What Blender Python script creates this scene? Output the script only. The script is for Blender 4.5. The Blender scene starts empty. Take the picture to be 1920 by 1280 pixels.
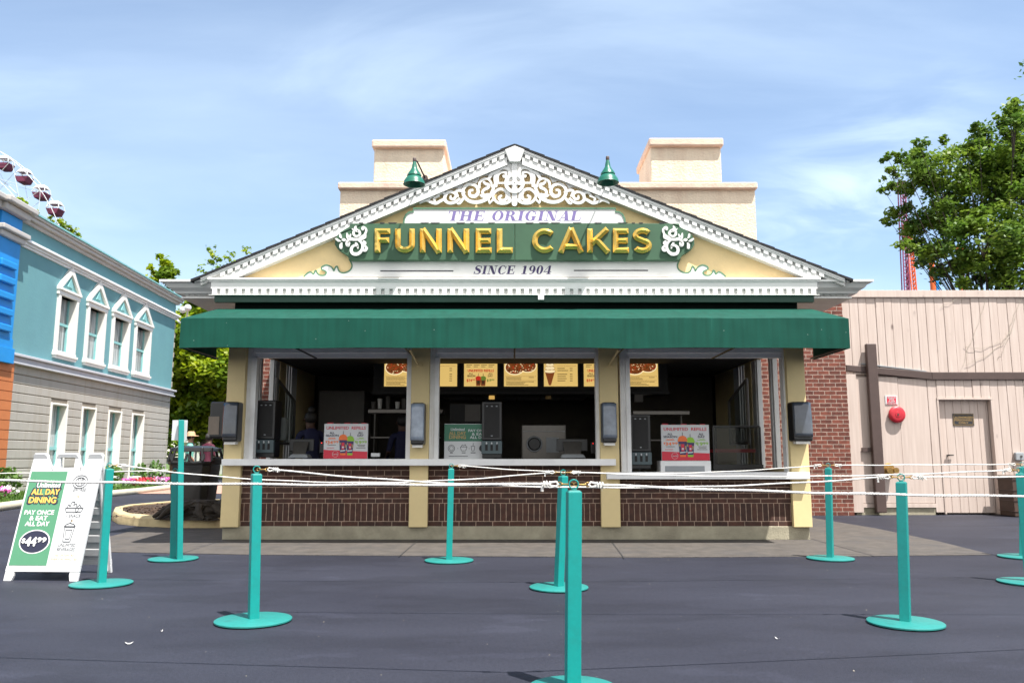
import bpy, bmesh, math, random
from math import sin, cos, tan, pi, radians, atan, atan2, sqrt
from mathutils import Vector, Matrix

random.seed(7)
SC = bpy.context.scene
COL = SC.collection
# ------------------------------------------------------------------ camera maths
F, CX, CY = 1500.0, 960.0, 640.0
PITCH = atan(215/1500.0)
CH = 1.10

def ray(u, v):
    x = (u-CX)/F; y = (CY-v)/F
    return (x, cos(PITCH)-y*sin(PITCH), sin(PITCH)+y*cos(PITCH))

def P(u, v, Y):
    r = ray(u, v); t = Y/r[1]
    return Vector((r[0]*t, Y, CH+r[2]*t))

def G(u, v, z=0.0):
    r = ray(u, v); t = (z-CH)/r[2]
    return Vector((r[0]*t, r[1]*t, z))

def px(u, v, Y): return P(u, v, Y).x
def pz(v, Y): return P(960, v, Y).z

# ------------------------------------------------------------------ materials
def lin(c):
    c = c/255.0
    return c/12.92 if c <= .04045 else ((c+.055)/1.055)**2.4
def S(r, g, b, k=1.0): return (lin(r)*k, lin(g)*k, lin(b)*k)

def nodes(m):
    m.use_nodes = True
    nt = m.node_tree
    return nt, nt.nodes['Principled BSDF'], nt.nodes.new, nt.links.new

def mat(name, col, rough=.6, var=.12, scale=6.0, bump=0.0, bscale=60.0, metal=0.0, stain=None, stain_amt=.3, spec=.5, streak=False):
    """colour varied by two octaves of noise, an optional stain colour and a fine bump"""
    m = bpy.data.materials.new(name)
    nt, bs, N, Lk = nodes(m)
    bs.inputs['Roughness'].default_value = rough
    bs.inputs['Metallic'].default_value = metal
    bs.inputs['Specular IOR Level'].default_value = spec
    tc = N('ShaderNodeTexCoord')
    n = N('ShaderNodeTexNoise'); n.inputs['Scale'].default_value = scale; n.inputs['Detail'].default_value = 6
    n.inputs['Roughness'].default_value = .65
    Lk(tc.outputs['Object'], n.inputs['Vector'])
    r = N('ShaderNodeValToRGB')
    e = r.color_ramp.elements
    e[0].position = .3; e[1].position = .7
    e[0].color = tuple(c*(1-var) for c in col)+(1,)
    e[1].color = tuple(min(1, c*(1+var)) for c in col)+(1,)
    Lk(n.outputs['Fac'], r.inputs['Fac'])
    out = r.outputs['Color']
    if stain:
        n2 = N('ShaderNodeTexNoise'); n2.inputs['Scale'].default_value = scale*.35 if not streak else 5
        n2.inputs['Detail'].default_value = 8; n2.inputs['Roughness'].default_value = .7
        mp = N('ShaderNodeMapping'); mp.inputs['Scale'].default_value = (1, 1, .08) if streak else (1, 1, 1)
        mp.inputs['Location'].default_value = (3.1, 1.7, .3)
        Lk(tc.outputs['Object'], mp.inputs['Vector']); Lk(mp.outputs['Vector'], n2.inputs['Vector'])
        r2 = N('ShaderNodeValToRGB'); r2.color_ramp.elements[0].position = .48; r2.color_ramp.elements[1].position = .72
        r2.color_ramp.elements[1].color = (stain_amt,)*3+(1,)
        Lk(n2.outputs['Fac'], r2.inputs['Fac'])
        mx = N('ShaderNodeMixRGB'); mx.inputs['Color2'].default_value = tuple(stain)+(1,)
        Lk(r2.outputs['Color'], mx.inputs['Fac']); Lk(out, mx.inputs['Color1']); out = mx.outputs['Color']
    Lk(out, bs.inputs['Base Color'])
    if bump:
        nb = N('ShaderNodeTexNoise'); nb.inputs['Scale'].default_value = bscale; nb.inputs['Detail'].default_value = 4
        Lk(tc.outputs['Object'], nb.inputs['Vector'])
        b = N('ShaderNodeBump'); b.inputs['Strength'].default_value = bump; b.inputs['Distance'].default_value = .02
        Lk(nb.outputs['Fac'], b.inputs['Height']); Lk(b.outputs['Normal'], bs.inputs['Normal'])
    return m

def emat(name, col, st=1.0):
    m = bpy.data.materials.new(name); nt, bs, N, Lk = nodes(m)
    bs.inputs['Base Color'].default_value = tuple(c*.5 for c in col)+(1,)
    bs.inputs['Emission Color'].default_value = tuple(col)+(1,)
    bs.inputs['Emission Strength'].default_value = st
    bs.inputs['Roughness'].default_value = .3
    return m

def brick_mat(name, c1, c2, mortar, bw, rh, ms, soldier=None, bump=.5):
    """running bond in the x,z plane; soldier=(z0,z1,width): an upright course between those heights"""
    m = bpy.data.materials.new(name); nt, bs, N, Lk = nodes(m)
    tc = N('ShaderNodeTexCoord'); sx = N('ShaderNodeSeparateXYZ'); Lk(tc.outputs['Object'], sx.inputs[0])
    def wob(src, amt, loc):
        nn = N('ShaderNodeTexNoise'); nn.inputs['Scale'].default_value = 9; mp = N('ShaderNodeMapping')
        mp.inputs['Location'].default_value = loc
        Lk(tc.outputs['Object'], mp.inputs[0]); Lk(mp.outputs[0], nn.inputs['Vector'])
        a = N('ShaderNodeMath'); a.operation = 'MULTIPLY_ADD'; a.inputs[1].default_value = amt
        Lk(nn.outputs['Fac'], a.inputs[0]); Lk(src, a.inputs[2]); return a.outputs[0]
    X = wob(sx.outputs['X'], .008, (0, 0, 0)); Z = wob(sx.outputs['Z'], .006, (5, 5, 5))
    def bt(a, b, w, h, dx=0, dy=0, off=.5):
        cb = N('ShaderNodeCombineXYZ'); Lk(a, cb.inputs[0]); Lk(b, cb.inputs[1])
        mp = N('ShaderNodeMapping'); mp.inputs['Location'].default_value = (dx, dy, 0); Lk(cb.outputs[0], mp.inputs[0])
        t = N('ShaderNodeTexBrick'); Lk(mp.outputs[0], t.inputs['Vector'])
        t.inputs['Scale'].default_value = 1; t.inputs['Brick Width'].default_value = w; t.inputs['Row Height'].default_value = h
        t.inputs['Mortar Size'].default_value = ms; t.inputs['Mortar Smooth'].default_value = .15
        t.inputs['Color1'].default_value = tuple(c1)+(1,); t.inputs['Color2'].default_value = tuple(c2)+(1,)
        t.inputs['Mortar'].default_value = tuple(mortar)+(1,); t.offset = off; t.inputs['Bias'].default_value = -.1
        return t
    z0 = soldier[0] if soldier else 0
    t = bt(X, Z, bw, rh, .03, -z0+rh*40)
    col, fac = t.outputs['Color'], t.outputs['Fac']
    if soldier:
        zs0, zs1, sw = soldier
        t2 = bt(X, Z, sw, zs1-zs0, 0, -zs0, 0)
        g = N('ShaderNodeMath'); g.operation = 'GREATER_THAN'; g.inputs[1].default_value = zs0; Lk(sx.outputs['Z'], g.inputs[0])
        l = N('ShaderNodeMath'); l.operation = 'LESS_THAN'; l.inputs[1].default_value = zs1; Lk(sx.outputs['Z'], l.inputs[0])
        mu = N('ShaderNodeMath'); mu.operation = 'MULTIPLY'; Lk(g.outputs[0], mu.inputs[0]); Lk(l.outputs[0], mu.inputs[1])
        mc = N('ShaderNodeMixRGB'); Lk(mu.outputs[0], mc.inputs[0]); Lk(col, mc.inputs[1]); Lk(t2.outputs['Color'], mc.inputs[2])
        mf = N('ShaderNodeMixRGB'); Lk(mu.outputs[0], mf.inputs[0]); Lk(fac, mf.inputs[1]); Lk(t2.outputs['Fac'], mf.inputs[2])
        col, fac = mc.outputs[0], mf.outputs[0]
    n = N('ShaderNodeTexNoise'); n.inputs['Scale'].default_value = 14; n.inputs['Detail'].default_value = 8
    Lk(tc.outputs['Object'], n.inputs['Vector'])
    r = N('ShaderNodeValToRGB'); r.color_ramp.elements[0].position = .25; r.color_ramp.elements[1].position = .75
    r.color_ramp.elements[0].color = (.55, .55, .55, 1); r.color_ramp.elements[1].color = (1.25, 1.2, 1.15, 1)
    Lk(n.outputs['Fac'], r.inputs['Fac'])
    mm = N('ShaderNodeMixRGB'); mm.blend_type = 'MULTIPLY'; mm.inputs[0].default_value = 1
    Lk(col, mm.inputs[1]); Lk(r.outputs[0], mm.inputs[2]); Lk(mm.outputs[0], bs.inputs['Base Color'])
    inv = N('ShaderNodeMath'); inv.operation = 'SUBTRACT'; inv.inputs[0].default_value = 1.0; Lk(fac, inv.inputs[1])
    b = N('ShaderNodeBump'); b.inputs['Strength'].default_value = bump; b.inputs['Distance'].default_value = .006
    Lk(inv.outputs[0], b.inputs['Height']); Lk(b.outputs[0], bs.inputs['Normal'])
    bs.inputs['Roughness'].default_value = .85
    return m

def glass_mat(name, tint, rough=.03, alpha=.25):
    """a thin pane: partly see-through, glossy"""
    m = bpy.data.materials.new(name); m.use_nodes = True; nt = m.node_tree; nt.nodes.clear()
    N, Lk = nt.nodes.new, nt.links.new
    o = N('ShaderNodeOutputMaterial'); mx = N('ShaderNodeMixShader'); t = N('ShaderNodeBsdfTransparent'); g = N('ShaderNodeBsdfPrincipled')
    t.inputs[0].default_value = (.9, .93, .92, 1)
    g.inputs['Base Color'].default_value = tuple(tint)+(1,); g.inputs['Roughness'].default_value = rough
    mx.inputs[0].default_value = alpha
    Lk(t.outputs[0], mx.inputs[1]); Lk(g.outputs[0], mx.inputs[2]); Lk(mx.outputs[0], o.inputs[0])
    return m

def leaf_mat(name, col, trans=.35, rough=.5):
    m = bpy.data.materials.new(name); m.use_nodes = True; nt = m.node_tree; nt.nodes.clear()
    N, Lk = nt.nodes.new, nt.links.new
    o = N('ShaderNodeOutputMaterial'); mx = N('ShaderNodeMixShader'); t = N('ShaderNodeBsdfTranslucent'); g = N('ShaderNodeBsdfPrincipled')
    tc = N('ShaderNodeTexCoord'); n = N('ShaderNodeTexNoise'); n.inputs['Scale'].default_value = 1.6; n.inputs['Detail'].default_value = 3
    Lk(tc.outputs['Object'], n.inputs['Vector'])
    r = N('ShaderNodeValToRGB'); r.color_ramp.elements[0].position = .35; r.color_ramp.elements[1].position = .65
    r.color_ramp.elements[0].color = (col[0]*.7, col[1]*.8, col[2]*.8, 1)
    r.color_ramp.elements[1].color = (col[0]*1.35, col[1]*1.15, col[2], 1)
    Lk(n.outputs['Fac'], r.inputs['Fac']); Lk(r.outputs[0], g.inputs['Base Color']); Lk(r.outputs[0], t.inputs[0])
    g.inputs['Roughness'].default_value = rough; mx.inputs[0].default_value = trans
    Lk(g.outputs[0], mx.inputs[1]); Lk(t.outputs[0], mx.inputs[2]); Lk(mx.outputs[0], o.inputs[0])
    return m

# ------------------------------------------------------------------ mesh builder
class MB:
    def __init__(s): s.v = []; s.f = []; s.m = []; s.mi = 0
    def face(s, idx): s.f.append(tuple(idx)); s.m.append(s.mi)
    def poly(s, pts):
        b = len(s.v); s.v += [Vector(p) for p in pts]; s.face(range(b, b+len(pts)))
    def box(s, x0, x1, y0, y1, z0, z1):
        b = len(s.v)
        s.v += [Vector(p) for p in ((x0,y0,z0),(x1,y0,z0),(x1,y1,z0),(x0,y1,z0),(x0,y0,z1),(x1,y0,z1),(x1,y1,z1),(x0,y1,z1))]
        for q in ((0,3,2,1),(4,5,6,7),(0,1,5,4),(1,2,6,5),(2,3,7,6),(3,0,4,7)): s.face([b+i for i in q])
        return s
    def hexa(s, lo, hi):
        """two matching polygon rings joined by side walls and capped"""
        b = len(s.v); n = len(lo); s.v += [Vector(p) for p in lo]+[Vector(p) for p in hi]
        s.face(list(range(b, b+n))[::-1]); s.face(range(b+n, b+2*n))
        for i in range(n):
            j = (i+1) % n; s.face((b+i, b+j, b+n+j, b+n+i))
        return s
    def prism(s, pts, y0, y1):
        """px polygon (u,v) laid on the vertical plane y0 and given real thickness to y1"""
        lo = [P(u, v, y0) for u, v in pts]
        return s.hexa(lo, [Vector((p.x, y1, p.z)) for p in lo])
    def prism_xz(s, pts, y0, y1): return s.hexa([(x, y0, z) for x, z in pts], [(x, y1, z) for x, z in pts])
    def prism_xy(s, pts, z0, z1): return s.hexa([(x, y, z0) for x, y in pts], [(x, y, z1) for x, y in pts])
    def prism_yz(s, pts, x0, x1): return s.hexa([(x0, y, z) for y, z in pts], [(x1, y, z) for y, z in pts])
    def tube(s, pts, r, n=8, closed=False, lobes=0, twist=0.0):
        pts = [Vector(p) for p in pts]; rs = r if isinstance(r, (list, tuple)) else [r]*len(pts)
        b = len(s.v); k = len(pts); up = None; ang = 0.0
        for i, p in enumerate(pts):
            if closed: d = pts[(i+1) % k]-pts[i-1]
            else: d = pts[min(i+1, k-1)]-pts[max(i-1, 0)]
            d.normalize()
            if up is None: up = d.orthogonal().normalized()
            up = (up-d*up.dot(d)).normalized(); w = d.cross(up)
            if twist and i: ang += twist*(pts[i]-pts[i-1]).length
            for j in range(n):
                a = 2*pi*j/n
                rr = rs[i]*(1+(.22*cos(lobes*a) if lobes else 0))
                s.v.append(p+(up*cos(a+ang)+w*sin(a+ang))*rr)
        for i in range(k if closed else k-1):
            i2 = (i+1) % k
            for j in range(n):
                j2 = (j+1) % n
                s.face((b+i*n+j, b+i*n+j2, b+i2*n+j2, b+i2*n+j))
        if not closed:
            s.face([b+j for j in range(n)][::-1]); s.face([b+(k-1)*n+j for j in range(n)])
        return s
    def cyl(s, a, c, r, r2=None, n=16): return s.tube([a, c], [r, r if r2 is None else r2], n)
    def lathe(s, prof, c, n=24, ax='z'):
        """profile of (radius, height) turned round a vertical (or y) axis through c"""
        b = len(s.v); k = len(prof); c = Vector(c)
        for r, h in prof:
            for j in range(n):
                a = 2*pi*j/n
                s.v.append(c+(Vector((r*cos(a), r*sin(a), h)) if ax == 'z' else Vector((r*cos(a), h, r*sin(a)))))
        for i in range(k-1):
            for j in range(n):
                j2 = (j+1) % n; s.face((b+i*n+j, b+i*n+j2, b+(i+1)*n+j2, b+(i+1)*n+j))
        s.face([b+j for j in range(n)][::-1]); s.face([b+(k-1)*n+j for j in range(n)])
        return s
    def ball(s, c, r, n=10, sz=1.0):
        pr = [(max(1e-4, r*sin(pi*i/n)), -r*sz*cos(pi*i/n)) for i in range(n+1)]
        return s.lathe(pr, c, n*2)
    def ribbon(s, pts, w, fn, th=.02, taper=True, lift=0.0):
        """flat cut-out stroke: pts 2D, w width (number or list), fn(a,b,lift)->world"""
        k = len(pts); ws = w if isinstance(w, (list, tuple)) else [w]*k
        L, R = [], []
        for i in range(k):
            a = pts[max(i-1, 0)]; c = pts[min(i+1, k-1)]
            dx, dy = c[0]-a[0], c[1]-a[1]; l = sqrt(dx*dx+dy*dy) or 1
            nx, ny = -dy/l*ws[i]/2, dx/l*ws[i]/2
            L.append((pts[i][0]+nx, pts[i][1]+ny)); R.append((pts[i][0]-nx, pts[i][1]-ny))
        b = len(s.v)
        for i in range(k):
            s.v += [Vector(fn(*L[i], lift)), Vector(fn(*R[i], lift)), Vector(fn(*L[i], lift-th)), Vector(fn(*R[i], lift-th))]
        for i in range(k-1):
            o, q = b+4*i, b+4*i+4
            s.face((o, o+1, q+1, q)); s.face((o+2, q+2, q+3, o+3)); s.face((o, q, q+2, o+2)); s.face((o+1, o+3, q+3, q+1))
        s.face((b, b+2, b+3, b+1)); e = b+4*(k-1); s.face((e, e+1, e+3, e+2))
        return s

CACHE = {}
W = {}
def put(name, mb, mats, parent=None, world=True, smooth=False, bevel=0, seg=2, recalc=True):
    me = bpy.data.meshes.new(name)
    if parent is not None and world:
        inv = W[parent.name].inverted(); vs = [inv @ p for p in mb.v]
    else: vs = mb.v
    me.from_pydata([tuple(p) for p in vs], [], mb.f)
    if not isinstance(mats, (list, tuple)): mats = [mats]
    for x in mats: me.materials.append(x)
    if len(mats) > 1: me.polygons.foreach_set('material_index', mb.m)
    if recalc:
        bm = bmesh.new(); bm.from_mesh(me); bmesh.ops.recalc_face_normals(bm, faces=bm.faces); bm.to_mesh(me); bm.free()
    if smooth:
        me.polygons.foreach_set('use_smooth', [True]*len(me.polygons))
        if smooth != 'all': me.set_sharp_from_angle(angle=radians(40))
    o = bpy.data.objects.new(name, me); COL.objects.link(o)
    if parent is not None: o.parent = parent; W[o.name] = W[parent.name].copy()
    else: W[o.name] = Matrix.Identity(4)
    if bevel:
        b = o.modifiers.new('Bevel', 'BEVEL'); b.width = bevel; b.segments = seg; b.limit_method = 'ANGLE'; b.angle_limit = radians(40)
        b.harden_normals = False
    return o

def tag(o, label=None, cat=None, group=None, kind=None):
    if label: o['label'] = label
    if cat: o['category'] = cat
    if group: o['group'] = group
    if kind: o['kind'] = kind
    return o
def thing(name, label, cat, loc=(0, 0, 0), rz=0.0, group=None, rx=0.0):
    o = bpy.data.objects.new(name, None); COL.objects.link(o); o.location = loc; o.rotation_euler = (rx, 0, rz)
    o.empty_display_size = .1
    W[o.name] = Matrix.Translation(loc) @ Matrix.Rotation(rz, 4, 'Z') @ Matrix.Rotation(rx, 4, 'X')
    return tag(o, label, cat, group)
def copy_tree(o, parent=None, loc=None, label=None):
    c = o.copy(); COL.objects.link(c); c.parent = parent
    if loc is not None: c.location = loc
    if label: c['label'] = label
    W[c.name] = (Matrix.Translation(c.location) @ c.rotation_euler.to_matrix().to_4x4()) if parent is None else W[parent.name]
    for ch in [x for x in bpy.data.objects if x.parent == o]: copy_tree(ch, c)
    return c

# ------------------------------------------------------------------ lettering
def glyphs(txt, bold=0.0, shear=0.0):
    key = (txt, bold, shear)
    if key in CACHE: return CACHE[key]
    cu = bpy.data.curves.new('t', 'FONT'); cu.body = txt; cu.offset = bold; cu.shear = shear; cu.fill_mode = 'FRONT'; cu.resolution_u = 3
    cu.align_x = 'CENTER'; cu.space_line = .85
    ob = bpy.data.objects.new('t', cu); COL.objects.link(ob)
    dg = bpy.context.evaluated_depsgraph_get(); me = ob.evaluated_get(dg).to_mesh()
    vs = [(v.co.x, v.co.y) for v in me.vertices]; fs = [tuple(p.vertices) for p in me.polygons]
    ob.to_mesh_clear if False else None
    bpy.data.objects.remove(ob); bpy.data.curves.remove(cu)
    if not vs: CACHE[key] = ([], []); return CACHE[key]
    x0 = min(v[0] for v in vs); x1 = max(v[0] for v in vs); y0 = min(v[1] for v in vs); y1 = max(v[1] for v in vs)
    vs = [((x-x0)/(x1-x0), (y-y0)/(y1-y0)) for x, y in vs]
    CACHE[key] = (vs, fs); return CACHE[key]
def letter(mb, txt, box, fn, mi=0, bold=.02, shear=0.0, lift=.004):
    """text fitted into box=(a0,b0,a1,b1) of the frame fn; b grows upward when b1>b0"""
    vs, fs = glyphs(txt, 0.0, shear); a0, b0, a1, b1 = box
    o = Vector(fn(a0, b0, 0)); sa = (Vector(fn(a0+.01, b0, 0))-o).length*100; sb = (Vector(fn(a0, b0+.01, 0))-o).length*100
    h = abs(b1-b0)*sb*min(1.0, bold*2.2)*.5
    shifts = [(0, 0)] if bold < .008 else [(0, 0), (h, 0), (-h, 0), (0, h*.8), (0, -h*.8)]
    mb.mi = mi
    for k, (dx, dy) in enumerate(shifts):
        b = len(mb.v)
        for x, y in vs: mb.v.append(Vector(fn(a0+(a1-a0)*x+dx/sa, b0+(b1-b0)*y+dy/sb, lift+.00015*k)))
        for f in fs: mb.face([b+i for i in f])
    mb.mi = 0
def pxframe(Y): return lambda u, v, l=0.0: P(u, v, Y)+Vector((0, -l, 0))
def frame3(o, ux, uy):
    """frame over [0..1]x[0..1] spanned by ux, uy from o"""
    o, ux, uy = Vector(o), Vector(ux), Vector(uy); n = ux.cross(uy).normalized()
    return lambda a, b, l=0.0: o+ux*a+uy*b+n*l
def rect(mb, fn, a0, b0, a1, b1, lift=.002, mi=0):
    mb.mi = mi; mb.poly([fn(a0, b0, lift), fn(a1, b0, lift), fn(a1, b1, lift), fn(a0, b1, lift)]); mb.mi = 0
def disc(mb, fn, a, b, ra, rb, lift=.003, mi=0, n=28, a0=0, a1=2*pi):
    mb.mi = mi; mb.poly([fn(a+ra*cos(a0+(a1-a0)*i/n), b+rb*sin(a0+(a1-a0)*i/n), lift) for i in range(n)]); mb.mi = 0
def ringf(mb, fn, a, b, ra, rb, w, lift=.004, mi=0, n=32, a0=0.0, a1=2*pi, wb=None):
    """flat ring; w, wb: inner radii are ra-w, rb-wb"""
    wb = w if wb is None else wb; mb.mi = mi
    for i in range(n):
        t, u = a0+(a1-a0)*i/n, a0+(a1-a0)*(i+1)/n
        mb.poly([fn(a+ra*cos(t), b+rb*sin(t), lift), fn(a+ra*cos(u), b+rb*sin(u), lift),
                 fn(a+(ra-w)*cos(u), b+(rb-wb)*sin(u), lift), fn(a+(ra-w)*cos(t), b+(rb-wb)*sin(t), lift)])
    mb.mi = 0
def pline(mb, fn, pts, w, lift=.003, mi=0):
    mb.mi = mi
    for (x0, y0), (x1, y1) in zip(pts, pts[1:]):
        dx, dy = x1-x0, y1-y0; l = sqrt(dx*dx+dy*dy) or 1; nx, ny = -dy/l*w/2, dx/l*w/2
        mb.poly([fn(x0+nx, y0+ny, lift), fn(x1+nx, y1+ny, lift), fn(x1-nx, y1-ny, lift), fn(x0-nx, y0-ny, lift)])
    mb.mi = 0
SUN_E, SKY_E, EXPO, CLOUD = 4.8, .105, 1.0, (5.3, 6.4, 7.5, 1)
# ------------------------------------------------------------------ the palette
M = {}
M['white'] = mat('white_paint', (.78, .78, .76), .45, .05, 4, stain=(.5, .49, .45), stain_amt=.25)
M['white2'] = mat('white_plastic', (.70, .70, .70), .4, .03, 8)
M['offwhite'] = mat('grey_white_trim', (.82, .82, .82), .5, .07, 5, stain=(.6, .6, .6), stain_amt=.3)
M['yellow'] = mat('pale_yellow_paint', (.70, .56, .29), .6, .05, 3, bump=.05, stain=(.5, .4, .25), stain_amt=.25)
M['tymp'] = mat('yellow_stucco', (.92, .69, .36), .7, .06, 5, bump=.1, bscale=40)
M['darkgreen'] = mat('dark_green_fascia', (.012, .05, .035), .6)
M['signgreen'] = mat('sign_green', (.038, .105, .055), .6, .12, 3, stain=(.02, .06, .035), stain_amt=.5)
M['edgegreen'] = mat('edge_green', (.08, .20, .12), .5)
M['purple'] = mat('purple_paint', (.19, .15, .36), .5, .25, 30)
M['purple2'] = mat('dark_purple_paint', (.045, .03, .11), .5, .25, 30)
M['gold'] = mat('gold_leaf', (.95, .60, .14), .26, .14, 9, metal=.7, spec=.7)
M['teal'] = mat('teal_enamel', (.001, .245, .225), .42, .05, 40, stain=(.012, .14, .125), stain_amt=.25)
M['teal2'] = mat('teal_enamel_disc', (.016, .205, .185), .5, .07, 36, bump=.05, stain=(.02, .09, .08), stain_amt=.4)
M['rope'] = mat('white_rope', (.80, .78, .74), .85, .15, 40, bump=.3, bscale=300, stain=(.5, .46, .4), stain_amt=.4)
M['brass'] = mat('worn_brass', (.42, .26, .09), .35, .3, 30, metal=.8)
M['black'] = mat('black_plastic', (.014, .014, .015), .35, .2, 10)
M['blackmat'] = mat('matt_black', (.012, .011, .011), .7, .2, 8)
M['smoke'] = mat('smoked_plastic', (.055, .065, .085), .12, .25, 5, spec=.8)
M['paper'] = mat('paper', (.72, .70, .66), .8, .05)
M['paper2'] = mat('brown_paper', (.45, .36, .28), .8, .05)
M['steel'] = mat('brushed_steel', (.13, .12, .11), .32, .1, 20, metal=.7)
M['greypanel'] = mat('grey_enamel', (.30, .32, .34), .4, .08)
M['greyteal'] = mat('grey_teal_plastic', (.06, .09, .10), .4, .1)
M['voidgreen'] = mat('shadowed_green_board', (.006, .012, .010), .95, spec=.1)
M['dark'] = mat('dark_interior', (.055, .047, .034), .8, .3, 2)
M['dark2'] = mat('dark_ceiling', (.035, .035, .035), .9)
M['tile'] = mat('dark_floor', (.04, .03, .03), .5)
M['shingle'] = mat('black_shingles', (.018, .018, .02), .9, .4, 12, bump=.5, bscale=30)
M['stucco'] = mat('cream_stucco', (.76, .645, .50), .9, .08, 3, bump=.9, bscale=22, stain=(.60, .44, .33), stain_amt=.5, streak=True)
M['stucco2'] = mat('pink_stucco_cap', (.74, .56, .44), .9, .1, 4, bump=.5, bscale=22, stain=(.42, .28, .24), stain_amt=.55)
M['concrete'] = mat('foundation_concrete', (.33, .30, .22), .9, .18, 5, bump=.4, bscale=50, stain=(.17, .15, .11), stain_amt=.6)
M['brickdark'] = None
M['brown'] = mat('brown_paint', (.075, .048, .042), .5, .12, 5)
M['red'] = mat('red_enamel', (.50, .02, .035), .45, .1, 15)
M['signred'] = mat('print_red', (.62, .02, .05), .4, .05)
M['ink'] = mat('print_black', (.02, .022, .028), .5, .05)
M['navy'] = mat('print_navy', (.016, .018, .045), .5, .05)
M['orange'] = mat('print_orange', (.85, .17, .03), .4, .06)
M['lime'] = mat('print_lime', (.27, .52, .03), .4, .06)
M['prgreen'] = mat('print_green', (.075, .245, .135), .5, .03)
M['prgreen2'] = mat('print_dark_green', (.04, .17, .10), .5, .03)
M['pryellow'] = mat('print_yellow', (.90, .50, .10), .5, .03)
M['ochre'] = mat('print_ochre', (.45, .29, .10), .5, .03)
M['printwhite'] = mat('print_white', (.60, .61, .62), .4, .02)
M['grille'] = mat('brown_grey', (.1, .09, .08), .6)
M['mulch'] = mat('mulch', (.045, .026, .016), .95, .5, 25, bump=1.0, bscale=40, stain=(.12, .08, .05), stain_amt=.6)
M['bark'] = mat('bark', (.07, .05, .035), .95, .4, 12, bump=.8, bscale=25)
M['barkdark'] = mat('dark_bark', (.035, .027, .02), .95, .4, 12, bump=.8, bscale=25)
M['kerb'] = mat('painted_kerb', (.50, .40, .22), .85, .12, 6, bump=.4, stain=(.22, .12, .07), stain_amt=.6)
M['kerb2'] = mat('pale_kerb', (.52, .47, .36), .85, .1, 3, bump=.3)
M['aqua'] = mat('aqua_stucco', (.125, .29, .32), .75, .06, 1.2, bump=.15, bscale=12, stain=(.14, .33, .33), stain_amt=.4)
M['aqua2'] = mat('aqua_trim', (.22, .48, .48), .6, .05, 2)
M['blue'] = mat('bright_blue_paint', (.006, .24, .62), .55, .08, 2)
M['orangew'] = mat('orange_siding', (.52, .17, .055), .7, .08, 2)
M['siding'] = mat('cream_siding', (.40, .375, .335), .75, .07, 1, bump=.1, stain=(.30, .25, .18), stain_amt=.55, streak=True)
M['bandgrey'] = mat('grey_band', (.50, .50, .53), .6, .06, 2)
M['cornice'] = mat('grey_cornice', (.50, .47, .44), .6, .06, 2)
M['trimw'] = mat('window_trim_white', (.76, .74, .69), .6, .03, 3)
M['curtain'] = mat('net_curtain', (.62, .66, .67), .3, .3, 5)
def make_curtain():
    m = bpy.data.materials.new('net_curtain'); nt, bs, N, Lk = nodes(m); tc = N('ShaderNodeTexCoord'); mp = N('ShaderNodeMapping'); mp.inputs['Scale'].default_value = (9, 1, .35)
    Lk(tc.outputs['Object'], mp.inputs[0]); n = N('ShaderNodeTexNoise'); n.inputs['Scale'].default_value = 1.3; n.inputs['Detail'].default_value = 4; Lk(mp.outputs[0], n.inputs['Vector'])
    r = N('ShaderNodeValToRGB'); r.color_ramp.elements[0].position = .38; r.color_ramp.elements[1].position = .62; r.color_ramp.elements[0].color = (.10, .13, .14, 1); r.color_ramp.elements[1].color = (.42, .46, .47, 1)
    Lk(n.outputs['Fac'], r.inputs['Fac']); Lk(r.outputs[0], bs.inputs['Base Color']); bs.inputs['Roughness'].default_value = .08; bs.inputs['Specular IOR Level'].default_value = .8
    return m
M['curtain'] = make_curtain()
M['tan'] = mat('tan_quoin', (.42, .38, .30), .8, .1)
M['skin'] = mat('skin', (.42, .22, .15), .6, .05)
M['skin2'] = mat('dark_skin', (.09, .045, .03), .6, .05)
M['tealcloth'] = mat('mint_shirt', (.20, .55, .45), .8, .1)
M['winecloth'] = mat('wine_shirt', (.07, .004, .02), .8, .2)
M['bluecloth'] = mat('blue_shirt', (.01, .012, .05), .8, .2)
M['blackcloth'] = mat('black_trousers', (.012, .012, .014), .8)
M['straw'] = mat('straw_hat', (.55, .35, .2), .8)
M['hair'] = mat('dark_hair', (.01, .008, .007), .6)
M['hairgrey'] = mat('grey_cap', (.04, .037, .035), .7)
M['gondola'] = mat('plum_gondola', (.12, .012, .045), .5, .1)
M['wheelw'] = mat('wheel_white', (.62, .64, .66), .5, .05)
M['rideo'] = mat('ride_orange', (.75, .13, .02), .5, .1)
M['ridep'] = mat('ride_plum', (.25, .05, .12), .5, .1)
M['ridey'] = mat('ride_yellow', (.65, .38, .08), .5, .1)
M['globe'] = mat('white_globe', (.8, .8, .8), .2, .02)
M['post'] = mat('post_paint', (.6, .6, .58), .5)
M['pinkban'] = mat('pink_banner', (.7, .25, .35), .8)
M['glass'] = glass_mat('clear_pane', (.02, .025, .025), .03, .12)
M['glassdark'] = glass_mat('display_pane', (.02, .02, .02), .02, .3)
M['menu'] = emat('menu_cream', S(200, 168, 98), .62)
M['menudk'] = emat('menu_text', S(70, 45, 20), .35)
M['menured'] = emat('menu_red', S(170, 40, 25), .6)
M['menugr'] = emat('menu_green', S(90, 110, 40), .6)
M['menubr'] = emat('menu_brown', S(115, 60, 25), .55)
M['menuwh'] = emat('menu_white', S(225, 205, 160), .62)
M['redled'] = emat('red_led', (1, .02, .02), 1.2)
M['lampglow'] = emat('lamp_glow', S(190, 150, 80), .6)
leafR = leaf_mat('leaf_mid_green', (.15, .25, .03), .45)
leafR2 = leaf_mat('leaf_deep_green', (.095, .18, .026), .4)
leafL = leaf_mat('leaf_yellow_green', (.30, .40, .018), .55)
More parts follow.
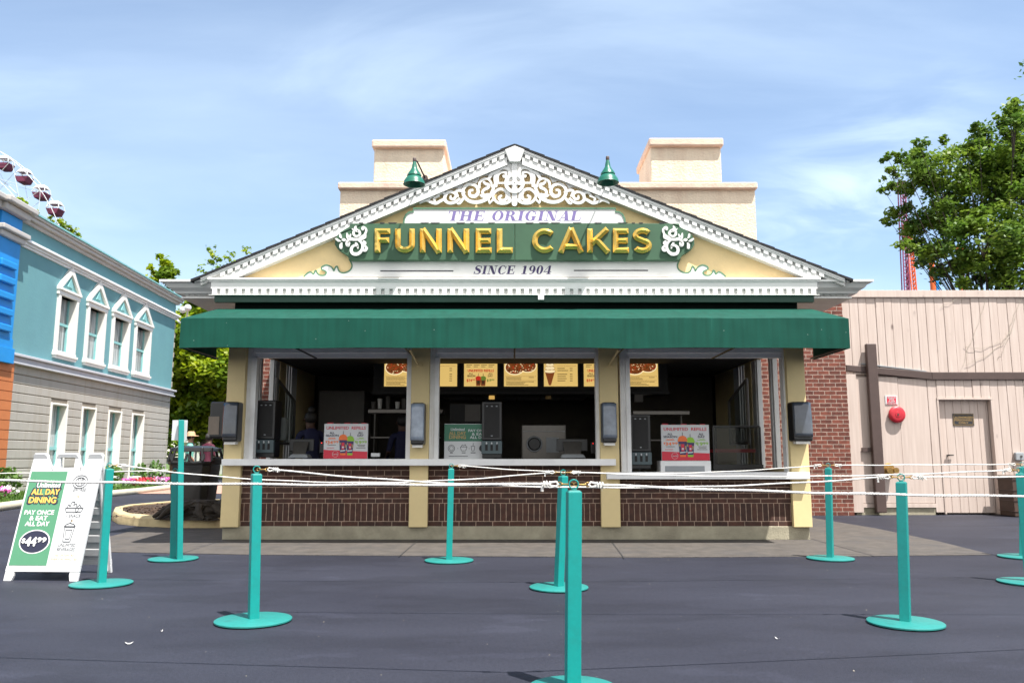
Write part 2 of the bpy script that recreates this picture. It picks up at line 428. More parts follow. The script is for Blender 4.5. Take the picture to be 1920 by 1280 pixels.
leafL2 = leaf_mat('leaf_green_shade', (.15, .25, .018), .45)
leafG = leaf_mat('leaf_shrub', (.09, .19, .03), .3)

def make_awning():
    m = bpy.data.materials.new('green_canvas'); nt, bs, N, Lk = nodes(m)
    tc = N('ShaderNodeTexCoord'); mp = N('ShaderNodeMapping'); mp.inputs['Scale'].default_value = (3, 1, .25)
    Lk(tc.outputs['Object'], mp.inputs[0]); n = N('ShaderNodeTexNoise'); n.inputs['Scale'].default_value = 4; n.inputs['Detail'].default_value = 8
    Lk(mp.outputs[0], n.inputs['Vector'])
    r = N('ShaderNodeValToRGB'); r.color_ramp.elements[0].color = (.0012, .050, .034, 1); r.color_ramp.elements[1].color = (.0028, .072, .050, 1)
    r.color_ramp.elements[0].position = .28; r.color_ramp.elements[1].position = .70
    q_ = r.color_ramp.elements.new(.84); q_.color = (.02, .12, .09, 1)
    Lk(n.outputs['Fac'], r.inputs['Fac'])
    n2 = N('ShaderNodeTexVoronoi'); n2.inputs['Scale'].default_value = 5.5; Lk(tc.outputs['Object'], n2.inputs['Vector'])
    r2 = N('ShaderNodeValToRGB'); r2.color_ramp.elements[0].color = (1, 1, 1, 1); r2.color_ramp.elements[1].color = (0, 0, 0, 1)
    r2.color_ramp.elements[0].position = .025; r2.color_ramp.elements[1].position = .04
    Lk(n2.outputs['Distance'], r2.inputs['Fac'])
    sc = N('ShaderNodeMath'); sc.operation = 'MULTIPLY'; sc.inputs[1].default_value = .35; Lk(r2.outputs[0], sc.inputs[0])
    mx = N('ShaderNodeMixRGB'); mx.inputs[2].default_value = (.4, .5, .45, 1); Lk(sc.outputs[0], mx.inputs[0]); Lk(r.outputs[0], mx.inputs[1])
    Lk(mx.outputs[0], bs.inputs['Base Color']); bs.inputs['Roughness'].default_value = .8; bs.inputs['Specular IOR Level'].default_value = .25
    wv = N('ShaderNodeTexNoise'); wv.inputs['Scale'].default_value = 1.5; Lk(tc.outputs['Object'], wv.inputs['Vector'])
    b = N('ShaderNodeBump'); b.inputs['Strength'].default_value = .5; b.inputs['Distance'].default_value = .05
    Lk(wv.outputs['Fac'], b.inputs['Height']); Lk(b.outputs[0], bs.inputs['Normal'])
    return m
M['awning'] = make_awning()

def make_asphalt():
    m = bpy.data.materials.new('sealed_asphalt'); nt, bs, N, Lk = nodes(m)
    tc = N('ShaderNodeTexCoord')
    n = N('ShaderNodeTexNoise'); n.inputs['Scale'].default_value = .55; n.inputs['Detail'].default_value = 9; n.inputs['Roughness'].default_value = .6
    mp = N('ShaderNodeMapping'); mp.inputs['Scale'].default_value = (.6, 1.6, 1)
    Lk(tc.outputs['Object'], mp.inputs[0]); Lk(mp.outputs[0], n.inputs['Vector'])
    r = N('ShaderNodeValToRGB'); r.color_ramp.elements[0].position = .3; r.color_ramp.elements[1].position = .75
    r.color_ramp.elements[0].color = (.0185, .0195, .031, 1); r.color_ramp.elements[1].color = (.031, .033, .049, 1)
    Lk(n.outputs['Fac'], r.inputs['Fac'])
    f = N('ShaderNodeTexNoise'); f.inputs['Scale'].default_value = 160; f.inputs['Detail'].default_value = 3
    Lk(tc.outputs['Object'], f.inputs['Vector'])
    r2 = N('ShaderNodeValToRGB'); r2.color_ramp.elements[0].color = (.45, .45, .45, 1); r2.color_ramp.elements[1].color = (1.75, 1.75, 1.7, 1)
    r2.color_ramp.elements[0].position = .3; r2.color_ramp.elements[1].position = .75
    Lk(f.outputs['Fac'], r2.inputs['Fac'])
    mm = N('ShaderNodeMixRGB'); mm.blend_type = 'MULTIPLY'; mm.inputs[0].default_value = 1; Lk(r.outputs[0], mm.inputs[1]); Lk(r2.outputs[0], mm.inputs[2])
    out = mm.outputs[0]
    g2 = N('ShaderNodeTexNoise'); g2.inputs['Scale'].default_value = 48; g2.inputs['Detail'].default_value = 5; g2.inputs['Roughness'].default_value = .8; Lk(tc.outputs['Object'], g2.inputs['Vector'])
    rg = N('ShaderNodeValToRGB'); rg.color_ramp.elements[0].position = .35; rg.color_ramp.elements[1].position = .68; rg.color_ramp.elements[0].color = (.72, .72, .72, 1); rg.color_ramp.elements[1].color = (1.35, 1.34, 1.3, 1); Lk(g2.outputs['Fac'], rg.inputs['Fac'])
    mg = N('ShaderNodeMixRGB'); mg.blend_type = 'MULTIPLY'; mg.inputs[0].default_value = 1; Lk(out, mg.inputs[1]); Lk(rg.outputs[0], mg.inputs[2]); out = mg.outputs[0]
    # large worn patches and dark drips of sealer
    for sc_, lo_, hi_, kk, off in ((.9, .50, .56, .80, 4.0), (1.7, .60, .63, 1.28, 9.0), (6.0, .66, .70, .62, 2.0)):
        q = N('ShaderNodeTexNoise'); q.inputs['Scale'].default_value = sc_; q.inputs['Detail'].default_value = 10; q.inputs['Roughness'].default_value = .6
        mq = N('ShaderNodeMapping'); mq.inputs['Location'].default_value = (off, off*.7, 0); mq.inputs['Scale'].default_value = (.7, 1.5, 1); Lk(tc.outputs['Object'], mq.inputs[0]); Lk(mq.outputs[0], q.inputs['Vector'])
        rq = N('ShaderNodeValToRGB'); rq.color_ramp.elements[0].position = lo_; rq.color_ramp.elements[1].position = hi_
        rq.color_ramp.elements[0].color = (1, 1, 1, 1); rq.color_ramp.elements[1].color = (kk, kk, kk, 1); Lk(q.outputs['Fac'], rq.inputs['Fac'])
        mo = N('ShaderNodeMixRGB'); mo.blend_type = 'MULTIPLY'; mo.inputs[0].default_value = .75; Lk(out, mo.inputs[1]); Lk(rq.outputs[0], mo.inputs[2]); out = mo.outputs[0]
    # pale grit specks and small scuffs
    v = N('ShaderNodeTexVoronoi'); v.inputs['Scale'].default_value = 2.6; Lk(tc.outputs['Object'], v.inputs['Vector'])
    r3 = N('ShaderNodeValToRGB'); r3.color_ramp.elements[0].color = (.5, .5, .5, 1); r3.color_ramp.elements[1].color = (0, 0, 0, 1)
    r3.color_ramp.elements[0].position = .012; r3.color_ramp.elements[1].position = .022
    Lk(v.outputs['Distance'], r3.inputs['Fac'])
    m3 = N('ShaderNodeMixRGB'); m3.inputs[2].default_value = (.35, .34, .32, 1); Lk(r3.outputs[0], m3.inputs[0]); Lk(out, m3.inputs[1]); out = m3.outputs[0]
    # sealed seams: thin dark lines that wander a little
    sx = N('ShaderNodeSeparateXYZ'); Lk(tc.outputs['Object'], sx.inputs[0])
    wn = N('ShaderNodeTexNoise'); wn.inputs['Scale'].default_value = .9; wn.inputs['Detail'].default_value = 5; Lk(tc.outputs['Object'], wn.inputs['Vector'])
    def M2(op, a, b):
        q = N('ShaderNodeMath'); q.operation = op
        for i, z in enumerate((a, b)):
            if isinstance(z, (int, float)): q.inputs[i].default_value = z
            else: Lk(z, q.inputs[i])
        return q.outputs[0]
    wy = M2('ADD', sx.outputs['Y'], M2('MULTIPLY', wn.outputs['Fac'], .10))
    tot = None
    for (u0, v0), (u1, v1) in (((0, 1137), (330, 1048)), ):
        A, B = G(u0, v0), G(u1, v1); k = (B.y-A.y)/(B.x-A.x)
        d = M2('ABSOLUTE', M2('SUBTRACT', M2('SUBTRACT', wy, M2('MULTIPLY', sx.outputs['X'], k)), A.y-k*A.x+.05), 0)
        s = M2('LESS_THAN', d, .010 if abs(k) < .2 else .014)
        if abs(k) >= .2: s = M2('MULTIPLY', s, M2('LESS_THAN', sx.outputs['X'], G(330, 1048).x))
        tot = s if tot is None else M2('MAXIMUM', tot, s)
    m4 = N('ShaderNodeMixRGB'); m4.inputs[2].default_value = (.008, .008, .01, 1); Lk(M2('MULTIPLY', tot, .85), m4.inputs[0]); Lk(out, m4.inputs[1])
    Lk(m4.outputs[0], bs.inputs['Base Color'])
    bs.inputs['Roughness'].default_value = .66; bs.inputs['Specular IOR Level'].default_value = .28
    b = N('ShaderNodeBump'); b.inputs['Strength'].default_value = .35; b.inputs['Distance'].default_value = .006
    Lk(f.outputs['Fac'], b.inputs['Height']); Lk(b.outputs[0], bs.inputs['Normal'])
    return m
M['asphalt'] = make_asphalt()
M['apron'] = mat('worn_concrete', (.082, .071, .062), .85, .30, 5, bump=.5, bscale=70, stain=(.055, .053, .055), stain_amt=.8)

def make_wood():
    """painted boards: plank joints, knots and streaks in x,z"""
    m = bpy.data.materials.new('pink_painted_boards'); nt, bs, N, Lk = nodes(m)
    tc = N('ShaderNodeTexCoord'); sx = N('ShaderNodeSeparateXYZ'); Lk(tc.outputs['Object'], sx.inputs[0])
    n = N('ShaderNodeTexNoise'); n.inputs['Scale'].default_value = 7; n.inputs['Detail'].default_value = 7
    mp = N('ShaderNodeMapping'); mp.inputs['Scale'].default_value = (3, 3, .18); Lk(tc.outputs['Object'], mp.inputs[0]); Lk(mp.outputs[0], n.inputs['Vector'])
    r = N('ShaderNodeValToRGB'); r.color_ramp.elements[0].position = .25; r.color_ramp.elements[1].position = .75
    r.color_ramp.elements[0].color = (.49, .395, .345, 1); r.color_ramp.elements[1].color = (.60, .50, .445, 1)
    Lk(n.outputs['Fac'], r.inputs['Fac'])
    v = N('ShaderNodeTexVoronoi'); v.inputs['Scale'].default_value = 1.0
    mv = N('ShaderNodeMapping'); mv.inputs['Scale'].default_value = (4.2, 4.2, 1.9); Lk(tc.outputs['Object'], mv.inputs[0]); Lk(mv.outputs[0], v.inputs['Vector'])
    r2 = N('ShaderNodeValToRGB'); r2.color_ramp.elements[0].color = (1, 1, 1, 1); r2.color_ramp.elements[1].color = (0, 0, 0, 1)
    r2.color_ramp.elements[0].position = .06; r2.color_ramp.elements[1].position = .15
    Lk(v.outputs['Distance'], r2.inputs['Fac'])
    n3 = N('ShaderNodeTexNoise'); n3.inputs['Scale'].default_value = 2; Lk(tc.outputs['Object'], n3.inputs['Vector'])
    r3 = N('ShaderNodeValToRGB'); r3.color_ramp.elements[0].position = .45; r3.color_ramp.elements[1].position = .7; Lk(n3.outputs['Fac'], r3.inputs['Fac'])
    mu = N('ShaderNodeMath'); mu.operation = 'MULTIPLY'; Lk(r2.outputs[0], mu.inputs[0]); Lk(r3.outputs[0], mu.inputs[1])
    mx = N('ShaderNodeMixRGB'); mx.inputs[2].default_value = (.14, .10, .09, 1); Lk(mu.outputs[0], mx.inputs[0]); Lk(r.outputs[0], mx.inputs[1])
    Lk(mx.outputs[0], bs.inputs['Base Color']); bs.inputs['Roughness'].default_value = .75
    return m
M['wood'] = make_wood()
# ================================================================== KIOSK
YF = G(960, 1012).y            # foundation front
YP = YF-.06                    # pillar front
YE = YF-.13                    # frieze front
YT = YE+.11                    # tympanum
YA = YF-1.22                   # awning valance
kiosk = thing('food_kiosk', 'yellow and brick food kiosk with white dentilled gable and open serving windows', 'kiosk', (0, YF, 0))
K = kiosk
ZS = pz(553, YE)               # underside of frieze
BACK = 15.3
# foundation and dark brick dado
mb = MB(); mb.box(px(416, 1000, YF), px(1519, 1000, YF), YF, YF+.4, 0, pz(986, YF)); put('foundation', mb, M['concrete'], K, bevel=.01)
zb = pz(986, YF)
z1, z2 = pz(952, YF)-0, pz(952, YF)
zs0, zs1 = pz(976.5, YF), pz(942.5, YF)
bx0, bx1 = px(420, 930, YF), px(1515, 930, YF)
ox, oz = 0, 0
M['brickdark'] = brick_mat('dark_brown_brick', (.075, .032, .022), (.045, .022, .017), (.42, .31, .24), .224, .0745, .0040, (zs0, zs1, .0745))
xm = px(1145, 930, YF)
for q0, q1, vt in ((bx0, xm, 868), (xm+.002, bx1, 893)):
    mb = MB(); mb.box(q0, q1, YF+.012, YF+.22, zb, pz(vt, YF)); put('brick_wall', mb, M['brickdark'], K)
# pillars
pil = [((429, 457), (412, 446)), ((770, 803), (766, 801)), ((1128, 1163), (1128, 1164)), ((1478, 1508), (1489, 1524))]
zt = pz(579, YF-.02)-.045
for (t0, t1), (b0, b1) in pil:
    x0, x1 = px(b0, 988, YP), px(b1, 988, YP)
    mb = MB(); mb.box(x0, x1, YP, YP+.26, pz(988, YP), zt); put('pillar', mb, M['yellow'], K, bevel=.006)
XL, XR = px(412, 988, YP), px(1524, 988, YP)
# serving sills
zsl = pz(860, YP-.12), pz(872.5, YP-.12)
mb = MB(); mb.box(px(415, 866, YP-.12), px(1155, 866, YP-.12), YP-.12, YF+.35, zsl[1], zsl[0]); put('serving_sill', mb, M['offwhite'], K, bevel=.006)
zsr = pz(885, YP-.10), pz(898, YP-.10)
mb = MB(); mb.box(px(1138, 890, YP-.10), px(1519, 890, YP-.10), YP-.10, YF+.35, zsr[1], zsr[0]); put('serving_sill', mb, M['offwhite'], K, bevel=.006)
# window surrounds: jamb posts and header
YW = YF+.03
bays = [((455, 479), (762, 771), 860, 'L'), ((803, 823), (1117, 1128), 860, 'M'), ((1163, 1182), (1470, 1479), 885, 'R')]
for (a0, a1), (b0, b1), vb, _ in bays:
    mb = MB(); zb0 = pz(vb, YW)+.0; zh = pz(670, YW)
    w0, w1 = px(a0, 760, YW), px(a1, 760, YW); w2, w3 = px(b0, 760, YW), px(b1, 760, YW)
    mb.box(w0, w1-.02, YW, YW+.14, zb0, zt); mb.box(w1-.06, w1, YW-.02, YW+.10, zb0, zh-.002)
    mb.box(w2, w3, YW-.01, YW+.13, zb0, zt)
    mb.box(w1-.03, w2-.002, YW+.01, YW+.12, zh, pz(658, YW)); mb.box(w1-.03, w2-.002, YW-.03, YW+.10, pz(663, YW)+.01, zt-.003)
    for k in range(4): mb.box(w0+.02+.03*k, w0+.026+.03*k, YW-.006, YW+.02, zb0+.004, zt-.01)
    put('window_frame', mb, M['offwhite'], K, bevel=.004)
zb579 = pz(579, YF-.02)
# wall above windows behind the awning
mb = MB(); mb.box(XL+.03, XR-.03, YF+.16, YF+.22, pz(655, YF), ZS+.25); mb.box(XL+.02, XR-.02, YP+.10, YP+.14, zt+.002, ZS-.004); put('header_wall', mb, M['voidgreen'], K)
# frieze with dentils
x0, x1 = px(395, 540, YE), px(1533, 540, YE)
ztop, z555 = pz(521, YE), pz(553.5, YE)
zd0, zd1 = pz(551, YE), pz(541.5, YE)
mb = MB()
mb.box(x0, x1, YE, YE+.1, zd1, pz(526, YE)); mb.box(x0+.03, x1-.03, YE+.045, YE+.11, z555, zd1)
mb.box(x0-.02, x1+.02, YE-.012, YE+.044, z555, zd0-.008)
mb.box(x0-.04, x1+.04, YE-.034, YE+.12, pz(524.5, YE-.03), pz(520.5, YE-.03)); mb.box(x0-.02, x1+.02, YE-.016, YE+.11, pz(528, YE-.02), pz(524.8, YE-.03))
put('frieze', mb, M['white'], K, bevel=.004)
mb = MB(); n = 74
for i in range(n):
    c = x0+(i+.5)*(x1-x0)/n; w = (x1-x0)/n*.29
    mb.box(c-w, c+w, YE-.004, YE+.06, zd0-.006, zd1-.001)
put('dentil_band', mb, M['white'], K)
mb = MB(); mb.box(x0+.05, x1-.05, YE+.02, YE+.09, z555-.09, z555-.002); put('fascia_board', mb, M['darkgreen'], K)
mb = MB(); mb.box(px(1009, 556, YE-.02), px(1020, 556, YE-.02), YE-.02, YE+.06, pz(562, YE), pz(553.7, YE)); put('bracket', mb, M['offwhite'], K)
# side eave crowns and soffits
for sgn, ue, ui in ((-1, 297, 395), (1, 1640, 1545)):
    xe, xi = px(ue, 530, YE), px(ui, 530, YE)
    xin = x0 if sgn < 0 else x1
    a = xin-sgn*0.02
    mb = MB(); prof = [(pz(523, YE), 0), (pz(527, YE), .0), (pz(528, YE), .05), (pz(536, YE), .09), (pz(541, YE), .15), (pz(545, YE), .17)]
    for (za, ia), (zb_, ib) in zip(prof, prof[1:]):
        xa, xb = xe-sgn*ia, xe-sgn*ib
        lo = [(a, YE+.02+ib, zb_), (xb, YE+.02+ib, zb_), (xb, 14.6, zb_), (a, 14.6, zb_)]
        hi = [(a, YE+.02+ia, za), (xa, YE+.02+ia, za), (xa, 14.6, za), (a, 14.6, za)]
        if sgn > 0: lo, hi = lo[::-1], hi[::-1]
        mb.hexa(lo, hi)
    put('eave_crown', mb, M['white'], K)
    zq0, zq1 = ZS+.015, prof[-1][0]
    mb = MB(); xo = xe-sgn*.27
    mb.box(min(a, xo), max(a, xo), YE+.27, 14.5, zq0, zq1-.001)
    m = 6
    for i in range(m):
        c = a+(xo-a)*(i+.6)/m; mb.box(c-.032, c+.032, YE+.225, YE+.272, zq0+.03, zq1-.004)
    put('eave_dentils', mb, M['white'], K)
    mb = MB(); mb.box(min(a-sgn*.4, xo+sgn*.03), max(a-sgn*.4, xo+sgn*.03), YE+.2, 14.7, ZS-.005, ZS+.014); put('soffit', mb, M['white'], K)
# tympanum wall
tri = [(372, 521), (965, 283), (1560, 521)]
mb = MB(); mb.prism(tri, YT, YT+.2); put('gable_wall', mb, M['tymp'], K)
# raking cornice
def yl(u): return 270+(965-u)*.4170 if u < 965 else 270+(u-965)*.3985
def band(mb, ua, ub, o0, o1, y0, y1):
    mb.prism([(ua, yl(ua)+o0), (ub, yl(ub)+o0), (ub, yl(ub)+o1), (ua, yl(ua)+o1)], y0, y1)
for ua, ub in ((376, 951), (979, 1584)):
    out = ua if ua < 900 else ub
    inn = ub if ua < 900 else ua
    mb = MB()
    band(mb, ua, ub, 4, 8.5, YE-.022, YE+.1); band(mb, ua, ub, 8.8, 12, YE-.012, YE+.1)
    band(mb, ua, ub, 12.3, 19.5, YE+.035, YE+.12)
    trim = 34 if ua < 900 else 30
    o2 = 33
    sgn = 1 if ua < 900 else -1
    # flat board, its outer end cut level along the cornice
    lim = 520
    def ux(off): return 965-(lim-off-270)/.4170 if sgn > 0 else 965+(lim-off-270)/.3985
    A, B = ux(19.5), ux(o2)
    mb.prism([(A, lim), (inn, yl(inn)+19.5), (inn, yl(inn)+o2), (B, lim)], YE, YE+.115)
    mb.prism([(ux(o2-2), lim), (inn, yl(inn)+o2-2), (inn, yl(inn)+o2), (B, lim)], YE-.015, YE-.002)
    put('raking_cornice', mb, M['white'], K)
    mb = MB(); n = 40
    for i in range(n):
        u = out+(inn-out)*(i+.9)/(n+.6)
        if yl(u)+19 > 519: continue
        band(mb, u-4.4, u+4.4, 12.0, 18.4, YE-.014, YE+.05)
    put('raking_dentils', mb, M['white'], K)
mb = MB(); mb.prism([(946, 280), (965, 272.5), (984, 280), (975, 303), (965, 304), (955, 303)], YE-.034, YE+.12); put('apex_block', mb, M['white'], K, bevel=.01)
# roof slopes run back from the gable
mb = MB(); YR0, YR1 = YE-.034, 17.2
A = P(965, 269.5, YR0); B = P(357, yl(357)+1, YR0); C = P(1600, yl(1600)+1, YR0)
B2, C2 = Vector((B.x-.25, YR0, B.z-.11)), Vector((C.x+.25, YR0, C.z-.10))
T = .026
mb.hexa([A, B, B-Vector((0, 0, T)), A-Vector((0, 0, T))], [Vector((q.x, YR1, q.z)) for q in (A, B, B-Vector((0, 0, T)), A-Vector((0, 0, T)))])
mb.hexa([A, C, C-Vector((0, 0, T)), A-Vector((0, 0, T))][::-1], [Vector((q.x, YR1, q.z)) for q in (A, C, C-Vector((0, 0, T)), A-Vector((0, 0, T)))][::-1])
# shingle butts at the rake edge
for (q0, q1, sg) in ((B, A, -1), (C, A, 1)):
    for i in range(22):
        t0, t1 = i/22, (i+.93)/22
        a, b = q0.lerp(q1, t0), q0.lerp(q1, t1)
        mb.hexa([a, b, b+Vector((0, 0, .003)), a+Vector((0, 0, .012))], [p+Vector((0, .9, 0)) for p in (a, b, b+Vector((0, 0, .008)), a+Vector((0, 0, .022)))])
put('roof', mb, M['shingle'], K)
# rear brick wings (also seen through the side windows)
brickred = brick_mat('red_brick', (.20, .058, .038), (.10, .030, .022), (.40, .32, .27), .215, .078, .0065, bump=.7)
xbl, xbr = -5.45, px(1604, 960, BACK)
mb = MB(); mb.box(xbl, -4.02, BACK, BACK+.3, 0, 4.3); put('rear_brick_wall', mb, brickred, K); mb = MB(); mb.box(4.02, xbr-.02, BACK, BACK+.3, 0, 4.3); put('rear_brick_wall', mb, brickred, K)
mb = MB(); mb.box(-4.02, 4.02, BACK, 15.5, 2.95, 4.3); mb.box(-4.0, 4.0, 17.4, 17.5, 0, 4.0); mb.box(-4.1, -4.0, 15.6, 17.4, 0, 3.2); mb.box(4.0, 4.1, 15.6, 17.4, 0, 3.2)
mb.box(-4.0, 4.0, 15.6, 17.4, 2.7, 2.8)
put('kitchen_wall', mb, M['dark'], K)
# side walls with their openings
def side(sg):
    X0, X1 = (XL+.03, XL+.09) if sg < 0 else (XR-.09, XR-.03)
    mb = MB(); mb.box(X0, X1, YF+.2, 14.0, 0, .92); mb.box(X0+.002, X1-.002, YF+.2, BACK, 2.62, ZS); mb.box(X0, X1, 14.0, BACK, 0, 2.62)
    put('side_wall', mb, M['yellow'], K)
    def m_(u): return abs(X0)*F/abs(960-u)-.02
    mb = MB()
    for a, b in ((11.86, 11.93), (11.97, 12.06), (12.62, 12.68), (12.72, 12.93), (13.36, 13.46), (13.52, 13.6), (13.66, 13.98)):
        mb.box(X0-.005, X1+.005, a, b, .92, 2.62)
    put('side_window_frame', mb, M['white'], K, bevel=.006)
    mb = MB(); mb.box(X0, X1, 12.97, 13.32, .92, 2.62); put('side_post', mb, M['yellow'], K)
side(-1); side(1)
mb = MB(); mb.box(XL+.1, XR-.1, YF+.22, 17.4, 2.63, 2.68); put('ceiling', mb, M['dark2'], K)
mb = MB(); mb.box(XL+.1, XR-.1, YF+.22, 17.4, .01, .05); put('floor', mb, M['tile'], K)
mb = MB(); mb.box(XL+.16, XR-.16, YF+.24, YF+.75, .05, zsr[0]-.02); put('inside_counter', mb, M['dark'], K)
# kitchen dividing wall behind the counter line
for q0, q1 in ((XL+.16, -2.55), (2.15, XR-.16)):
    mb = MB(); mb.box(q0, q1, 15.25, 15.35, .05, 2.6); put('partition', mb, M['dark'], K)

# ------------------------------------------------------------------ awning
aw = thing('awning', 'long dark green canvas awning over the serving windows', 'awning', (0, YF, 2.6))
YB = YF-.02
a0, a1 = px(338, 625, YA), px(1592, 625, YA)
zv0, zv1, zb_ = pz(652.5, YA), pz(597, YA), pz(579, YB)
def wav(x, k=0): return .010*sin(x*2.1+k)+.006*sin(x*5.3+k)
mb = MB(); n = 60; T = .012
b = 0
for i in range(n+1):
    x = a0+(a1-a0)*i/n
    for (yy, zz) in ((YA+wav(x), zv0+.004*sin(x*3)), (YA+.5*wav(x), zv1), (YB, zb_)): mb.v.append(Vector((x, yy, zz+(.007*abs(sin(pi*i/10)) if yy != YB else 0))))
for i in range(n):
    for j in range(2): mb.face((3*i+j, 3*i+j+1, 3*i+4+j, 3*i+3+j))
b = len(mb.v)
for s_, x in ((0, a0), (1, a1)):
    q = len(mb.v); mb.v += [Vector((x, YA+wav(x), zv0)), Vector((x, YA+wav(x)*.5, zv1)), Vector((x, YB, zb_)), Vector((x, YB, zv0))]; mb.face((q, q+1, q+2, q+3))
o = put('canvas', mb, M['awning'], aw)
o.modifiers.new('Solid', 'SOLIDIFY').thickness = .008
mb = MB()
for zz in (zv0+.02, zv1-.02): mb.cyl((a0+.02, YA+.03, zz), (a1-.02, YA+.03, zz), .014, n=8)
for k in range(7):
    x = a0+.03+(a1-a0-.06)*k/6; mb.cyl((x, YA+.03, zv1-.03), (x, YB, zb_-.03), .012, n=6); mb.cyl((x, YA+.03, zv0+.02), (x, YB, zv0+.02), .012, n=6)
put('frame', mb, M['black'], aw)
mb = MB(); mb.cyl(P(784, 684, YP-.02), P(768, 655, YA+.3), .014, n=8); mb.box(px(778, 686, YP), px(792, 686, YP), YP-.03, YP-.002, pz(688, YP), pz(682, YP)); put('brace', mb, M['yellow'], aw)
mb = MB(); mb.cyl(P(1142, 684, YP-.02), P(1160, 655, YA+.3), .014, n=8); mb.box(px(1136, 686, YP), px(1150, 686, YP), YP-.03, YP-.002, pz(688, YP), pz(682, YP)); put('brace', mb, M['yellow'], aw)

# ------------------------------------------------------------------ gable sign
sg = thing('gable_sign', 'carved green and white sign with gold FUNNEL CAKES lettering in the gable', 'sign', P(965, 487, YT))
YW1 = YT-.022; YG = YT-.125; YO = YT-.10
# lower white board with scrolled ends
def lower_pts(g):
    L = [(655, 486), (660, 497), (657, 506), (648, 511), (640, 511), (635, 507), (632, 499), (628, 503), (626, 508), (622, 501), (613, 497), (604, 500), (603, 505), (610, 508), (612, 512), (608, 516), (600, 516), (595, 512), (593, 507), (590, 509), (588, 514), (583, 510), (577, 512), (569, 519)]
    L = [(u-g*.5, v-g) for u, v in L]
    Rr = [(1930-u, v) for u, v in L]
    def sm(q):
        out = []
        for i in range(len(q)-1):
            for t in (0, .33, .66):
                a = q[max(i-1, 0)]; b = q[i]; c = q[i+1]; d = q[min(i+2, len(q)-1)]
                out.append(tuple(.5*((2*b[k])+(-a[k]+c[k])*t+(2*a[k]-5*b[k]+4*c[k]-d[k])*t*t+(-a[k]+3*b[k]-3*c[k]+d[k])*t**3) for k in (0, 1)))
        return out+[q[-1]]
    return sm(L), sm(Rr)
L0, R0 = lower_pts(0)
pts = [(965, 486)]+L0+[(965, 519)]
mb = MB(); mb.prism([(965, 485)]+L0+[(965, 519.5)], YW1, YT-.001)
mb.prism([(965, 485), (965, 519.5)]+R0[::-1], YW1, YT-.001); put('lower_board', mb, M['white'], sg)
f = pxframe(YW1-.0)
for L in (L0, R0): mb = MB(); mb.ribbon(L, 2.6, lambda a, b, l: P(a, b, YW1)+Vector((0, -l, 0)), .008, lift=.005); put('board_edging', mb, M['edgegreen'], sg)
# upper white board
UP = [(757, 418.5), (758, 410), (762, 402), (768, 398), (775, 397), (775, 391), (1154, 391), (1154, 397), (1161, 398), (1167, 402), (1171, 410), (1172, 418.5)]
mb = MB(); mb.prism(UP, YO, YO+.06); put('upper_board', mb, M['white'], sg)
mb = MB(); mb.ribbon(UP, 3.0, lambda a, b, l: P(a, b, YO)+Vector((0, -l, 0)), .05, lift=.010); put('board_edging', mb, M['edgegreen'], sg)
# green main board
GR = [(657, 419), (655, 425), (648, 429), (640, 434), (632, 441), (628, 450), (628, 459), (633, 467), (640, 472), (645, 475), (651, 479), (655, 486), (660, 487.5)]
GR2 = [(1930-u, v) for u, v in GR]
mb = MB(); mb.prism(GR+[(965, 487.5), (965, 418)], YG, YT-.03); mb.prism(GR2[::-1]+[(965.2, 418), (965.2, 487.5)][0:2], YG, YT-.03) if False else mb.prism([(965.6, 418)]+[(965.6, 487.5)]+GR2[::-1], YG, YT-.03)
put('green_board', mb, M['signgreen'], sg, bevel=.004)
random.seed(3)
mb = MB()
u = 672
while u < 1255:
    w = random.uniform(6, 20)
    if random.random() < .6:
        k = random.uniform(.2, 1.6)
        mb.prism([(u, 417.2), (u+w, 417.2), (u+w*.8, 418+k), (u+w*.5, 418.4+k*.4), (u+w*.25, 418.5+k)], YG-.003, YG+.01)
    u += w+random.uniform(2, 10)
put('peeled_edge', mb, M['ink'], sg)
# gold ridged letters
YL = YG-.004; RH = .038; BASE = .02
def bar(mb, p, q, w, y=YL, ext=0.0):
    """roof-shaped stroke between two px points with hipped ends"""
    (x0_, y0_), (x1_, y1_) = p, q; dx, dy = x1_-x0_, y1_-y0_; l = sqrt(dx*dx+dy*dy); dx, dy = dx/l, dy/l
    nx, ny = -dy*w/2, dx*w/2; e = w*.5
    c = [(x0_+nx, y0_+ny), (x1_+nx, y1_+ny), (x1_-nx, y1_-ny), (x0_-nx, y0_-ny)]
    k = len(mb.v); s0, s1 = (x0_+dx*e, y0_+dy*e), (x1_-dx*e, y1_-dy*e)
    for a, b in c: mb.v.append(P(a, b, y)); 
    for a, b in c: mb.v.append(P(a, b, y)+Vector((0, -BASE, 0)))
    for a, b in (s0, s1): mb.v.append(P(a, b, y)+Vector((0, -BASE-RH, 0)))
    for q_ in ((0,1,5,4),(1,2,6,5),(2,3,7,6),(3,0,4,7),(4,5,9,8),(6,7,8,9),(5,6,9),(7,4,8),(0,3,2,1)): mb.face([k+i for i in q_])
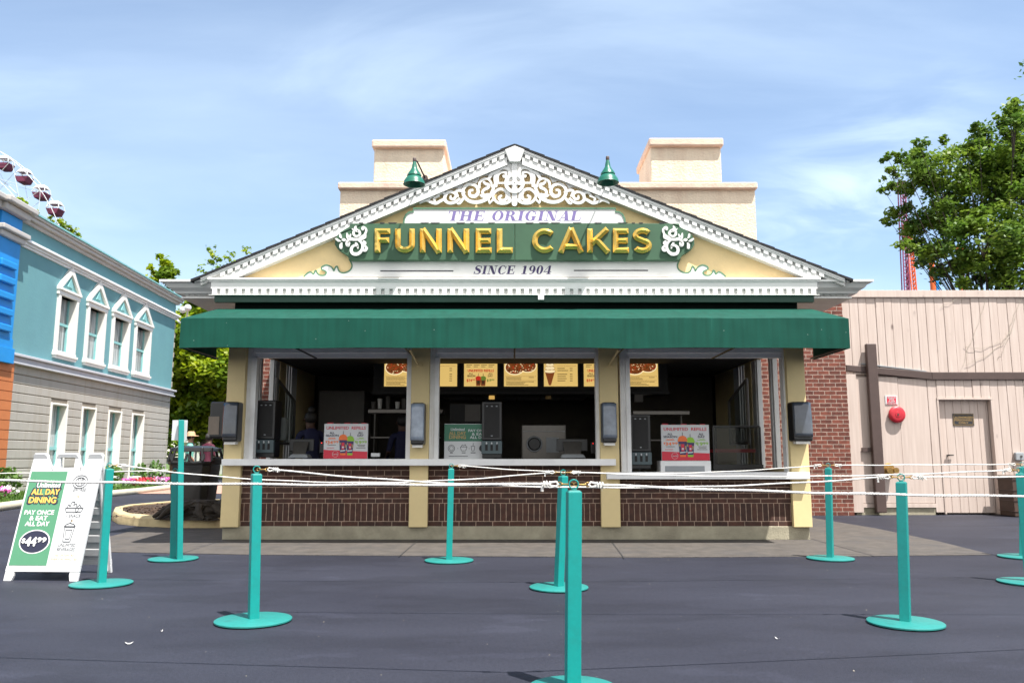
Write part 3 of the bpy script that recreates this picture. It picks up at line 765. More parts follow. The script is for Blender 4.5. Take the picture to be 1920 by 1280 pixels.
def arcbar(mb, pts, w, y=YL):
    k = len(mb.v); n = len(pts)
    for i in range(n):
        a = pts[max(i-1, 0)]; c = pts[min(i+1, n-1)]; dx, dy = c[0]-a[0], c[1]-a[1]; l = sqrt(dx*dx+dy*dy); nx, ny = -dy/l*w/2, dx/l*w/2
        x, yy = pts[i]; endk = 1
        L = (x+nx, yy+ny); R = (x-nx, yy-ny); rx, ry = x, yy
        if i == 0: rx, ry = x+dx/l*w*.5, yy+dy/l*w*.5
        if i == n-1: rx, ry = x-dx/l*w*.5, yy-dy/l*w*.5
        mb.v += [P(*L, y), P(*L, y)+Vector((0, -BASE, 0)), P(rx, ry, y)+Vector((0, -BASE-RH, 0)), P(*R, y)+Vector((0, -BASE, 0)), P(*R, y)]
    for i in range(n-1):
        for j in range(4): mb.face((k+5*i+j, k+5*i+j+1, k+5*i+6+j, k+5*i+5+j))
    mb.face((k, k+1, k+2, k+3, k+4)); e = k+5*(n-1); mb.face((e+4, e+3, e+2, e+1, e))
def arc(cx, cy, rx, ry, a0, a1, n=18): return [(cx+rx*cos(radians(a0+(a1-a0)*i/n)), cy+ry*sin(radians(a0+(a1-a0)*i/n))) for i in range(n+1)]
T0, B0, w = 429.5, 474.5, 10.5; h = w/2
def L_F(x): return [('b', (x+h, B0), (x+h, T0)), ('b', (x, T0+h-.5), (x+29, T0+h-.5)), ('b', (x+h, 451), (x+27, 451))]
def L_E(x): return [('b', (x+h, B0), (x+h, T0)), ('b', (x, T0+h-.5), (x+29, T0+h-.5)), ('b', (x+h, 452), (x+28, 452)), ('b', (x, B0-h+.5), (x+30, B0-h+.5))]
def L_L(x): return [('b', (x+h, B0), (x+h, T0)), ('b', (x, B0-h+.5), (x+30, B0-h+.5))]
def L_N(x): return [('b', (x+h, B0), (x+h, T0)), ('b', (x+41-h, B0), (x+41-h, T0)), ('b', (x+5, T0), (x+36, B0))]
def L_U(x): return [('a', [(x+h, T0), (x+h, T0+12), (x+h, 459)]+arc(x+18.5, 459, 18.5-h, 15.5-h, 180, 0, 16)+[(x+37-h, T0+12), (x+37-h, T0)])]
def L_C(x): return [('a', arc(x+23.5, 452, 23.5-h, 23-h, -42, -318, 26))]
def L_A(x): return [('b', (x+5, B0), (x+25, T0-1)), ('b', (x+44, B0), (x+24, T0-1)), ('b', (x+10, 463), (x+40, 463))]
def L_K(x): return [('b', (x+h, B0), (x+h, T0)), ('b', (x+7, 459), (x+38, T0)), ('b', (x+16, 448), (x+40, B0))]
def L_S(x): return [('a', arc(x+19, 441.5, 12.6, 8.2, -25, -250, 16)[:-1]+arc(x+18.5, 461.2, 13.2, 9.0, -75, 152, 16))]
names = [('F', L_F, 703), ('U', L_U, 741), ('N', L_N, 787.5), ('N', L_N, 839), ('E', L_E, 892), ('L', L_L, 931.5), ('C', L_C, 997.5), ('A', L_A, 1046), ('K', L_K, 1100.5), ('E', L_E, 1149), ('S', L_S, 1185)]
for ch, fnc, x in names:
    mb = MB(); st = 0
    for it in fnc(x):
        if it[0] == 'b': bar(mb, it[1], it[2], w, YL-st)
        else: arcbar(mb, it[1], w, YL-st)
        st += .0006
    put('gold_letter', mb, M['gold'], sg)
# serif italic lettering
def serif(mb, txt, x0_, base, cap, wfac, Y, adv, mi=0, hair=.06, shear=.22):
    """slanted fat-face capitals built of stems, hairlines and rings"""
    cnt = [0]
    def mp(x, y):
        cnt[0] += 1
        return lambda a, b, l=0: None
    def R(q, x0, x1, y0, y1):
        cnt[0] += 1; l = .0008+.00015*cnt[0]
        return mb.poly([fn(q, a, b, l) for a, b in ((x0, y0), (x1, y0), (x1, y1), (x0, y1))])
    def Pg(q, pts): cnt[0] += 1; l = .0008+.00015*cnt[0]; mb.poly([fn(q, a, b, l) for a, b in pts])
    def fn(q, a, b, l): return P(q+(a*wfac+b*shear)*cap, base-b*cap, Y)+Vector((0, -l, 0))
    def ring(q, cx, cy, rx, ry, irx, iry, a0=0, a1=360, n=26):
        cnt[0] += 1; l = .0008+.00015*cnt[0]
        for i in range(n):
            t, u = radians(a0+(a1-a0)*i/n), radians(a0+(a1-a0)*(i+1)/n)
            mb.poly([fn(q, cx+rx*cos(t), cy+ry*sin(t), l), fn(q, cx+rx*cos(u), cy+ry*sin(u), l), fn(q, cx+irx*cos(u), cy+iry*sin(u), l), fn(q, cx+irx*cos(t), cy+iry*sin(t), l)])
    sf = .07
    def stem(q, x, w=.26, y0=0, y1=1, s=True):
        R(q, x, x+w, y0, y1)
        if s: R(q, x-.1, x+w+.1, 0, sf); R(q, x-.1, x+w+.1, 1-sf, 1)
    q = x0_
    for c in txt:
        cnt[0] = 0
        if c == ' ': q += adv.get(' ', .55)*cap; continue
        if c == 'T': stem(q, .34); R(q, .03, .91, 1-sf, 1); Pg(q, [(.0, .68), (.06, .68), (.12, 1), (.03, 1)]); Pg(q, [(.85, 1), (.93, 1), (.93, .68), (.87, .68)])
        elif c == 'H': stem(q, .1); stem(q, .68); R(q, .3, .72, .47, .54)
        elif c == 'I': stem(q, .1)
        elif c == 'L': stem(q, .1); R(q, .3, .8, 0, sf); Pg(q, [(.72, 0), (.82, 0), (.85, .34), (.80, .34)])
        elif c == 'E': stem(q, .1); R(q, .3, .8, 0, sf); R(q, .3, .78, 1-sf, 1); Pg(q, [(.72, 0), (.82, 0), (.85, .32), (.80, .32)]); Pg(q, [(.75, .72), (.80, .72), (.82, 1), (.72, 1)]); R(q, .3, .6, .47, .54); R(q, .58, .64, .36, .65)
        elif c == 'N': R(q, .16, .22, 0, 1); Pg(q, [(.1, 1), (.42, 1), (.92, 0), (.66, 0)]); R(q, .84, .9, 0, 1); R(q, 0, .36, 0, sf); R(q, 0, .3, 1-sf, 1); R(q, .7, 1.04, 1-sf, 1)
        elif c == 'A': Pg(q, [(.08, 0), (.14, 0), (.56, 1), (.5, 1)]); Pg(q, [(.58, 0), (.88, 0), (.64, 1), (.42, 1)]); R(q, .22, .66, .3, .36); R(q, -.06, .28, 0, sf); R(q, .48, 1.0, 0, sf)
        elif c in 'O0': rx = .46 if c == 'O' else .36; ring(q, rx+.04, .5, rx, .52, rx-.25, .46)
        elif c in 'CG':
            ring(q, .5, .5, .46, .52, .2, .46, 48, 312 if c == 'C' else 300); Pg(q, [(.78, .62), (.86, .62), (.88, 1.0), (.8, .9)])
            if c == 'G': R(q, .62, .86, .04, .42); R(q, .54, .96, .40, .46)
            else: Pg(q, [(.7, .03), (.86, .3), (.9, .3), (.84, .12)])
        elif c == 'R': stem(q, .1); ring(q, .44, .745, .36, .255, .12, .19, -90, 90, 16); R(q, .3, .46, 1-.06, 1.0); R(q, .3, .46, .49, .55); Pg(q, [(.48, .5), (.72, .46), (.98, 0), (.68, 0)]); R(q, .9, 1.08, 0, .06)
        elif c == 'S': 
            Pp = [(.76, .78), (.66, .93), (.46, .98), (.26, .92), (.18, .76), (.26, .62), (.46, .52), (.64, .40), (.70, .24), (.60, .08), (.40, .02), (.2, .08), (.1, .24)]
            ws = [.05, .06, .07, .12, .2, .26, .29, .26, .2, .12, .07, .06, .05]
            mb.ribbon(Pp, ws, lambda a, b, l: fn(q, a, b, l), .0008, lift=.0022); R(q, .74, .80, .66, 1.0); R(q, .06, .12, 0, .34)
        elif c == '1': R(q, .28, .54, 0, .98); R(q, .12, .7, 0, sf); Pg(q, [(.08, .84), (.3, .86), (.3, .98), (.2, .92)])
        elif c == '9': ring(q, .4, .68, .34, .33, .11, .27); Pp = [(.66, .66), (.66, .45), (.58, .2), (.42, .05), (.2, .06)]; mb.ribbon(Pp, [.22, .24, .16, .08, .1], lambda a, b, l: fn(q, a, b, l), .0008, lift=.0022)
        elif c == '4': R(q, .46, .70, 0, 1); R(q, 0, .85, .24, .31); Pg(q, [(0, .31), (.07, .31), (.5, .92), (.5, 1)]); R(q, .34, .82, 0, .06)
        q += adv[c]*cap*wfac
ADV = {'T': .98, 'H': 1.16, 'E': .96, 'O': 1.06, 'R': 1.1, 'I': .56, 'G': 1.1, 'N': 1.12, 'A': 1.02, 'L': .95, 'S': .95, 'C': 1.02, '1': .82, '9': .86, '0': .86, '4': .9, ' ': .62}
mb = MB(); serif(mb, 'THE ORIGINAL', 838, 414, 18.6, 1.225, YO-.0, ADV); put('lettering', mb, M['purple'], sg, recalc=False)
mb = MB(); serif(mb, 'SINCE 1904', 887, 514, 16, 1.06, YW1-.0, ADV)
put('lettering', mb, M['purple2'], sg, recalc=False)
mb = MB(); mb.prism([(713, 507), (850, 507), (850, 509), (713, 509)], YW1-.003, YW1-.0005); mb.prism([(1076, 506), (1215, 506), (1215, 508), (1076, 508)], YW1-.003, YW1-.0005); put('painted_rule', mb, M['ink'], sg)
# white carved scrolls at the ends of the green board (zoom px: origin 570,400 scale 9.84)
def Z(pts): return [(570+a/9.84, 400+b/9.84) for a, b in pts]
SCR = [ (Z([(1150,450),(1085,480),(1000,490),(900,490),(830,500),(790,545),(800,600),(830,600)]), [2,3.5,5,5,4,3.5,4,4.5]),
        (Z([(920,350),(925,400),(960,430),(1010,420),(1040,380),(1020,340),(975,320),(950,280),(970,240)]), [4.5,4.5,4,3.5,4,5,6,5,1.5]),
        (Z([(890,290),(930,320),(985,335)]), [1.2,3,4]),
        (Z([(1090,300),(1085,275),(1110,265),(1150,300),(1150,350),(1120,410),(1080,440),(1040,470)]), [5,4,3.5,4,4,4,5,5]),
        (Z([(1145,390),(1140,430),(1150,450)]), [2,3,1.5]),
        (Z([(800,370),(810,430),(830,470),(900,480)]), [1.5,5,6,5]), (Z([(870,400),(850,440),(840,460)]), [2.5,3,3]),
        (Z([(850,540),(835,580),(810,590)]), [2,4,4]),
        (Z([(1000,490),(1060,540),(1090,600),(1080,670),(1040,730),(980,760),(910,750),(880,700),(890,640),(940,600),(990,610),(1000,650)]), [4,4.5,5,5,5.5,6,6,5.5,5,4,3.5,2.5]),
        (Z([(990,610),(975,570),(960,560)]), [5,4,3]), (Z([(1080,570),(1120,580),(1135,550),(1110,530)]), [4,5,4.5,4]),
        (Z([(1090,690),(1140,690),(1160,650),(1140,620)]), [4,5.5,5,4]),
        (Z([(675,400),(680,440),(705,470)]), [3.5,4.5,1]), (Z([(600,480),(640,510),(690,525)]), [3,4.5,1]), (Z([(690,640),(690,590),(715,550)]), [5.5,5.5,1]),
        (Z([(725,500),(745,500),(765,500)]), [4,6,4]) ]
for flip in (0, 1):
    mb = MB(); st = 0
    for pts, ws in SCR:
        q = [((1930-a) if flip else a, b) for a, b in pts]; st += .0005
        # smooth the stroke
        qq, ww = [], []
        for i in range(len(q)-1):
            for t in (0, .33, .66):
                a = q[max(i-1, 0)]; b = q[i]; c = q[i+1]; d = q[min(i+2, len(q)-1)]
                f_ = lambda k: .5*((2*b[k])+(-a[k]+c[k])*t+(2*a[k]-5*b[k]+4*c[k]-d[k])*t*t+(-a[k]+3*b[k]-3*c[k]+d[k])*t**3)
                qq.append((f_(0), f_(1))); ww.append(ws[i]+(ws[i+1]-ws[i])*t)
        qq.append(q[-1]); ww.append(ws[-1])
        mb.ribbon(qq, ww, lambda a, b, l: P(a, b, YG)+Vector((0, -l, 0)), .028, lift=.028+st)
        for pe, we in ((q[0], ws[0]), (q[-1], ws[-1])):
            if we > 2.4: mb.tube([P(pe[0], pe[1], YG)+Vector((0, -.004, 0)), P(pe[0], pe[1], YG)+Vector((0, -.0275-st, 0))], we/2*YG/F, 12)
    put('carved_scroll', mb, M['white'], sg)

# ------------------------------------------------------------------ gable fretwork
fw = thing('gable_fretwork', 'white scroll-sawn fretwork filling the top of the gable', 'ornament', P(965, 385, YE+.03))
FY = YE+.015
def Q(pts): return [(800+a/5.647, 290+b/5.647) for a, b in pts]
def smooth(q, ws):
    qq, ww = [], []
    for i in range(len(q)-1):
        for t in (0, .25, .5, .75):
            a = q[max(i-1, 0)]; b = q[i]; c = q[i+1]; d = q[min(i+2, len(q)-1)]
            f_ = lambda k: .5*((2*b[k])+(-a[k]+c[k])*t+(2*a[k]-5*b[k]+4*c[k]-d[k])*t*t+(-a[k]+3*b[k]-3*c[k]+d[k])*t**3)
            qq.append((f_(0), f_(1))); ww.append(ws[i]+(ws[i+1]-ws[i])*t)
    return qq+[q[-1]], ww+[ws[-1]]
def spiral(cx, cy, r0, r1, a0, a1, n=14, sq=1.0): return [(cx+(r0+(r1-r0)*i/n)*cos(radians(a0+(a1-a0)*i/n)), cy+sq*(r0+(r1-r0)*i/n)*sin(radians(a0+(a1-a0)*i/n))) for i in range(n+1)]
FR = []
def fr(pts, w): FR.append((pts, w if isinstance(w, list) else [w]*len(pts)))
# left half, zoom px; centre line x=930
fr([(930, 110), (930, 520)], 62)                                   # spine (covered by the rosette ring)
fr([(740, 300), (860, 300)], 20)
fr([(760, 300), (752, 250), (765, 205), (800, 185), (840, 195), (835, 225), (812, 225)], [22, 22, 22, 24, 26, 24, 24])   # inner top curl
fr([(880, 250), (845, 235), (815, 235)], [50, 30, 20])
fr([(735, 330), (725, 240), (760, 165), (820, 140), (870, 160), (880, 215)], [34, 36, 34, 34, 30, 26])                 # big arch over it
fr([(860, 400), (870, 440), (875, 500)], [46, 40, 30])
fr([(700, 440), (720, 400), (770, 365), (830, 380), (850, 430), (835, 475), (790, 485), (765, 455), (790, 435)], [26, 26, 30, 30, 30, 30, 34, 28, 24])  # lower inner scroll
fr([(700, 440), (730, 490), (780, 515), (850, 510), (900, 480)], [26, 30, 32, 32, 26])
fr([(720, 320), (690, 400), (650, 460), (560, 500), (480, 500), (420, 470), (385, 410), (390, 360), (430, 320), (480, 315), (530, 340), (545, 400), (510, 440), (460, 430), (455, 385), (485, 375)], [30, 34, 40, 40, 38, 36, 36, 34, 32, 30, 34, 36, 40, 34, 28, 26])  # great S scroll
fr([(560, 350), (560, 300), (590, 265), (640, 255), (680, 290), (690, 340)], [20, 28, 26, 24, 22, 22])
fr([(605, 290), (625, 310), (655, 320), (650, 350), (610, 370), (590, 400), (610, 430), (650, 420)], [26, 30, 34, 34, 30, 28, 30, 26])
fr([(660, 250), (690, 205), (740, 180)], [34, 34, 24])
fr([(570, 430), (600, 445), (650, 440), (690, 420)], [20, 30, 30, 20])
fr([(655, 470), (665, 520)], [26, 10]); fr([(700, 480), (680, 500), (668, 522)], [26, 20, 8])
fr([(385, 470), (350, 515), (320, 520)], [30, 26, 12])
fr([(400, 400), (350, 380), (310, 390), (330, 440)], [22, 30, 30, 24])
fr([(345, 470), (310, 500), (250, 515), (200, 490), (195, 440), (230, 400), (280, 400), (310, 430), (290, 470), (255, 465), (255, 440)], [30, 30, 32, 34, 34, 30, 28, 28, 30, 26, 20])
fr([(200, 420), (160, 400), (120, 430)], [22, 26, 20]); fr([(190, 470), (150, 490), (100, 515), (50, 505), (0, 485), (-50, 500), (-75, 520)], [30, 32, 34, 32, 26, 24, 10])
fr([(130, 440), (100, 450), (75, 475), (95, 490)], [20, 20, 22, 16]); fr([(20, 480), (50, 450), (80, 440)], [20, 24, 14])
mb = MB(); st = 0
for flip in (0, 1):
    for pts, ws in FR:
        q, w_ = smooth(Q(pts), [k/5.647*.96 for k in ws]); st += .00035
        if flip: q = [(1929.4-a, b) for a, b in q]
        mb.ribbon(q, w_, lambda a, b, l: P(a, b, FY)+Vector((0, -l, 0)), .024, lift=st)
        for pe, we in ((q[0], w_[0]), (q[-1], w_[-1])):
            if we > 3.2: mb.tube([P(pe[0], pe[1], FY)+Vector((0, .022, 0)), P(pe[0], pe[1], FY)+Vector((0, -st+.0004, 0))], we/2*FY/F, 12)
put('scrollwork', mb, M['white'], fw)
c = Q([(930, 305)])[0]; mb = MB()
mb.ribbon([(c[0]+a, c[1]+b) for a, b in spiral(0, 0, 16.0, 16.0, 0, 360, 28)], 6.5, lambda a, b, l: P(a, b, FY)+Vector((0, -l, 0)), .03, lift=.022)
for k in range(4):
    a = radians(90*k); mb.ribbon([(c[0]+3.0*cos(a), c[1]+3.0*sin(a)), (c[0]+14*cos(a), c[1]+14*sin(a))], [5.5, 9], lambda a, b, l: P(a, b, FY)+Vector((0, -l, 0)), .03, lift=.0225+.0004*k)
mb.ribbon([(c[0]+a, c[1]+b) for a, b in spiral(0, 0, 3.4, 3.4, 0, 360, 16)], 4.0, lambda a, b, l: P(a, b, FY)+Vector((0, -l, 0)), .03, lift=.0245)
put('rosette', mb, M['white'], fw)
# the board the scrolls hang from, following the rake, with pierced edge teeth
mb = MB()
for sg_ in (-1, 1):
    def u_(o): return 965+sg_*o
    def e(o): return yl(u_(o))+32.5
    pr = [0, 30, 60, 90, 120, 150, 178]
    for a, b in zip(pr, pr[1:]):
        m_ = (a+b)/2; k = .4+.6*(1-a/180)
        mb.prism([(u_(a), e(a)-1), (u_(b), e(b)-1), (u_(b), e(b)+3), (u_(m_+6), e(m_)+9*k), (u_(m_-4), e(m_)+13*k), (u_(a+5), e(a)+7*k), (u_(a), e(a)+3)], FY+.0255, FY+.05)
mb.prism([(952, 303), (978, 303), (984, 318), (974, 330), (956, 330), (946, 318)], FY+.026, FY+.052)
put('edge_board', mb, M['white'], fw)

# ------------------------------------------------------------------ gooseneck lamps
def lamp(u, v, ub, vb, label):
    YLm = YE-.42; c = P(u, v, YLm); k = YLm/F
    t = thing('gooseneck_lamp', label, 'lamp', c, group='green barn lamps over the gable')
    mb = MB(); prof = [(.001, 46), (3, 46), (4.5, 40), (5.5, 33), (6.5, 31), (9.5, 26), (13.5, 20), (14.3, 17), (13, 15.5), (16.5, 12), (20, 6), (20.6, 2), (21.6, 0), (20, 0), (18, 3), (10, 14), (.001, 16)]
    mb.lathe([(r*k, h*k) for r, h in prof], c, 32); put('lamp_shade', mb, mat('lamp_green', (.012, .13, .085), .35, .1), t, smooth=True)
    mb = MB(); b = P(ub, vb, YE+.1); top = c+Vector((0, 0, 46*k)); mid = top+Vector((0, .05, .045))
    mb.tube([top-Vector((0, 0, .02)), mid, top.lerp(b, .25)+Vector((0, 0, .06)), b], .011, 8)
    mb.cyl(b-Vector((0, .02, 0)), b+Vector((0, .03, 0)), .04)
    mb.lathe([(.02, 0), (.024, .01), (.024, .05), (.018, .06), (.001, .065)], top-Vector((0, 0, .005)), 12)
    put('arm', mb, M['brown'], t, smooth=True)
lamp(776.5, 346, 797, 334, 'green barn lamp above the left slope of the gable')
lamp(1140, 343, 1146, 338, 'green barn lamp above the right slope of the gable')
# ================================================================== GROUND
mb = MB(); g = [-400, -60, -20, -8, 0, 8, 20, 60, 400]; gy = [-60, -10, 0, 4, 8, 12, 20, 60, 900]
for i in range(8):
    for j in range(8): mb.poly([(g[i], gy[j], 0), (g[i+1], gy[j], 0), (g[i+1], gy[j+1], 0), (g[i], gy[j+1], 0)])
tag(put('ground', mb, M['asphalt']), kind='structure')
ap = [G(u, v) for u, v in ((150, 1033), (205, 1035), (480, 1040), (780, 1042), (1200, 1045), (1570, 1043), (1860, 1040), (1760, 1015), (1640, 990), (1530, 972), (1500, 965), (430, 965), (412, 985), (330, 984), (270, 990), (205, 1006))]
mb = MB(); mb.prism_xy([(p.x, p.y) for p in ap], .001, .006); tag(put('pavement', mb, M['apron']), kind='structure')
mb = MB()
for (a, b) in (((1146, 1014), (1170, 1046)), ((783, 1013), (748, 1043)), ((1522, 1010), (1640, 1042)), ((415, 1013), (330, 1040))):
    A, B = G(*a, .0075), G(*b, .0075); d = Vector((.007, 0, 0)); mb.poly([A-d, A+d, B+d, B-d])
tag(put('pavement_joints', mb, M['ink']), kind='structure')
# darker strip with a ragged edge along the foundation
mb = MB(); 
xa, xb = px(416, 1012, YF), px(1440, 1012, YF)
random.seed(5); pts = [(xa, YF), (xb, YF)]
n = 40
for i in range(n+1): pts.append((xb+(xa-xb)*i/n, YF-.04-random.random()*.05))
mb.prism_xy(pts, .0062, .009); tag(put('pavement_strip', mb, mat('dark_strip', (.05, .048, .04), .5, .3, 8)), kind='structure')

# ================================================================== REAR STUCCO BUILDING
YS = 17.6
st = thing('stucco_building', 'cream stucco building behind the kiosk roof with two square chimneys', 'building', P(1027, 700, YS))
mb = MB(); x0, x1 = px(637, 400, YS), px(1417, 400, YS); mb.box(x0, x1, YS, YS+5, 0, pz(352, YS)-.002); put('wall', mb, M['stucco'], st)
mb = MB(); mb.box(px(633, 348, YS-.12), px(1421, 348, YS-.12), YS-.12, YS+5.1, pz(353.5, YS-.12), pz(341, YS-.12)); put('parapet_cap', mb, M['stucco2'], st, bevel=.03)
for (a, b, ca, cb_, t, m_) in ((700, 832, 697, 836, 261, 275), (1221, 1354, 1217, 1357, 258, 272)):
    mb = MB(); mb.box(px(a, 330, YS), px(b, 330, YS), YS+.02, YS+1.7, pz(341, YS), pz(m_, YS)); c = put('chimney', mb, M['stucco'], st, bevel=.03)
    mb = MB(); mb.box(px(ca, 265, YS-.1), px(cb_, 265, YS-.1), YS-.1, YS+1.82, pz(m_+1, YS-.1), pz(t, YS-.1)); put('chimney_cap', mb, M['stucco2'], c, bevel=.035)

# ================================================================== WOODEN BUILDING (right)
YW_ = G(960, 965).y; print('YW', YW_, 'YF', YF, 'YA', YA)
wb = thing('plank_building', 'pale pink painted plank building with a brown rail and a recessed service door', 'building', P(1750, 965, YW_))
zt_ = pz(558, YW_); xw = px(1583, 700, YW_)
xend = 14.5; zr = pz(704, YW_)
mb = MB(); random.seed(11)
# body behind the boards
dx0, dx1 = px(1767, 860, YW_), px(1866, 860, YW_); dz = pz(749, YW_)
yb = YW_+.06
mb.box(xw+.1, dx0-.02, yb, yb+3, .14, zt_); mb.box(dx1+.02, xend, yb, yb+3, 0, zt_); mb.box(dx0-.02, dx1+.02, yb, yb+3, dz, zt_); mb.box(dx0-.02, dx1+.02, yb+.25, yb+3, 0, dz)
put('wall', mb, M['wood'], wb)
mb = MB(); x = xw
while x < xend:
    w_ = random.uniform(.155, .19); o_ = random.uniform(0, .012)
    mb.box(x+.0035, x+w_-.0035, YW_-.004-o_, yb+.001, zr+.02, zt_-.004-random.random()*.01)
    x += w_
x = px(1748, 860, YW_)
while x < xend:
    w_ = random.uniform(.155, .19); o_ = random.uniform(0, .010); a, b = x+.0035, x+w_-.0035
    z0 = .05 if (b < dx0 or a > dx1) else dz+.012
    if a < dx0 < b or a < dx1 < b: pass
    if z0 < .1: 
        if b > dx0 and a < dx0: b = dx0
    mb.box(a, b, YW_-.004-o_, yb+.001, z0, zr-.06); x += w_
put('planks', mb, M['wood'], wb, bevel=.003, seg=1)
mb = MB()
xp0, xp1, xp2 = px(1600, 850, YW_), px(1692, 850, YW_), px(1747, 850, YW_)
zp0, zp1 = pz(951, YW_), zr-.03
mb.box(xw, px(1608, 800, YW_), YW_-.06, yb+.2, .05, zp1+.05); mb.box(px(1609, 800, YW_), xp1-.003, YW_-.008, yb, zp0+.08, zp1); mb.box(xp1+.003, xp2-.004, YW_-.004, yb, zp0+.08, zp1-.03)
mb.box(px(1609, 800, YW_), xp2, YW_-.022, yb, zp0, zp0+.072)
put('panel', mb, M['wood'], wb, bevel=.003)
mb = MB(); mb.box(px(1606, 950, YW_), xp2, YW_+.01, yb+.1, 0, zp0-.004); put('foundation', mb, M['concrete'], wb)
mb = MB(); mb.box(xw-.01, xend, YW_-.05, yb+3, zt_, pz(545, YW_)); mb.box(xw-.02, xend, YW_-.03, YW_-.005, zt_-.012, zt_-.002); put('cap_board', mb, M['wood'], wb, bevel=.006)
# brown rail
mb = MB(); q0, q1, q2 = P(1585, 690, YW_), P(1745, 705, YW_), P(1990, 705, YW_); hh = .075
for a, b, s_ in ((q0, q1, .8), (q1, Vector((xend, YW_, q1.z)), 1.0)):
    lo = [a+Vector((0, -.055, -hh*s_)), b+Vector((0, -.055, -hh)), b+Vector((0, -.055, hh)), a+Vector((0, -.055, hh*s_))]
    mb.hexa(lo, [p+Vector((0, .085, 0)) for p in lo])
put('rail', mb, M['brown'], wb, bevel=.01)
mb = MB(); lo = [q0+Vector((.3, -.045, .075)), q1+Vector((-.1, -.045, .082)), q1+Vector((-.1, -.045, .10)), q0+Vector((.3, -.045, .095))]; mb.hexa(lo, [p+Vector((0, .08, 0)) for p in lo]); put('flashing', mb, M['greypanel'], wb)
dp = P(1628, 966, YW_); mb = MB()
mb.box(px(1618, 650, YW_), px(1636.5, 650, YW_), YW_-.16, YW_-.057, .05, pz(646, YW_)); 
put('downpipe', mb, M['brown'], wb, bevel=.015)
mb = MB(); mb.box(px(1611, 800, YW_), px(1640, 800, YW_), YW_-.075, YW_-.03, pz(846, YW_), pz(839, YW_)); put('pipe_clamp', mb, M['brown'], wb)
# door
mb = MB(); dy = yb+.04; x = dx0+.012
mb.box(dx0+.005, dx1-.005, dy+.012, dy+.06, .03, dz-.005)
while x < dx1-.03:
    w_ = min(.16, dx1-.012-x); mb.box(x+.003, x+w_-.003, dy, dy+.014, .035, dz-.01); x += w_
d = put('door', mb, M['wood'], wb, bevel=.002, seg=1)
mb = MB(); c = P(1776, 853, dy); mb.box(c.x-.03, c.x+.10, dy-.05, dy-.03, c.z-.01, c.z+.012); mb.box(c.x-.01, c.x+.02, dy-.05, dy, c.z-.01, c.z+.01); put('handle', mb, M['black'], d)
mb = MB(); mb.box(dx0-.03, dx0, YW_-.02, dy+.012, .02, dz+.03); mb.box(dx1, dx1+.03, YW_-.02, dy+.012, .02, dz+.03); mb.box(dx0-.03, dx1+.03, YW_-.024, dy+.012, dz+.001, dz+.04); put('door_frame', mb, M['wood'], wb)
# things fixed to it
o = thing('door_sign', 'small black sign with gold AUTHORIZED PERSONNEL ONLY on the plank door', 'sign', P(1806, 786, dy))
mb = MB(); y_ = dy-.012; mb.box(px(1787, 786, y_), px(1826, 786, y_), y_, dy-.001, pz(797.5, y_), pz(775, y_)); put('plate', mb, M['ink'], o)
mb = MB(); f = pxframe(y_)
for t_, a, b in (('AUTHORIZED', 780, 784.3), ('PERSONNEL', 785, 789.3), ('ONLY', 790, 794.3)):
    w_ = 9 if t_ == 'ONLY' else 16.5; letter(mb, t_, (1806.5-w_, b-.3, 1806.5+w_, a+.3), f, 0, .0)
for q in (((1788.5, 776.5), (1824.5, 776.5)), ((1788.5, 796), (1824.5, 796)), ((1788.5, 776.5), (1788.5, 796)), ((1824.5, 776.5), (1824.5, 796))): pline(mb, f, q, .6, .003)
put('lettering', mb, M['ochre'], o, recalc=False)
o = thing('alarm_bell', 'round red alarm bell on the pink plank wall', 'alarm bell', P(1680, 777, YW_))
mb = MB(); c = P(1680, 777, YW_-.02); r_ = .157; prof = [(.001, -.09), (.05, -.09), (.055, -.084), (.11, -.082), (.135, -.075), (r_, -.055), (r_, -.02), (r_-.02, 0), (.001, 0)]
mb.lathe(prof, c, 36, 'y'); put('dome', mb, M['red'], o, smooth=True)
mb = MB(); mb.lathe([(.001, -.10), (.015, -.1), (.02, -.09), (.001, -.088)], c, 12, 'y'); put('bolt', mb, M['brown'], o)
o = thing('warning_plate', 'small red and white printed plate above the red alarm bell', 'sign', P(1671, 748, YW_))
y_ = YW_-.02; mb = MB(); mb.box(px(1660, 749, y_), px(1682.5, 749, y_), y_, YW_-.006, pz(758, y_), pz(741, y_)); put('plate', mb, M['printwhite'], o)
mb = MB(); f = pxframe(y_)
rect(mb, f, 1663, 743.2, 1680, 754.5, .003, 0)
letter(mb, 'SPRINKLER', (1664, 746.6, 1679, 743.9), f, 1, .03, 0, .006); letter(mb, 'FIRE', (1667, 750.2, 1676, 747.3), f, 1, .03, 0, .006); letter(mb, 'ALARM', (1665.5, 753.9, 1677.5, 751), f, 1, .03, 0, .006)
letter(mb, 'WHEN BELL RINGS CALL', (1662, 757.6, 1681, 755.4), f, 0, .03, 0, .004)
put('lettering', mb, [M['signred'], M['printwhite']], o, recalc=False)
o = thing('hose_inlet', 'brass fire hose inlet with round plate low on the plank wall', 'hose inlet', P(1667, 880, YW_))
mb = MB(); c = P(1666, 880, YW_-.012); mb.lathe([(.001, -.02), (.11, -.02), (.125, 0), (.001, 0)], c, 28, 'y'); put('wall_plate', mb, M['brass'], o, smooth=True)
for s_ in (-.055, .06):
    mb = MB(); mb.cyl(c+Vector((s_*.3, -.01, 0)), c+Vector((s_, -.15, -.01)), .04, .045, 16); mb.cyl(c+Vector((s_, -.15, -.01)), c+Vector((s_*1.08, -.19, -.012)), .055, .055, 12); put('cap', mb, M['brass'], o, smooth=True)
o = thing('switch_box', 'grey outdoor switch box right of the plank door', 'switch box', P(1909, 855, YW_))
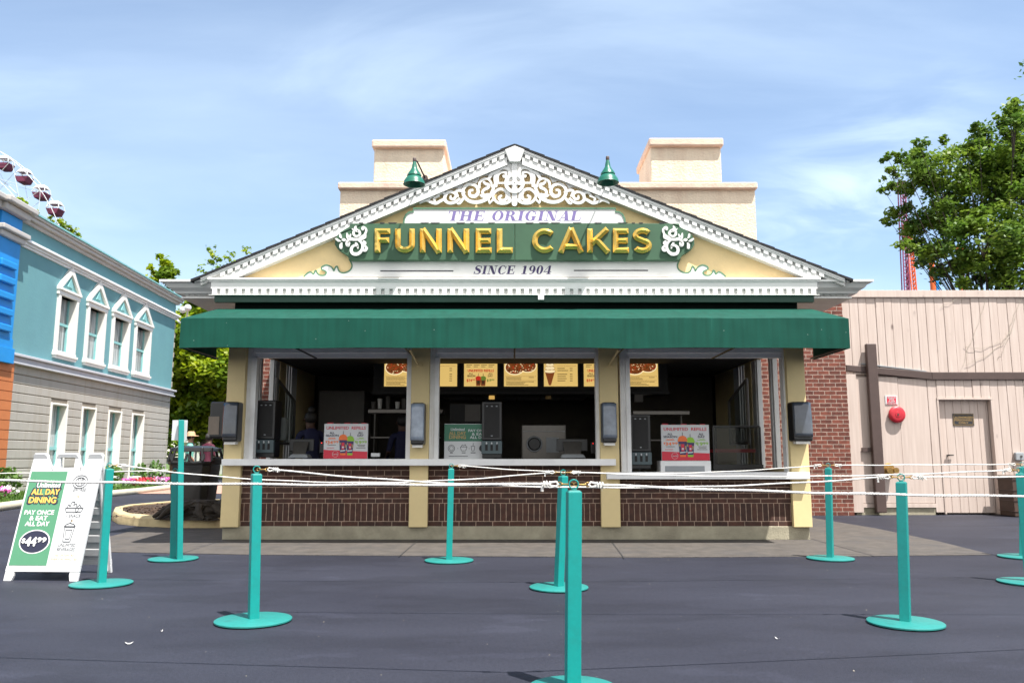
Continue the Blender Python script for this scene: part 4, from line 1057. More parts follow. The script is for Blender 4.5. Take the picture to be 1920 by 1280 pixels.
mb = MB(); c = P(1910, 855, YW_-.06); mb.box(c.x-.07, c.x+.09, YW_-.09, YW_-.018, c.z-.08, c.z+.075); put('box', mb, M['greypanel'], o, bevel=.015)
mb = MB(); mb.cyl((c.x+.03, YW_-.088, c.z), (c.x+.03, YW_-.105, c.z), .02); put('knob', mb, M['steel'], o)
o = thing('brown_bin', 'dark brown box standing against the plank wall at the right edge', 'box', G(1912, 967))
mb = MB(); a = px(1897, 930, YW_-.5); mb.box(a, a+.8, YW_-.55, YW_-.1, .01, pz(891, YW_-.5)); put('body', mb, mat('dark_brown_wood', (.06, .035, .025), .7, .2), o, bevel=.01)
mb = MB()
for k in range(4): mb.box(a-.012, a+.812, YW_-.562, YW_-.09, .1+.19*k, .11+.19*k)
put('batten', mb, M['brown'], o)
vine = MB(); random.seed(4)
for (pts) in (((1915, 560), (1900, 600), (1885, 640), (1850, 668), (1800, 690)), ((1850, 560), (1835, 600), (1818, 650), (1800, 700)), ((1905, 590), (1880, 660), (1870, 680)), ((1810, 650), (1850, 652), (1880, 640), (1900, 615)), ((1760, 575), (1800, 560), (1830, 556))):
    q = [P(a+random.uniform(-2, 2), b, YW_-.03) for a, b in pts]; out = []
    for a, b in zip(q, q[1:]):
        for t in (0, .25, .5, .75): out.append(a.lerp(b, t)+Vector((random.uniform(-.02, .02), random.uniform(-.01, .008), random.uniform(-.02, .02))))
    vine.tube(out, .003, 4)
tag(put('dead_vine', vine, M['tan']), 'thin bare vine stems clinging to the pink planks', 'vine')

# ================================================================== LEFT VICTORIAN BUILDING
Cw = Vector(((325-960)/F*34.0, 33.7, 0)); ang = atan(100/1500.0)
U = Vector((sin(ang), -cos(ang), 0)); NN = Vector((cos(ang), sin(ang), 0))
def Lp(u, v, off=0.0):
    """px -> (s, z) on the facade plane pushed out by off"""
    r = Vector(ray(u, v)); o_ = Vector((0, 0, CH)); t = (Cw+NN*off-o_).dot(NN)/r.dot(NN); p = o_+r*t
    return ((p-Cw).dot(U), p.z)
vb_ = thing('aqua_building', 'two-storey aqua Victorian building with gabled white windows over cream siding', 'building', tuple(Cw), atan2(U.y, U.x))
# local axes: x = towards the camera along the facade, y = outwards, z = up
ztop = Lp(295, 530, .29)[1]-.06; zbt, zbb = Lp(180, 699.5)[1], Lp(180, 714)[1]
print('left', ztop, zbt, zbb, [Lp(u, 700)[0] for u in (0, 41, 97, 140, 155, 193, 204, 238, 247, 280)])
SB = Lp(28, 663)[0]; SE = 19.5
s_ = lambda u, v, o_=0.0: Lp(u, v, o_)[0]
low = [(96, 127, 755), (154, 180, 765), (204, 228, 771), (248, 270, 777)]
wins = []
for a, b, v in low: wins.append((s_(b, v), s_(a, v)))
zlt = sum(Lp((a+b)/2, v-1)[1] for a, b, v in low)/4; zlb = Lp(258, 893)[1]
upp = [(104, 136, 640), (160, 190, 650), (208, 236, 660), (251, 277, 668)]
uw = [(s_(b, v), s_(a, v)) for a, b, v in upp]
zut = Lp(112, 553)[1]; zub = Lp(262, 697)[1]
print('wins', wins, uw, zlt, zlb, zut, zub)
def wall_with_holes(mb, s0, s1, z0, z1, holes, hz0, hz1, y0, y1):
    hs = sorted(holes); x = s0
    for a, b in hs: mb.box(x, a, y0, y1, hz0, hz1); x = b
    mb.box(x, s1, y0, y1, hz0, hz1); mb.box(s0, s1, y0, y1, z0, hz0); mb.box(s0, s1, y0, y1, hz1, z1)
mb = MB(); wall_with_holes(mb, 0, SE, zbt-.02, ztop-.2, uw, zub, zut, -.45, 0); put('upper_wall', mb, M['aqua'], vb_, world=False)
mb = MB(); wall_with_holes(mb, .3, SB, 0, zbb, wins, zlb, zlt, -.5, -.02)
put('lower_wall', mb, mat('cream_joint', (.20, .17, .13), .9), vb_, world=False)
mb = MB(); nb = 14; bh = (zbb)/nb
for i in range(nb):
    z0, z1 = i*bh+.012, (i+1)*bh-.012
    if z1 < zlb or z0 > zlt: mb.box(.0, SB, -.35, 0, z0, z1)
    else:
        x = 0
        for a, b in sorted(wins): mb.box(x, a, -.35, 0, z0, z1); x = b
        mb.box(x, SB, -.35, 0, z0, z1)
put('siding', mb, M['siding'], vb_, world=False, bevel=.01, seg=1)
mb = MB(); mb.box(-.12, SE, -.3, .10, zbb+.05, zbt-.06); mb.box(-.2, SE, -.3, .18, zbt-.06, zbt+.02); mb.box(-.16, SE, -.3, .14, zbb-.01, zbb+.05); put('string_course', mb, M['bandgrey'], vb_, world=False, bevel=.015)
# cornice
mb = MB(); cz = ztop
mb.box(-.35, SE, -.4, .26, cz-.05, cz+.02); mb.box(-.28, SE, -.4, .20, cz-.15, cz-.05); mb.box(-.2, SE, -.4, .10, cz-.24, cz-.15)
put('cornice', mb, M['cornice'], vb_, world=False, bevel=.02)
mb = MB(); mb.box(-.38, SE, -.45, .29, cz+.021, cz+.07); mb.box(0, SE, -6, -.45, cz-.4, cz+.0); put('roof', mb, M['aqua2'], vb_, world=False)
zm = Lp(42, 442, .17)[1]
mb = MB(); mb.box(-.16, SE, -.2, .10, zm-.15, zm-.08); mb.box(-.22, SE, -.2, .17, zm-.08, zm+.0); mb.box(-.1, SE, -.2, .05, zm-.22, zm-.15); put('moulding', mb, M['offwhite'], vb_, world=False, bevel=.015)
# corner quoins and return
mb = MB(); mb.box(-.08, .02, -7, -.02, zbt, ztop-.5); put('end_wall', mb, M['tan'], vb_, world=False)
mb = MB(); z = zbt+.15
while z < zm-.5: mb.box(-.3, -.075, -.6, -.05, z, z+.24); z += .42
put('quoin', mb, M['tan'], vb_, world=False, bevel=.02)
mb = MB(); mb.box(.015, .3, -7, -.36, 0, zbb-.02); mb.box(.0, .014, -7, -.36, 0, zbb-.02); put('lower_end_wall', mb, M['siding'], vb_, world=False)
# windows
for i, (a, b) in enumerate(uw):
    w_ = b-a; c = (a+b)/2
    mb = MB(); t = .12
    mb.box(a-t, a+.03, -.18, .07, zub-.02, zut); mb.box(b-.03, b+t, -.18, .07, zub-.02, zut); mb.box(a-t-.04, b+t+.04, -.36, .08, zut, zut+.14); mb.box(a-t-.06, b+t+.06, -.3, .12, zut+.14, zut+.22)
    wn = put('window', mb, M['trimw'], vb_, world=False, bevel=.012)
    mb = MB(); mb.box(a-t-.05, b+t+.05, -.1, .13, zub-.18, zub-.10); mb.box(a-t-.02, b+t+.02, -.1, .10, zub-.25, zub-.18); mb.box(a-t-.02, b+t+.02, -.36, .08, zub-.10, zub-.02); put('sill', mb, M['trimw'], wn, world=False, bevel=.012)
    # little gable
    mb = MB(); ap_ = Lp(135.6, 500, .10)[1]; e0, e1 = a-t-.06, b+t+.06; k = .17
    for sgn, e in ((1, e0), (-1, e1)):
        mb.hexa([(e, -.2, zut+.225), (e+sgn*.15, -.2, zut+.225), (c, -.2, ap_-.24), (c, -.2, ap_)][::sgn], [(e, .10, zut+.225), (e+sgn*.15, .10, zut+.225), (c, .10, ap_-.24), (c, .10, ap_)][::sgn])
    put('pediment', mb, M['trimw'], wn, world=False)
    mb = MB(); mb.hexa([(e0+.12, -.1, zut+.23), (e1-.12, -.1, zut+.23), (c, -.1, ap_-.2)], [(e0+.12, .03, zut+.23), (e1-.12, .03, zut+.23), (c, .03, ap_-.2)]); mb.hexa([(c-.18, .03, zut+.33), (c+.18, .03, zut+.33), (c, .03, zut+.62)], [(c-.18, .075, zut+.33), (c+.18, .075, zut+.33), (c, .075, zut+.62)]); put('pediment_panel', mb, M['aqua2'], wn, world=False)
    mb = MB(); mb.box(a, b, -.24, -.20, zub, zut); put('pane', mb, M['curtain'], wn, world=False)
    zmid = (zub+zut)/2+.02; mb = MB(); mb.box(a+.031, b-.031, -.20, -.15, zmid-.04, zmid+.04); mb.box(a+.031, a+.09, -.20, -.16, zub, zut); mb.box(b-.09, b-.031, -.20, -.16, zub, zut); put('sash', mb, M['aqua2'], wn, world=False)
for i, (a, b) in enumerate(wins):
    mb = MB(); mb.box(a-.02, a+.06, -.24, .03, zlb, zlt); mb.box(b-.06, b+.02, -.24, .03, zlb, zlt); mb.box(a+.06, b-.06, -.42, .02, zlt-.06, zlt-.001); mb.box(a-.06, b+.06, -.42, .1, zlb-.1, zlb+.02); wn = put('window', mb, M['trimw'], vb_, world=False, bevel=.01)
    mb = MB(); mb.box(a+.02, b-.02, -.28, -.24, zlb, zlt-.02); put('pane', mb, M['curtain'], wn, world=False)
    zmid = zlb+(zlt-zlb)*.42; mb = MB(); mb.box(a+.061, b-.061, -.24, -.19, zmid-.04, zmid+.05); mb.box(a+.061, a+.12, -.24, -.20, zlb, zlt-.06); mb.box(b-.12, b-.061, -.24, -.20, zlb, zlt-.06); put('sash', mb, M['aqua2'], wn, world=False)
# blue pilaster and orange lower storey
BO = .15
mb = MB(); sp = s_(30, 560, BO); mb.box(sp, sp+1.0, -.1, BO, zbt+.35, zm-.26); mb.box(sp+1.0, SE, -.1, BO-.14, zbt+.35, zm-.26)
mb.box(sp, sp+1.0, -.1, BO, zm+.04, ztop-.28); mb.box(sp+1.0, SE, -.1, BO-.14, zm+.04, ztop-.28)
mb.box(sp-.06, SE, -.1, BO+.06, zbb-.05, zbt+.1); mb.box(sp-.02, SE, -.1, BO+.02, zbt+.1, zbt+.35)
put('blue_pilaster', mb, M['blue'], vb_, world=False, bevel=.01)
mb = MB(); z = zbt+.5
while z < zm-.8: mb.box(sp+.22, sp+.95, BO-.01, BO+.09, z, z+.19); z += .42
put('pilaster_block', mb, M['blue'], vb_, world=False, bevel=.03)
mb = MB(); mb.box(sp-.16, sp+1.16, -.1, BO+.18, zm-.10, zm+.04); mb.box(sp-.08, sp+1.08, -.1, BO+.09, zm-.26, zm-.10); mb.box(sp+1.16, SE, -.1, BO+.04, zm-.10, zm+.04); mb.box(sp+1.08, SE, -.1, BO-.05, zm-.26, zm-.10); 
mb.box(sp-.22, sp+1.22, -.1, BO+.30, cz-.08, cz+.074); mb.box(sp-.12, sp+1.12, -.1, BO+.16, cz-.27, cz-.08); mb.box(sp+1.22, SE, -.1, BO+.2, cz-.08, cz+.074); mb.box(sp+1.12, SE, -.1, BO+.06, cz-.27, cz-.08)
put('pilaster_cornice', mb, M['cornice'], vb_, world=False, bevel=.03)
so_ = s_(17, 760, BO-.05)
mb = MB()
for i in range(nb): mb.box(so_-.1, SE, -.1, BO-.05, i*bh+.01, (i+1)*bh-.01)
mb.box(so_-.08, SE, -.1, BO-.08, 0, zbb-.06); put('orange_siding', mb, M['orangew'], vb_, world=False)

# globe lamp on the corner of that building
lg = thing('globe_lamp', 'twin white globe lamp beside the aqua building corner under the kiosk eave', 'lamp', P(350, 575, 26.0))
c = P(352, 577, 26.0)
for d_ in (Vector((0, 0, 0)), Vector((-.26, .25, -.02))):
    mb = MB(); mb.ball(c+d_, .115, 8); put('globe', mb, M['globe'], lg, smooth=True)
mb = MB(); mb.tube([c+Vector((0, 0, -.11)), c+Vector((-.05, .1, -.4)), c+Vector((-.35, .3, -.45)), P(333, 600, 26.8)], .03, 6); put('bracket', mb, M['post'], lg)

# ================================================================== FLOWER BED
bedp = [G(u, v) for u, v in ((-60, 966), (60, 948), (140, 938), (210, 930), (260, 925), (322, 917), (345, 914))]
mb = MB(); top = [(p.x, p.y) for p in bedp]; back = [(p.x-.6, p.y+1.0) for p in bedp]
far = [tuple((Cw+U*a+NN*-.1)[:2]) for a in (-.5, 20)]
mb.prism_xy(top+[far[0], far[1]], .0, .10); tag(put('lawn', mb, mat('grass_soil', (.10, .14, .02), .95, .4, 6, bump=1, bscale=30)), kind='structure')
mb = MB(); mb.tube([Vector((x, y, .07)) for x, y in top], .10, 10); o = put('bed_kerb', mb, M['kerb2'], smooth=True); tag(o, 'pale rounded kerb edging the flower bed of the aqua building', 'kerb')
def blades(mb, c, n, h, spread, w=.02, lean=.5):
    for _ in range(n):
        a = random.uniform(0, 2*pi); r = random.uniform(0, spread); b = Vector(c)+Vector((r*cos(a), r*sin(a), 0)); t = b+Vector((random.uniform(-lean, lean)*h, random.uniform(-lean, lean)*h, h*random.uniform(.6, 1.1)))
        d_ = Vector((cos(a+1.5), sin(a+1.5), 0))*w; mb.poly([b-d_, b+d_, t])
random.seed(21)
mb = MB()
P0, P1 = Vector((bedp[0].x, bedp[0].y, .1)), Vector((bedp[-2].x, bedp[-2].y, .1))
for i in range(2600):
    t = random.random(); i_ = min(int(t*(len(bedp)-1)), len(bedp)-2); a = bedp[i_].lerp(bedp[i_+1], t*(len(bedp)-1)-i_); k = random.random()
    wl = Cw+U*(33.7-a.y)*1.0; p = a.lerp(Vector((wl.x, a.y+2, 0)), .04+.9*k); p.z = .10
    blades(mb, p, 4, .12, .15, .015)
tag(put('grass', mb, leafG), kind='stuff')
def clump(mb, c, r, n, size, flat=.8, mi=0):
    mb.mi = mi
    for _ in range(n):
        d_ = Vector((random.gauss(0, 1), random.gauss(0, 1), random.gauss(0, 1))).normalized()*r*random.uniform(.5, 1.0); d_.z *= flat
        p = Vector(c)+d_; a = Vector((random.uniform(-1, 1), random.uniform(-1, 1), random.uniform(-1, 1))).normalized(); b = a.orthogonal().normalized()
        s1 = size*random.uniform(.6, 1.3); mb.poly([p-a*s1, p+b*s1*.6, p+a*s1, p-b*s1*.6])
    mb.mi = 0
def shrub(u, v, Y, h, r, label, n=260, size=.07, group='shrubs against the cream siding'):
    c = G(u, v, .1); c = Vector(((u-960)/F*Y*1.0, Y, .1))
    t = thing('shrub', label, 'shrub', c, group=group)
    mb = MB(); clump(mb, c+Vector((0, 0, h*.5)), r, n, size, h/r*.5); put('foliage', mb, leafG, t)
    mb = MB()
    for k in range(4): mb.cyl(c, c+Vector((random.uniform(-.2, .2), random.uniform(-.2, .2), h*.6)), .012, .006, 5)
    put('stem', mb, M['bark'], t)
shrub(28, 0, 20.6, .75, .34, 'leafy green shrub against the wall left of the folding sign')
shrub(219, 0, 28.0, .7, .42, 'bushy green shrub just right of the folding sign by the wall')
shrub(240, 0, 30.2, .6, .38, 'low spreading shrub left of the last lower window')
shrub(272, 0, 31.0, .75, .25, 'small round shrub right of the last lower window')
shrub(297, 0, 32.0, .85, .40, 'yellow-green shrub nearest the building corner')
FLM = {'pink': mat('petal_pink', (.55, .12, .38), .7, .3, 30), 'red': mat('petal_red', (.5, .02, .04), .7, .3, 30), 'white': mat('petal_white', (.75, .72, .70), .7, .1, 30), 'mauve': mat('petal_mauve', (.55, .35, .50), .7, .3, 30)}
def flowers(u, Y, r, colr, label, n=90):
    c = Vector(((u-960)/F*Y, Y, .12)); t = thing('flower_clump', label, 'flowers', c, group='flower clumps in the bed')
    mb = MB(); clump(mb, c+Vector((0, 0, .1)), r, 160, .05, .45); put('leaves', mb, leafG, t)
    mb = MB(); clump(mb, c+Vector((0, 0, .2)), r*.95, n, .05, .4); put('petals', mb, FLM[colr], t)
flowers(4, 18.2, .35, 'pink', 'pink flowers at the far left of the bed'); flowers(29, 18.8, .25, 'white', 'white flowers just left of the folding sign')
flowers(212, 23.2, .4, 'white', 'leafy clump with a few white flowers behind the left posts', 12); flowers(226, 24.6, .4, 'mauve', 'low mauve flowers left of the pink ones', 25)
flowers(249, 25.6, .30, 'pink', 'bright pink flowers between the two posts'); flowers(267, 25.8, .36, 'red', 'deep red flowers right of the pink clump'); flowers(287, 26.6, .30, 'red', 'second smaller patch of red flowers toward the bin')
flowers(300, 27.0, .34, 'mauve', 'pale mauve flowers near the black bin'); flowers(313, 27.4, .3, 'pink', 'last pink flowers beside the black bin')

# ================================================================== PLANTER ISLAND, BIN, STUMP
isl = [(G(u, v, .0)) for u, v in ((420, 990), (330, 990), (260, 986), (222, 982), (210, 975), (214, 966), (240, 960), (290, 955), (330, 951), (380, 949))]
isl += [isl[-1]+Vector((1.6, .4, 0)), Vector((-4.3, isl[0].y+.05, 0))]
xy = [(p.x, p.y) for p in isl]
isle = thing('planter_island', 'low kerbed mulch island beside the left kiosk pillar', 'planter', (sum(p.x for p in isl)/len(isl), sum(p.y for p in isl)/len(isl), 0))
cx_, cy_ = isle.location.x, isle.location.y
inn_ = [(cx_+(x-cx_)*.86, cy_+(y-cy_)*.82) for x, y in xy]
mb = MB(); n = len(xy)
b = 0; H = .155
for ring_, z in ((xy, 0), (xy, H-.03), ([(cx_+(x-cx_)*.985, cy_+(y-cy_)*.98) for x, y in xy], H), (inn_, H), (inn_, .02)): mb.v += [Vector((x, y, z)) for x, y in ring_]
for k in range(4):
    for i in range(n): j = (i+1) % n; mb.face((k*n+i, k*n+j, (k+1)*n+j, (k+1)*n+i))
put('kerb', mb, M['kerb'], isle, smooth=True)
mb = MB(); mb.prism_xy(inn_, .02, H-.02); put('mulch', mb, M['mulch'], isle)
random.seed(9); mb = MB()
for _ in range(900):
    a, b_ = random.random(), random.random(); p = Vector((cx_+(random.choice(inn_)[0]-cx_)*a, cy_+(random.choice(inn_)[1]-cy_)*b_, H-.015)); s2 = random.uniform(.01, .035)
    q = Vector((random.uniform(-1, 1), random.uniform(-1, 1), random.uniform(-.2, .5))).normalized(); w_ = q.orthogonal()*s2*.5; mb.poly([p-q*s2, p+w_, p+q*s2, p-w_])
tag(put('bark_chips', mb, M['mulch'], isle), kind='stuff')
sp_ = thing('root_mound', 'dark gnarled tree root mound on the mulch by the left pillar', 'tree stump', P(385, 955, 12.9))
mb = MB(); random.seed(8); bc = Vector(((392-960)/F*13.0, 13.0, H-.03))
prof = []
n, m = 26, 9
b = len(mb.v)
for i in range(m+1):
    t = i/m
    for j in range(n):
        a = 2*pi*j/n; rr = (.60-.28*t**.7)*(1+.16*sin(5*a+1)+.10*sin(9*a+3*t)+random.uniform(-.05, .05)*2)
        mb.v.append(bc+Vector((rr*cos(a)*1.15, rr*sin(a)*.8, t*.27*(1+.15*sin(3*a)))))
for i in range(m):
    for j in range(n): j2 = (j+1) % n; mb.face((b+i*n+j, b+i*n+j2, b+(i+1)*n+j2, b+(i+1)*n+j))
mb.face([b+m*n+j for j in range(n)])
put('trunk', mb, M['barkdark'], sp_)
for k in range(7):
    a = radians(180+30*k-20); mb = MB(); r0 = bc+Vector((.45*cos(a), .35*sin(a), .2)); mb.tube([r0, r0+Vector((.12*cos(a), .1*sin(a), -.06)), r0+Vector((.22*cos(a+.2), .18*sin(a+.2), -.12)), r0+Vector((.32*cos(a+.3), .22*sin(a+.3), -.17))], [.07, .055, .04, .02], 8); put('root', mb, M['barkdark'], sp_, smooth=True)

# trash bin
BY = 14.9
bn = thing('litter_bin', 'large black plastic litter bin with arched openings beside the teal sign post', 'litter bin', ((360-960)/F*BY, BY, 0))
def octo(cx, cy, hw, hd, ch, z): return [(cx-hw+ch, cy-hd, z), (cx+hw-ch, cy-hd, z), (cx+hw, cy-hd+ch, z), (cx+hw, cy+hd-ch, z), (cx+hw-ch, cy+hd, z), (cx-hw+ch, cy+hd, z), (cx-hw, cy+hd-ch, z), (cx-hw, cy-hd+ch, z)]
bx, by = (361.5-960)/F*BY, BY+.3; zr_ = pz(868, BY)
mb = MB(); mb.hexa(octo(bx, by, .31, .30, .09, .02), octo(bx, by, .385, .37, .11, zr_-.03)); mb.hexa(octo(bx, by, .40, .385, .11, zr_-.03), octo(bx, by, .41, .395, .11, zr_+.03)); put('body', mb, M['black'], bn, bevel=.015)
zh0, zh1 = zr_+.03, pz(845, BY)+.06
mb = MB(); lo, hi = octo(bx, by, .41, .395, .13, zh0), octo(bx, by, .37, .34, .13, zh1)
for i in range(8):
    p = Vector(lo[i]); q = Vector(hi[i]); mb.cyl(p, q, .028, .026, 8)
mb.hexa(octo(bx, by, .385, .36, .13, zh1-.07), octo(bx, by, .36, .34, .13, zh1)); mb.hexa(octo(bx, by, .35, .33, .12, zh1), octo(bx, by, .24, .22, .09, zh1+.035))
for sx_ in (-1, 1): mb.box(bx+sx_*.405-.02, bx+sx_*.405+.02, by-.2, by+.2, zh0, zh0+.08)
put('hood', mb, M['black'], bn, bevel=.008)
mb = MB(); f = lambda a, b, l=0: Vector((bx+a, by-.40+b*.10-l, zh0+b))
for s2 in (-1, 1):
    ap2 = [(s2*.02, .14), (s2*.03, .05), (s2*.10, -.01), (s2*.26, .0), (s2*.30, .06), (s2*.29, .14)]
    mb.ribbon(ap2, .035, lambda a, b, l: f(a, b, l), .03, lift=.01)
put('opening_rim', mb, M['black'], bn)

# ================================================================== TREES
def tree(name, label, cat, base, lobes, nleaf, size, mats, trunk_r, seed, group=None, bark='bark', clumps=14, crown='crown', cr=.42):
    rnd = random.Random(seed); t = thing(name, label, cat, base, group=group); base = Vector(base)
    mb = MB(); tot = sum(r**2 for *_, r in lobes)
    ctr = sum((Vector(l[:3]) for l in lobes), Vector())/len(lobes)
    fork = base.lerp(Vector((ctr.x, ctr.y, ctr.z)), .45)
    mbt = MB(); mbt.tube([base, base.lerp(fork, .5)+Vector((.05, .03, 0)), fork], [trunk_r*1.2, trunk_r, trunk_r*.8], 10)
    limbs = MB()
    V, Fc, Mi = mb.v, mb.f, mb.m
    for lx, ly, lz, lr in lobes:
        c = Vector((lx, ly, lz)); mid = fork.lerp(c, .5)+Vector((rnd.uniform(-.2, .2), rnd.uniform(-.2, .2), rnd.uniform(-.1, .3)))*lr
        kq = min(1.0, lr*1.1)**1.5; limbs.tube([fork-Vector((0, 0, .1)), mid, c], [trunk_r*(.08+.20*kq), trunk_r*(.04+.08*kq), trunk_r*.02], 6)
        nc = max(6, int(clumps*lr*lr)); nl = int(nleaf*lr*lr/tot)
        tips = []
        for k in range(nc):
            d = Vector((rnd.gauss(0, 1), rnd.gauss(0, 1), rnd.gauss(0, 1))).normalized(); p = c+d*lr*rnd.uniform(.45, 1.0)**.8
            p.z = c.z+(p.z-c.z)*.9; tips.append(p)
            if k % 2 == 0 and lr > .45: limbs.tube([c.lerp(mid, .3), c.lerp(p, .5)+Vector((0, 0, .1)), p], [trunk_r*.09, trunk_r*.05, .006], 4)
        for p in tips:
            rr = lr*cr*rnd.uniform(.5, 1.25); m0 = 0 if rnd.random() < .62 else 1
            dd = (p-c).normalized()
            for _ in range(nl//nc):
                o = Vector((rnd.gauss(0, .62), rnd.gauss(0, .62), rnd.gauss(0, .5)))*rr; q = p+o+dd*abs(rnd.gauss(0, .35))*rr
                a = Vector((rnd.uniform(-1, 1), rnd.uniform(-1, 1), rnd.uniform(-.6, .6))).normalized(); n_ = Vector((rnd.gauss(0, .6), rnd.gauss(0, .6), 1)).normalized(); b_ = a.cross(n_).normalized()
                s1 = size*rnd.uniform(.6, 1.3); k = len(V); V += [q-a*s1, q-b_*s1*.55+a*.15*s1, q+a*s1, q+b_*s1*.55+a*.15*s1]; Fc.append((k, k+1, k+2, k+3)); Mi.append(m0)
    put(crown, mb, mats, t, recalc=False); put('trunk', mbt, M[bark], t, smooth=True); put('limbs', limbs, M[bark], t)
    return t
def lob(Y, L, dy=0.8, seed=1):
    rnd = random.Random(seed); out = []
    for u, v, r in L:
        y = Y+rnd.uniform(-dy, dy); p = P(u, v, y); out.append((p.x, p.y, p.z, r*y/F))
    return out
TY = 22.0
tree('broadleaf_tree', 'big green broadleaf tree behind the pink plank building', 'tree', ((1880-960)/F*TY, TY, 0),
     lob(TY, [(1720, 300, 46), (1760, 345, 55), (1700, 400, 42), (1755, 425, 55), (1800, 300, 35), (1830, 365, 60), (1840, 450, 60), (1780, 490, 42), (1745, 475, 30), (1870, 260, 40), (1850, 300, 45), (1905, 230, 38), (1925, 290, 60), (1920, 380, 70), (1900, 470, 60), (1860, 520, 45), (1940, 500, 60), (1985, 330, 75), (1990, 430, 80), (1960, 210, 50), (1690, 350, 26), (1800, 405, 45), (1900, 330, 60), (1815, 520, 30), (1730, 285, 20), (1835, 245, 16), (1664, 296, 12), (1772, 262, 10), (1722, 266, 9), (1812, 268, 11), (1658, 358, 10), (1668, 415, 14), (1700, 462, 14), (1755, 505, 16), (1875, 225, 12), (1668, 330, 14), (1690, 300, 16)], 1.3, 5),
     47000, .078, [leafR, leafR2], .26, 12, bark='barkdark', clumps=15, cr=.38)
mb = MB(); rnd = random.Random(5)
tree('broadleaf_tree', 'twig tip of a tree reaching in at the upper right corner', 'tree', ((2050-960)/F*18, 18, 0), lob(18, [(1925, 116, 7), (1960, 130, 30), (2010, 160, 50)], .3, 3), 900, .06, [leafR, leafR2], .15, 4, clumps=30)
LY = 39.0
tree('maple_tree', 'bright yellow-green maple filling the gap between aqua building and kiosk', 'tree', ((392-960)/F*LY, LY, 0),
     lob(LY, [(345, 620, 32), (375, 600, 34), (420, 640, 42), (360, 680, 40), (405, 700, 40), (345, 730, 34), (390, 760, 40), (435, 740, 36), (350, 785, 28), (420, 800, 30), (440, 680, 36), (380, 570, 22), (450, 600, 40), (365, 800, 22), (500, 680, 50), (310, 700, 34), (330, 590, 30), (335, 650, 30), (340, 760, 30), (380, 640, 40), (380, 720, 40), (410, 770, 40), (430, 830, 30)], 1.3, 6),
     52000, .17, [leafL, leafL2], .3, 22, clumps=9, cr=.55)
tree('slender_tree', 'small yellow-green treetop showing over the end of the aqua roof', 'tree', ((305-960)/F*42, 42, 0), lob(42, [(303, 496, 14), (318, 508, 13), (290, 512, 12), (305, 535, 24), (300, 480, 6)], .5, 2), 3600, .13, [leafL, leafL2], .12, 5, clumps=14, group='treetops over the roofs')
tree('slender_tree', 'sparse budding treetop above the left kiosk eave', 'tree', ((430-960)/F*38, 38, 0), lob(38, [(396, 470, 10), (430, 484, 12), (404, 490, 14), (378, 505, 8), (462, 468, 10), (440, 505, 22), (410, 510, 16)], .5, 8), 900, .09, [leafL, leafL2], .12, 6, clumps=26, group='treetops over the roofs')
tree('roof_shrub', 'green foliage poking over the aqua cornice beside the blue pilaster', 'shrub', ((35-960)/F*30, 30, 4), lob(30, [(28, 374, 6), (40, 377, 6), (48, 382, 4)], .3, 2), 500, .06, [leafL, leafL2], .03, 7, clumps=30, group='foliage above the aqua roof')
tree('slender_tree', 'yellowish branches over the aqua cornice below the lowest gondola', 'tree', ((115-960)/F*48, 48, 0), lob(48, [(68, 398, 5), (95, 412, 7), (112, 420, 9), (128, 430, 8), (140, 438, 8), (120, 440, 9), (100, 425, 6)], .3, 2), 900, .10, [leafL, leafL2], .10, 8, clumps=30, group='foliage above the aqua roof')
# far hedge line and lawns behind the maple
mb = MB(); mb.poly([(-60, 40, .02), (-8, 40, .02), (-8, 120, .02), (-60, 120, .02)]); tag(put('lawn', mb, mat('far_lawn', (.08, .13, .02), .9, .3, 1)), kind='structure')
mb = MB(); mb.poly([(-13, 24, .012), (-5.5, 24, .012), (-5.5, 31, .012), (-16, 31, .012)]); tag(put('path', mb, mat('pink_paving', (.42, .24, .18), .8, .1)), kind='structure')
rnd = random.Random(3)
hl = [(-34+i*2.6+rnd.uniform(-.5, .5), 52+rnd.uniform(-2, 2), rnd.uniform(2.0, 4.5), rnd.uniform(2.2, 3.2)) for i in range(11)]
tree('hedge', 'dark mass of distant trees low behind the maple trunk', 'trees', (-20, 52, 0), hl, 14000, .22, [leafL2, leafR], .3, 31, clumps=4, cr=.5)

# ================================================================== LAMP POSTS WITH BANNERS, far left
for u, v, dy_, lb in ((370, 797, 0, 'far white globe lamp post with pink banner, left of the pair'), (382, 789, 1.0, 'taller far white globe lamp post with teal banner, right of the pair')):
    Y = 40+dy_; c = P(u, v, Y); t = thing('lamp_post', lb, 'lamp post', (c.x, Y, 0), group='far lamp posts')
    mb = MB(); mb.cyl((c.x, Y, 0), (c.x, Y, c.z-.12), .06, .04); mb.cyl((c.x, Y, c.z-.25), (c.x, Y, c.z-.12), .09); put('post', mb, M['post'], t)
    mb = MB(); mb.ball(c, .15, 8); mb.cyl(c+Vector((0, 0, .12)), c+Vector((0, 0, .28)), .05, .02, 8); put('globe', mb, M['globe'], t, smooth=True)
    mb = MB(); s2 = 1 if u > 375 else -1
    mb.hexa([(c.x+s2*.05, Y, c.z-.3), (c.x+s2*.42, Y, c.z-.3), (c.x+s2*.12, Y, c.z-1.2)], [(c.x+s2*.05, Y+.02, c.z-.3), (c.x+s2*.42, Y+.02, c.z-.3), (c.x+s2*.12, Y+.02, c.z-1.2)]); put('banner', mb, M['pinkban'] if s2 < 0 else M['aqua2'], t)
mb = MB(); c = P(372, 845, 48); mb.box(c.x-.9, c.x+1.2, 48, 50, 0, 1.9); mb.prism_xz([(c.x-1.1, 1.9), (c.x+1.4, 1.9), (c.x+.15, 2.6)], 47.8, 50.2)
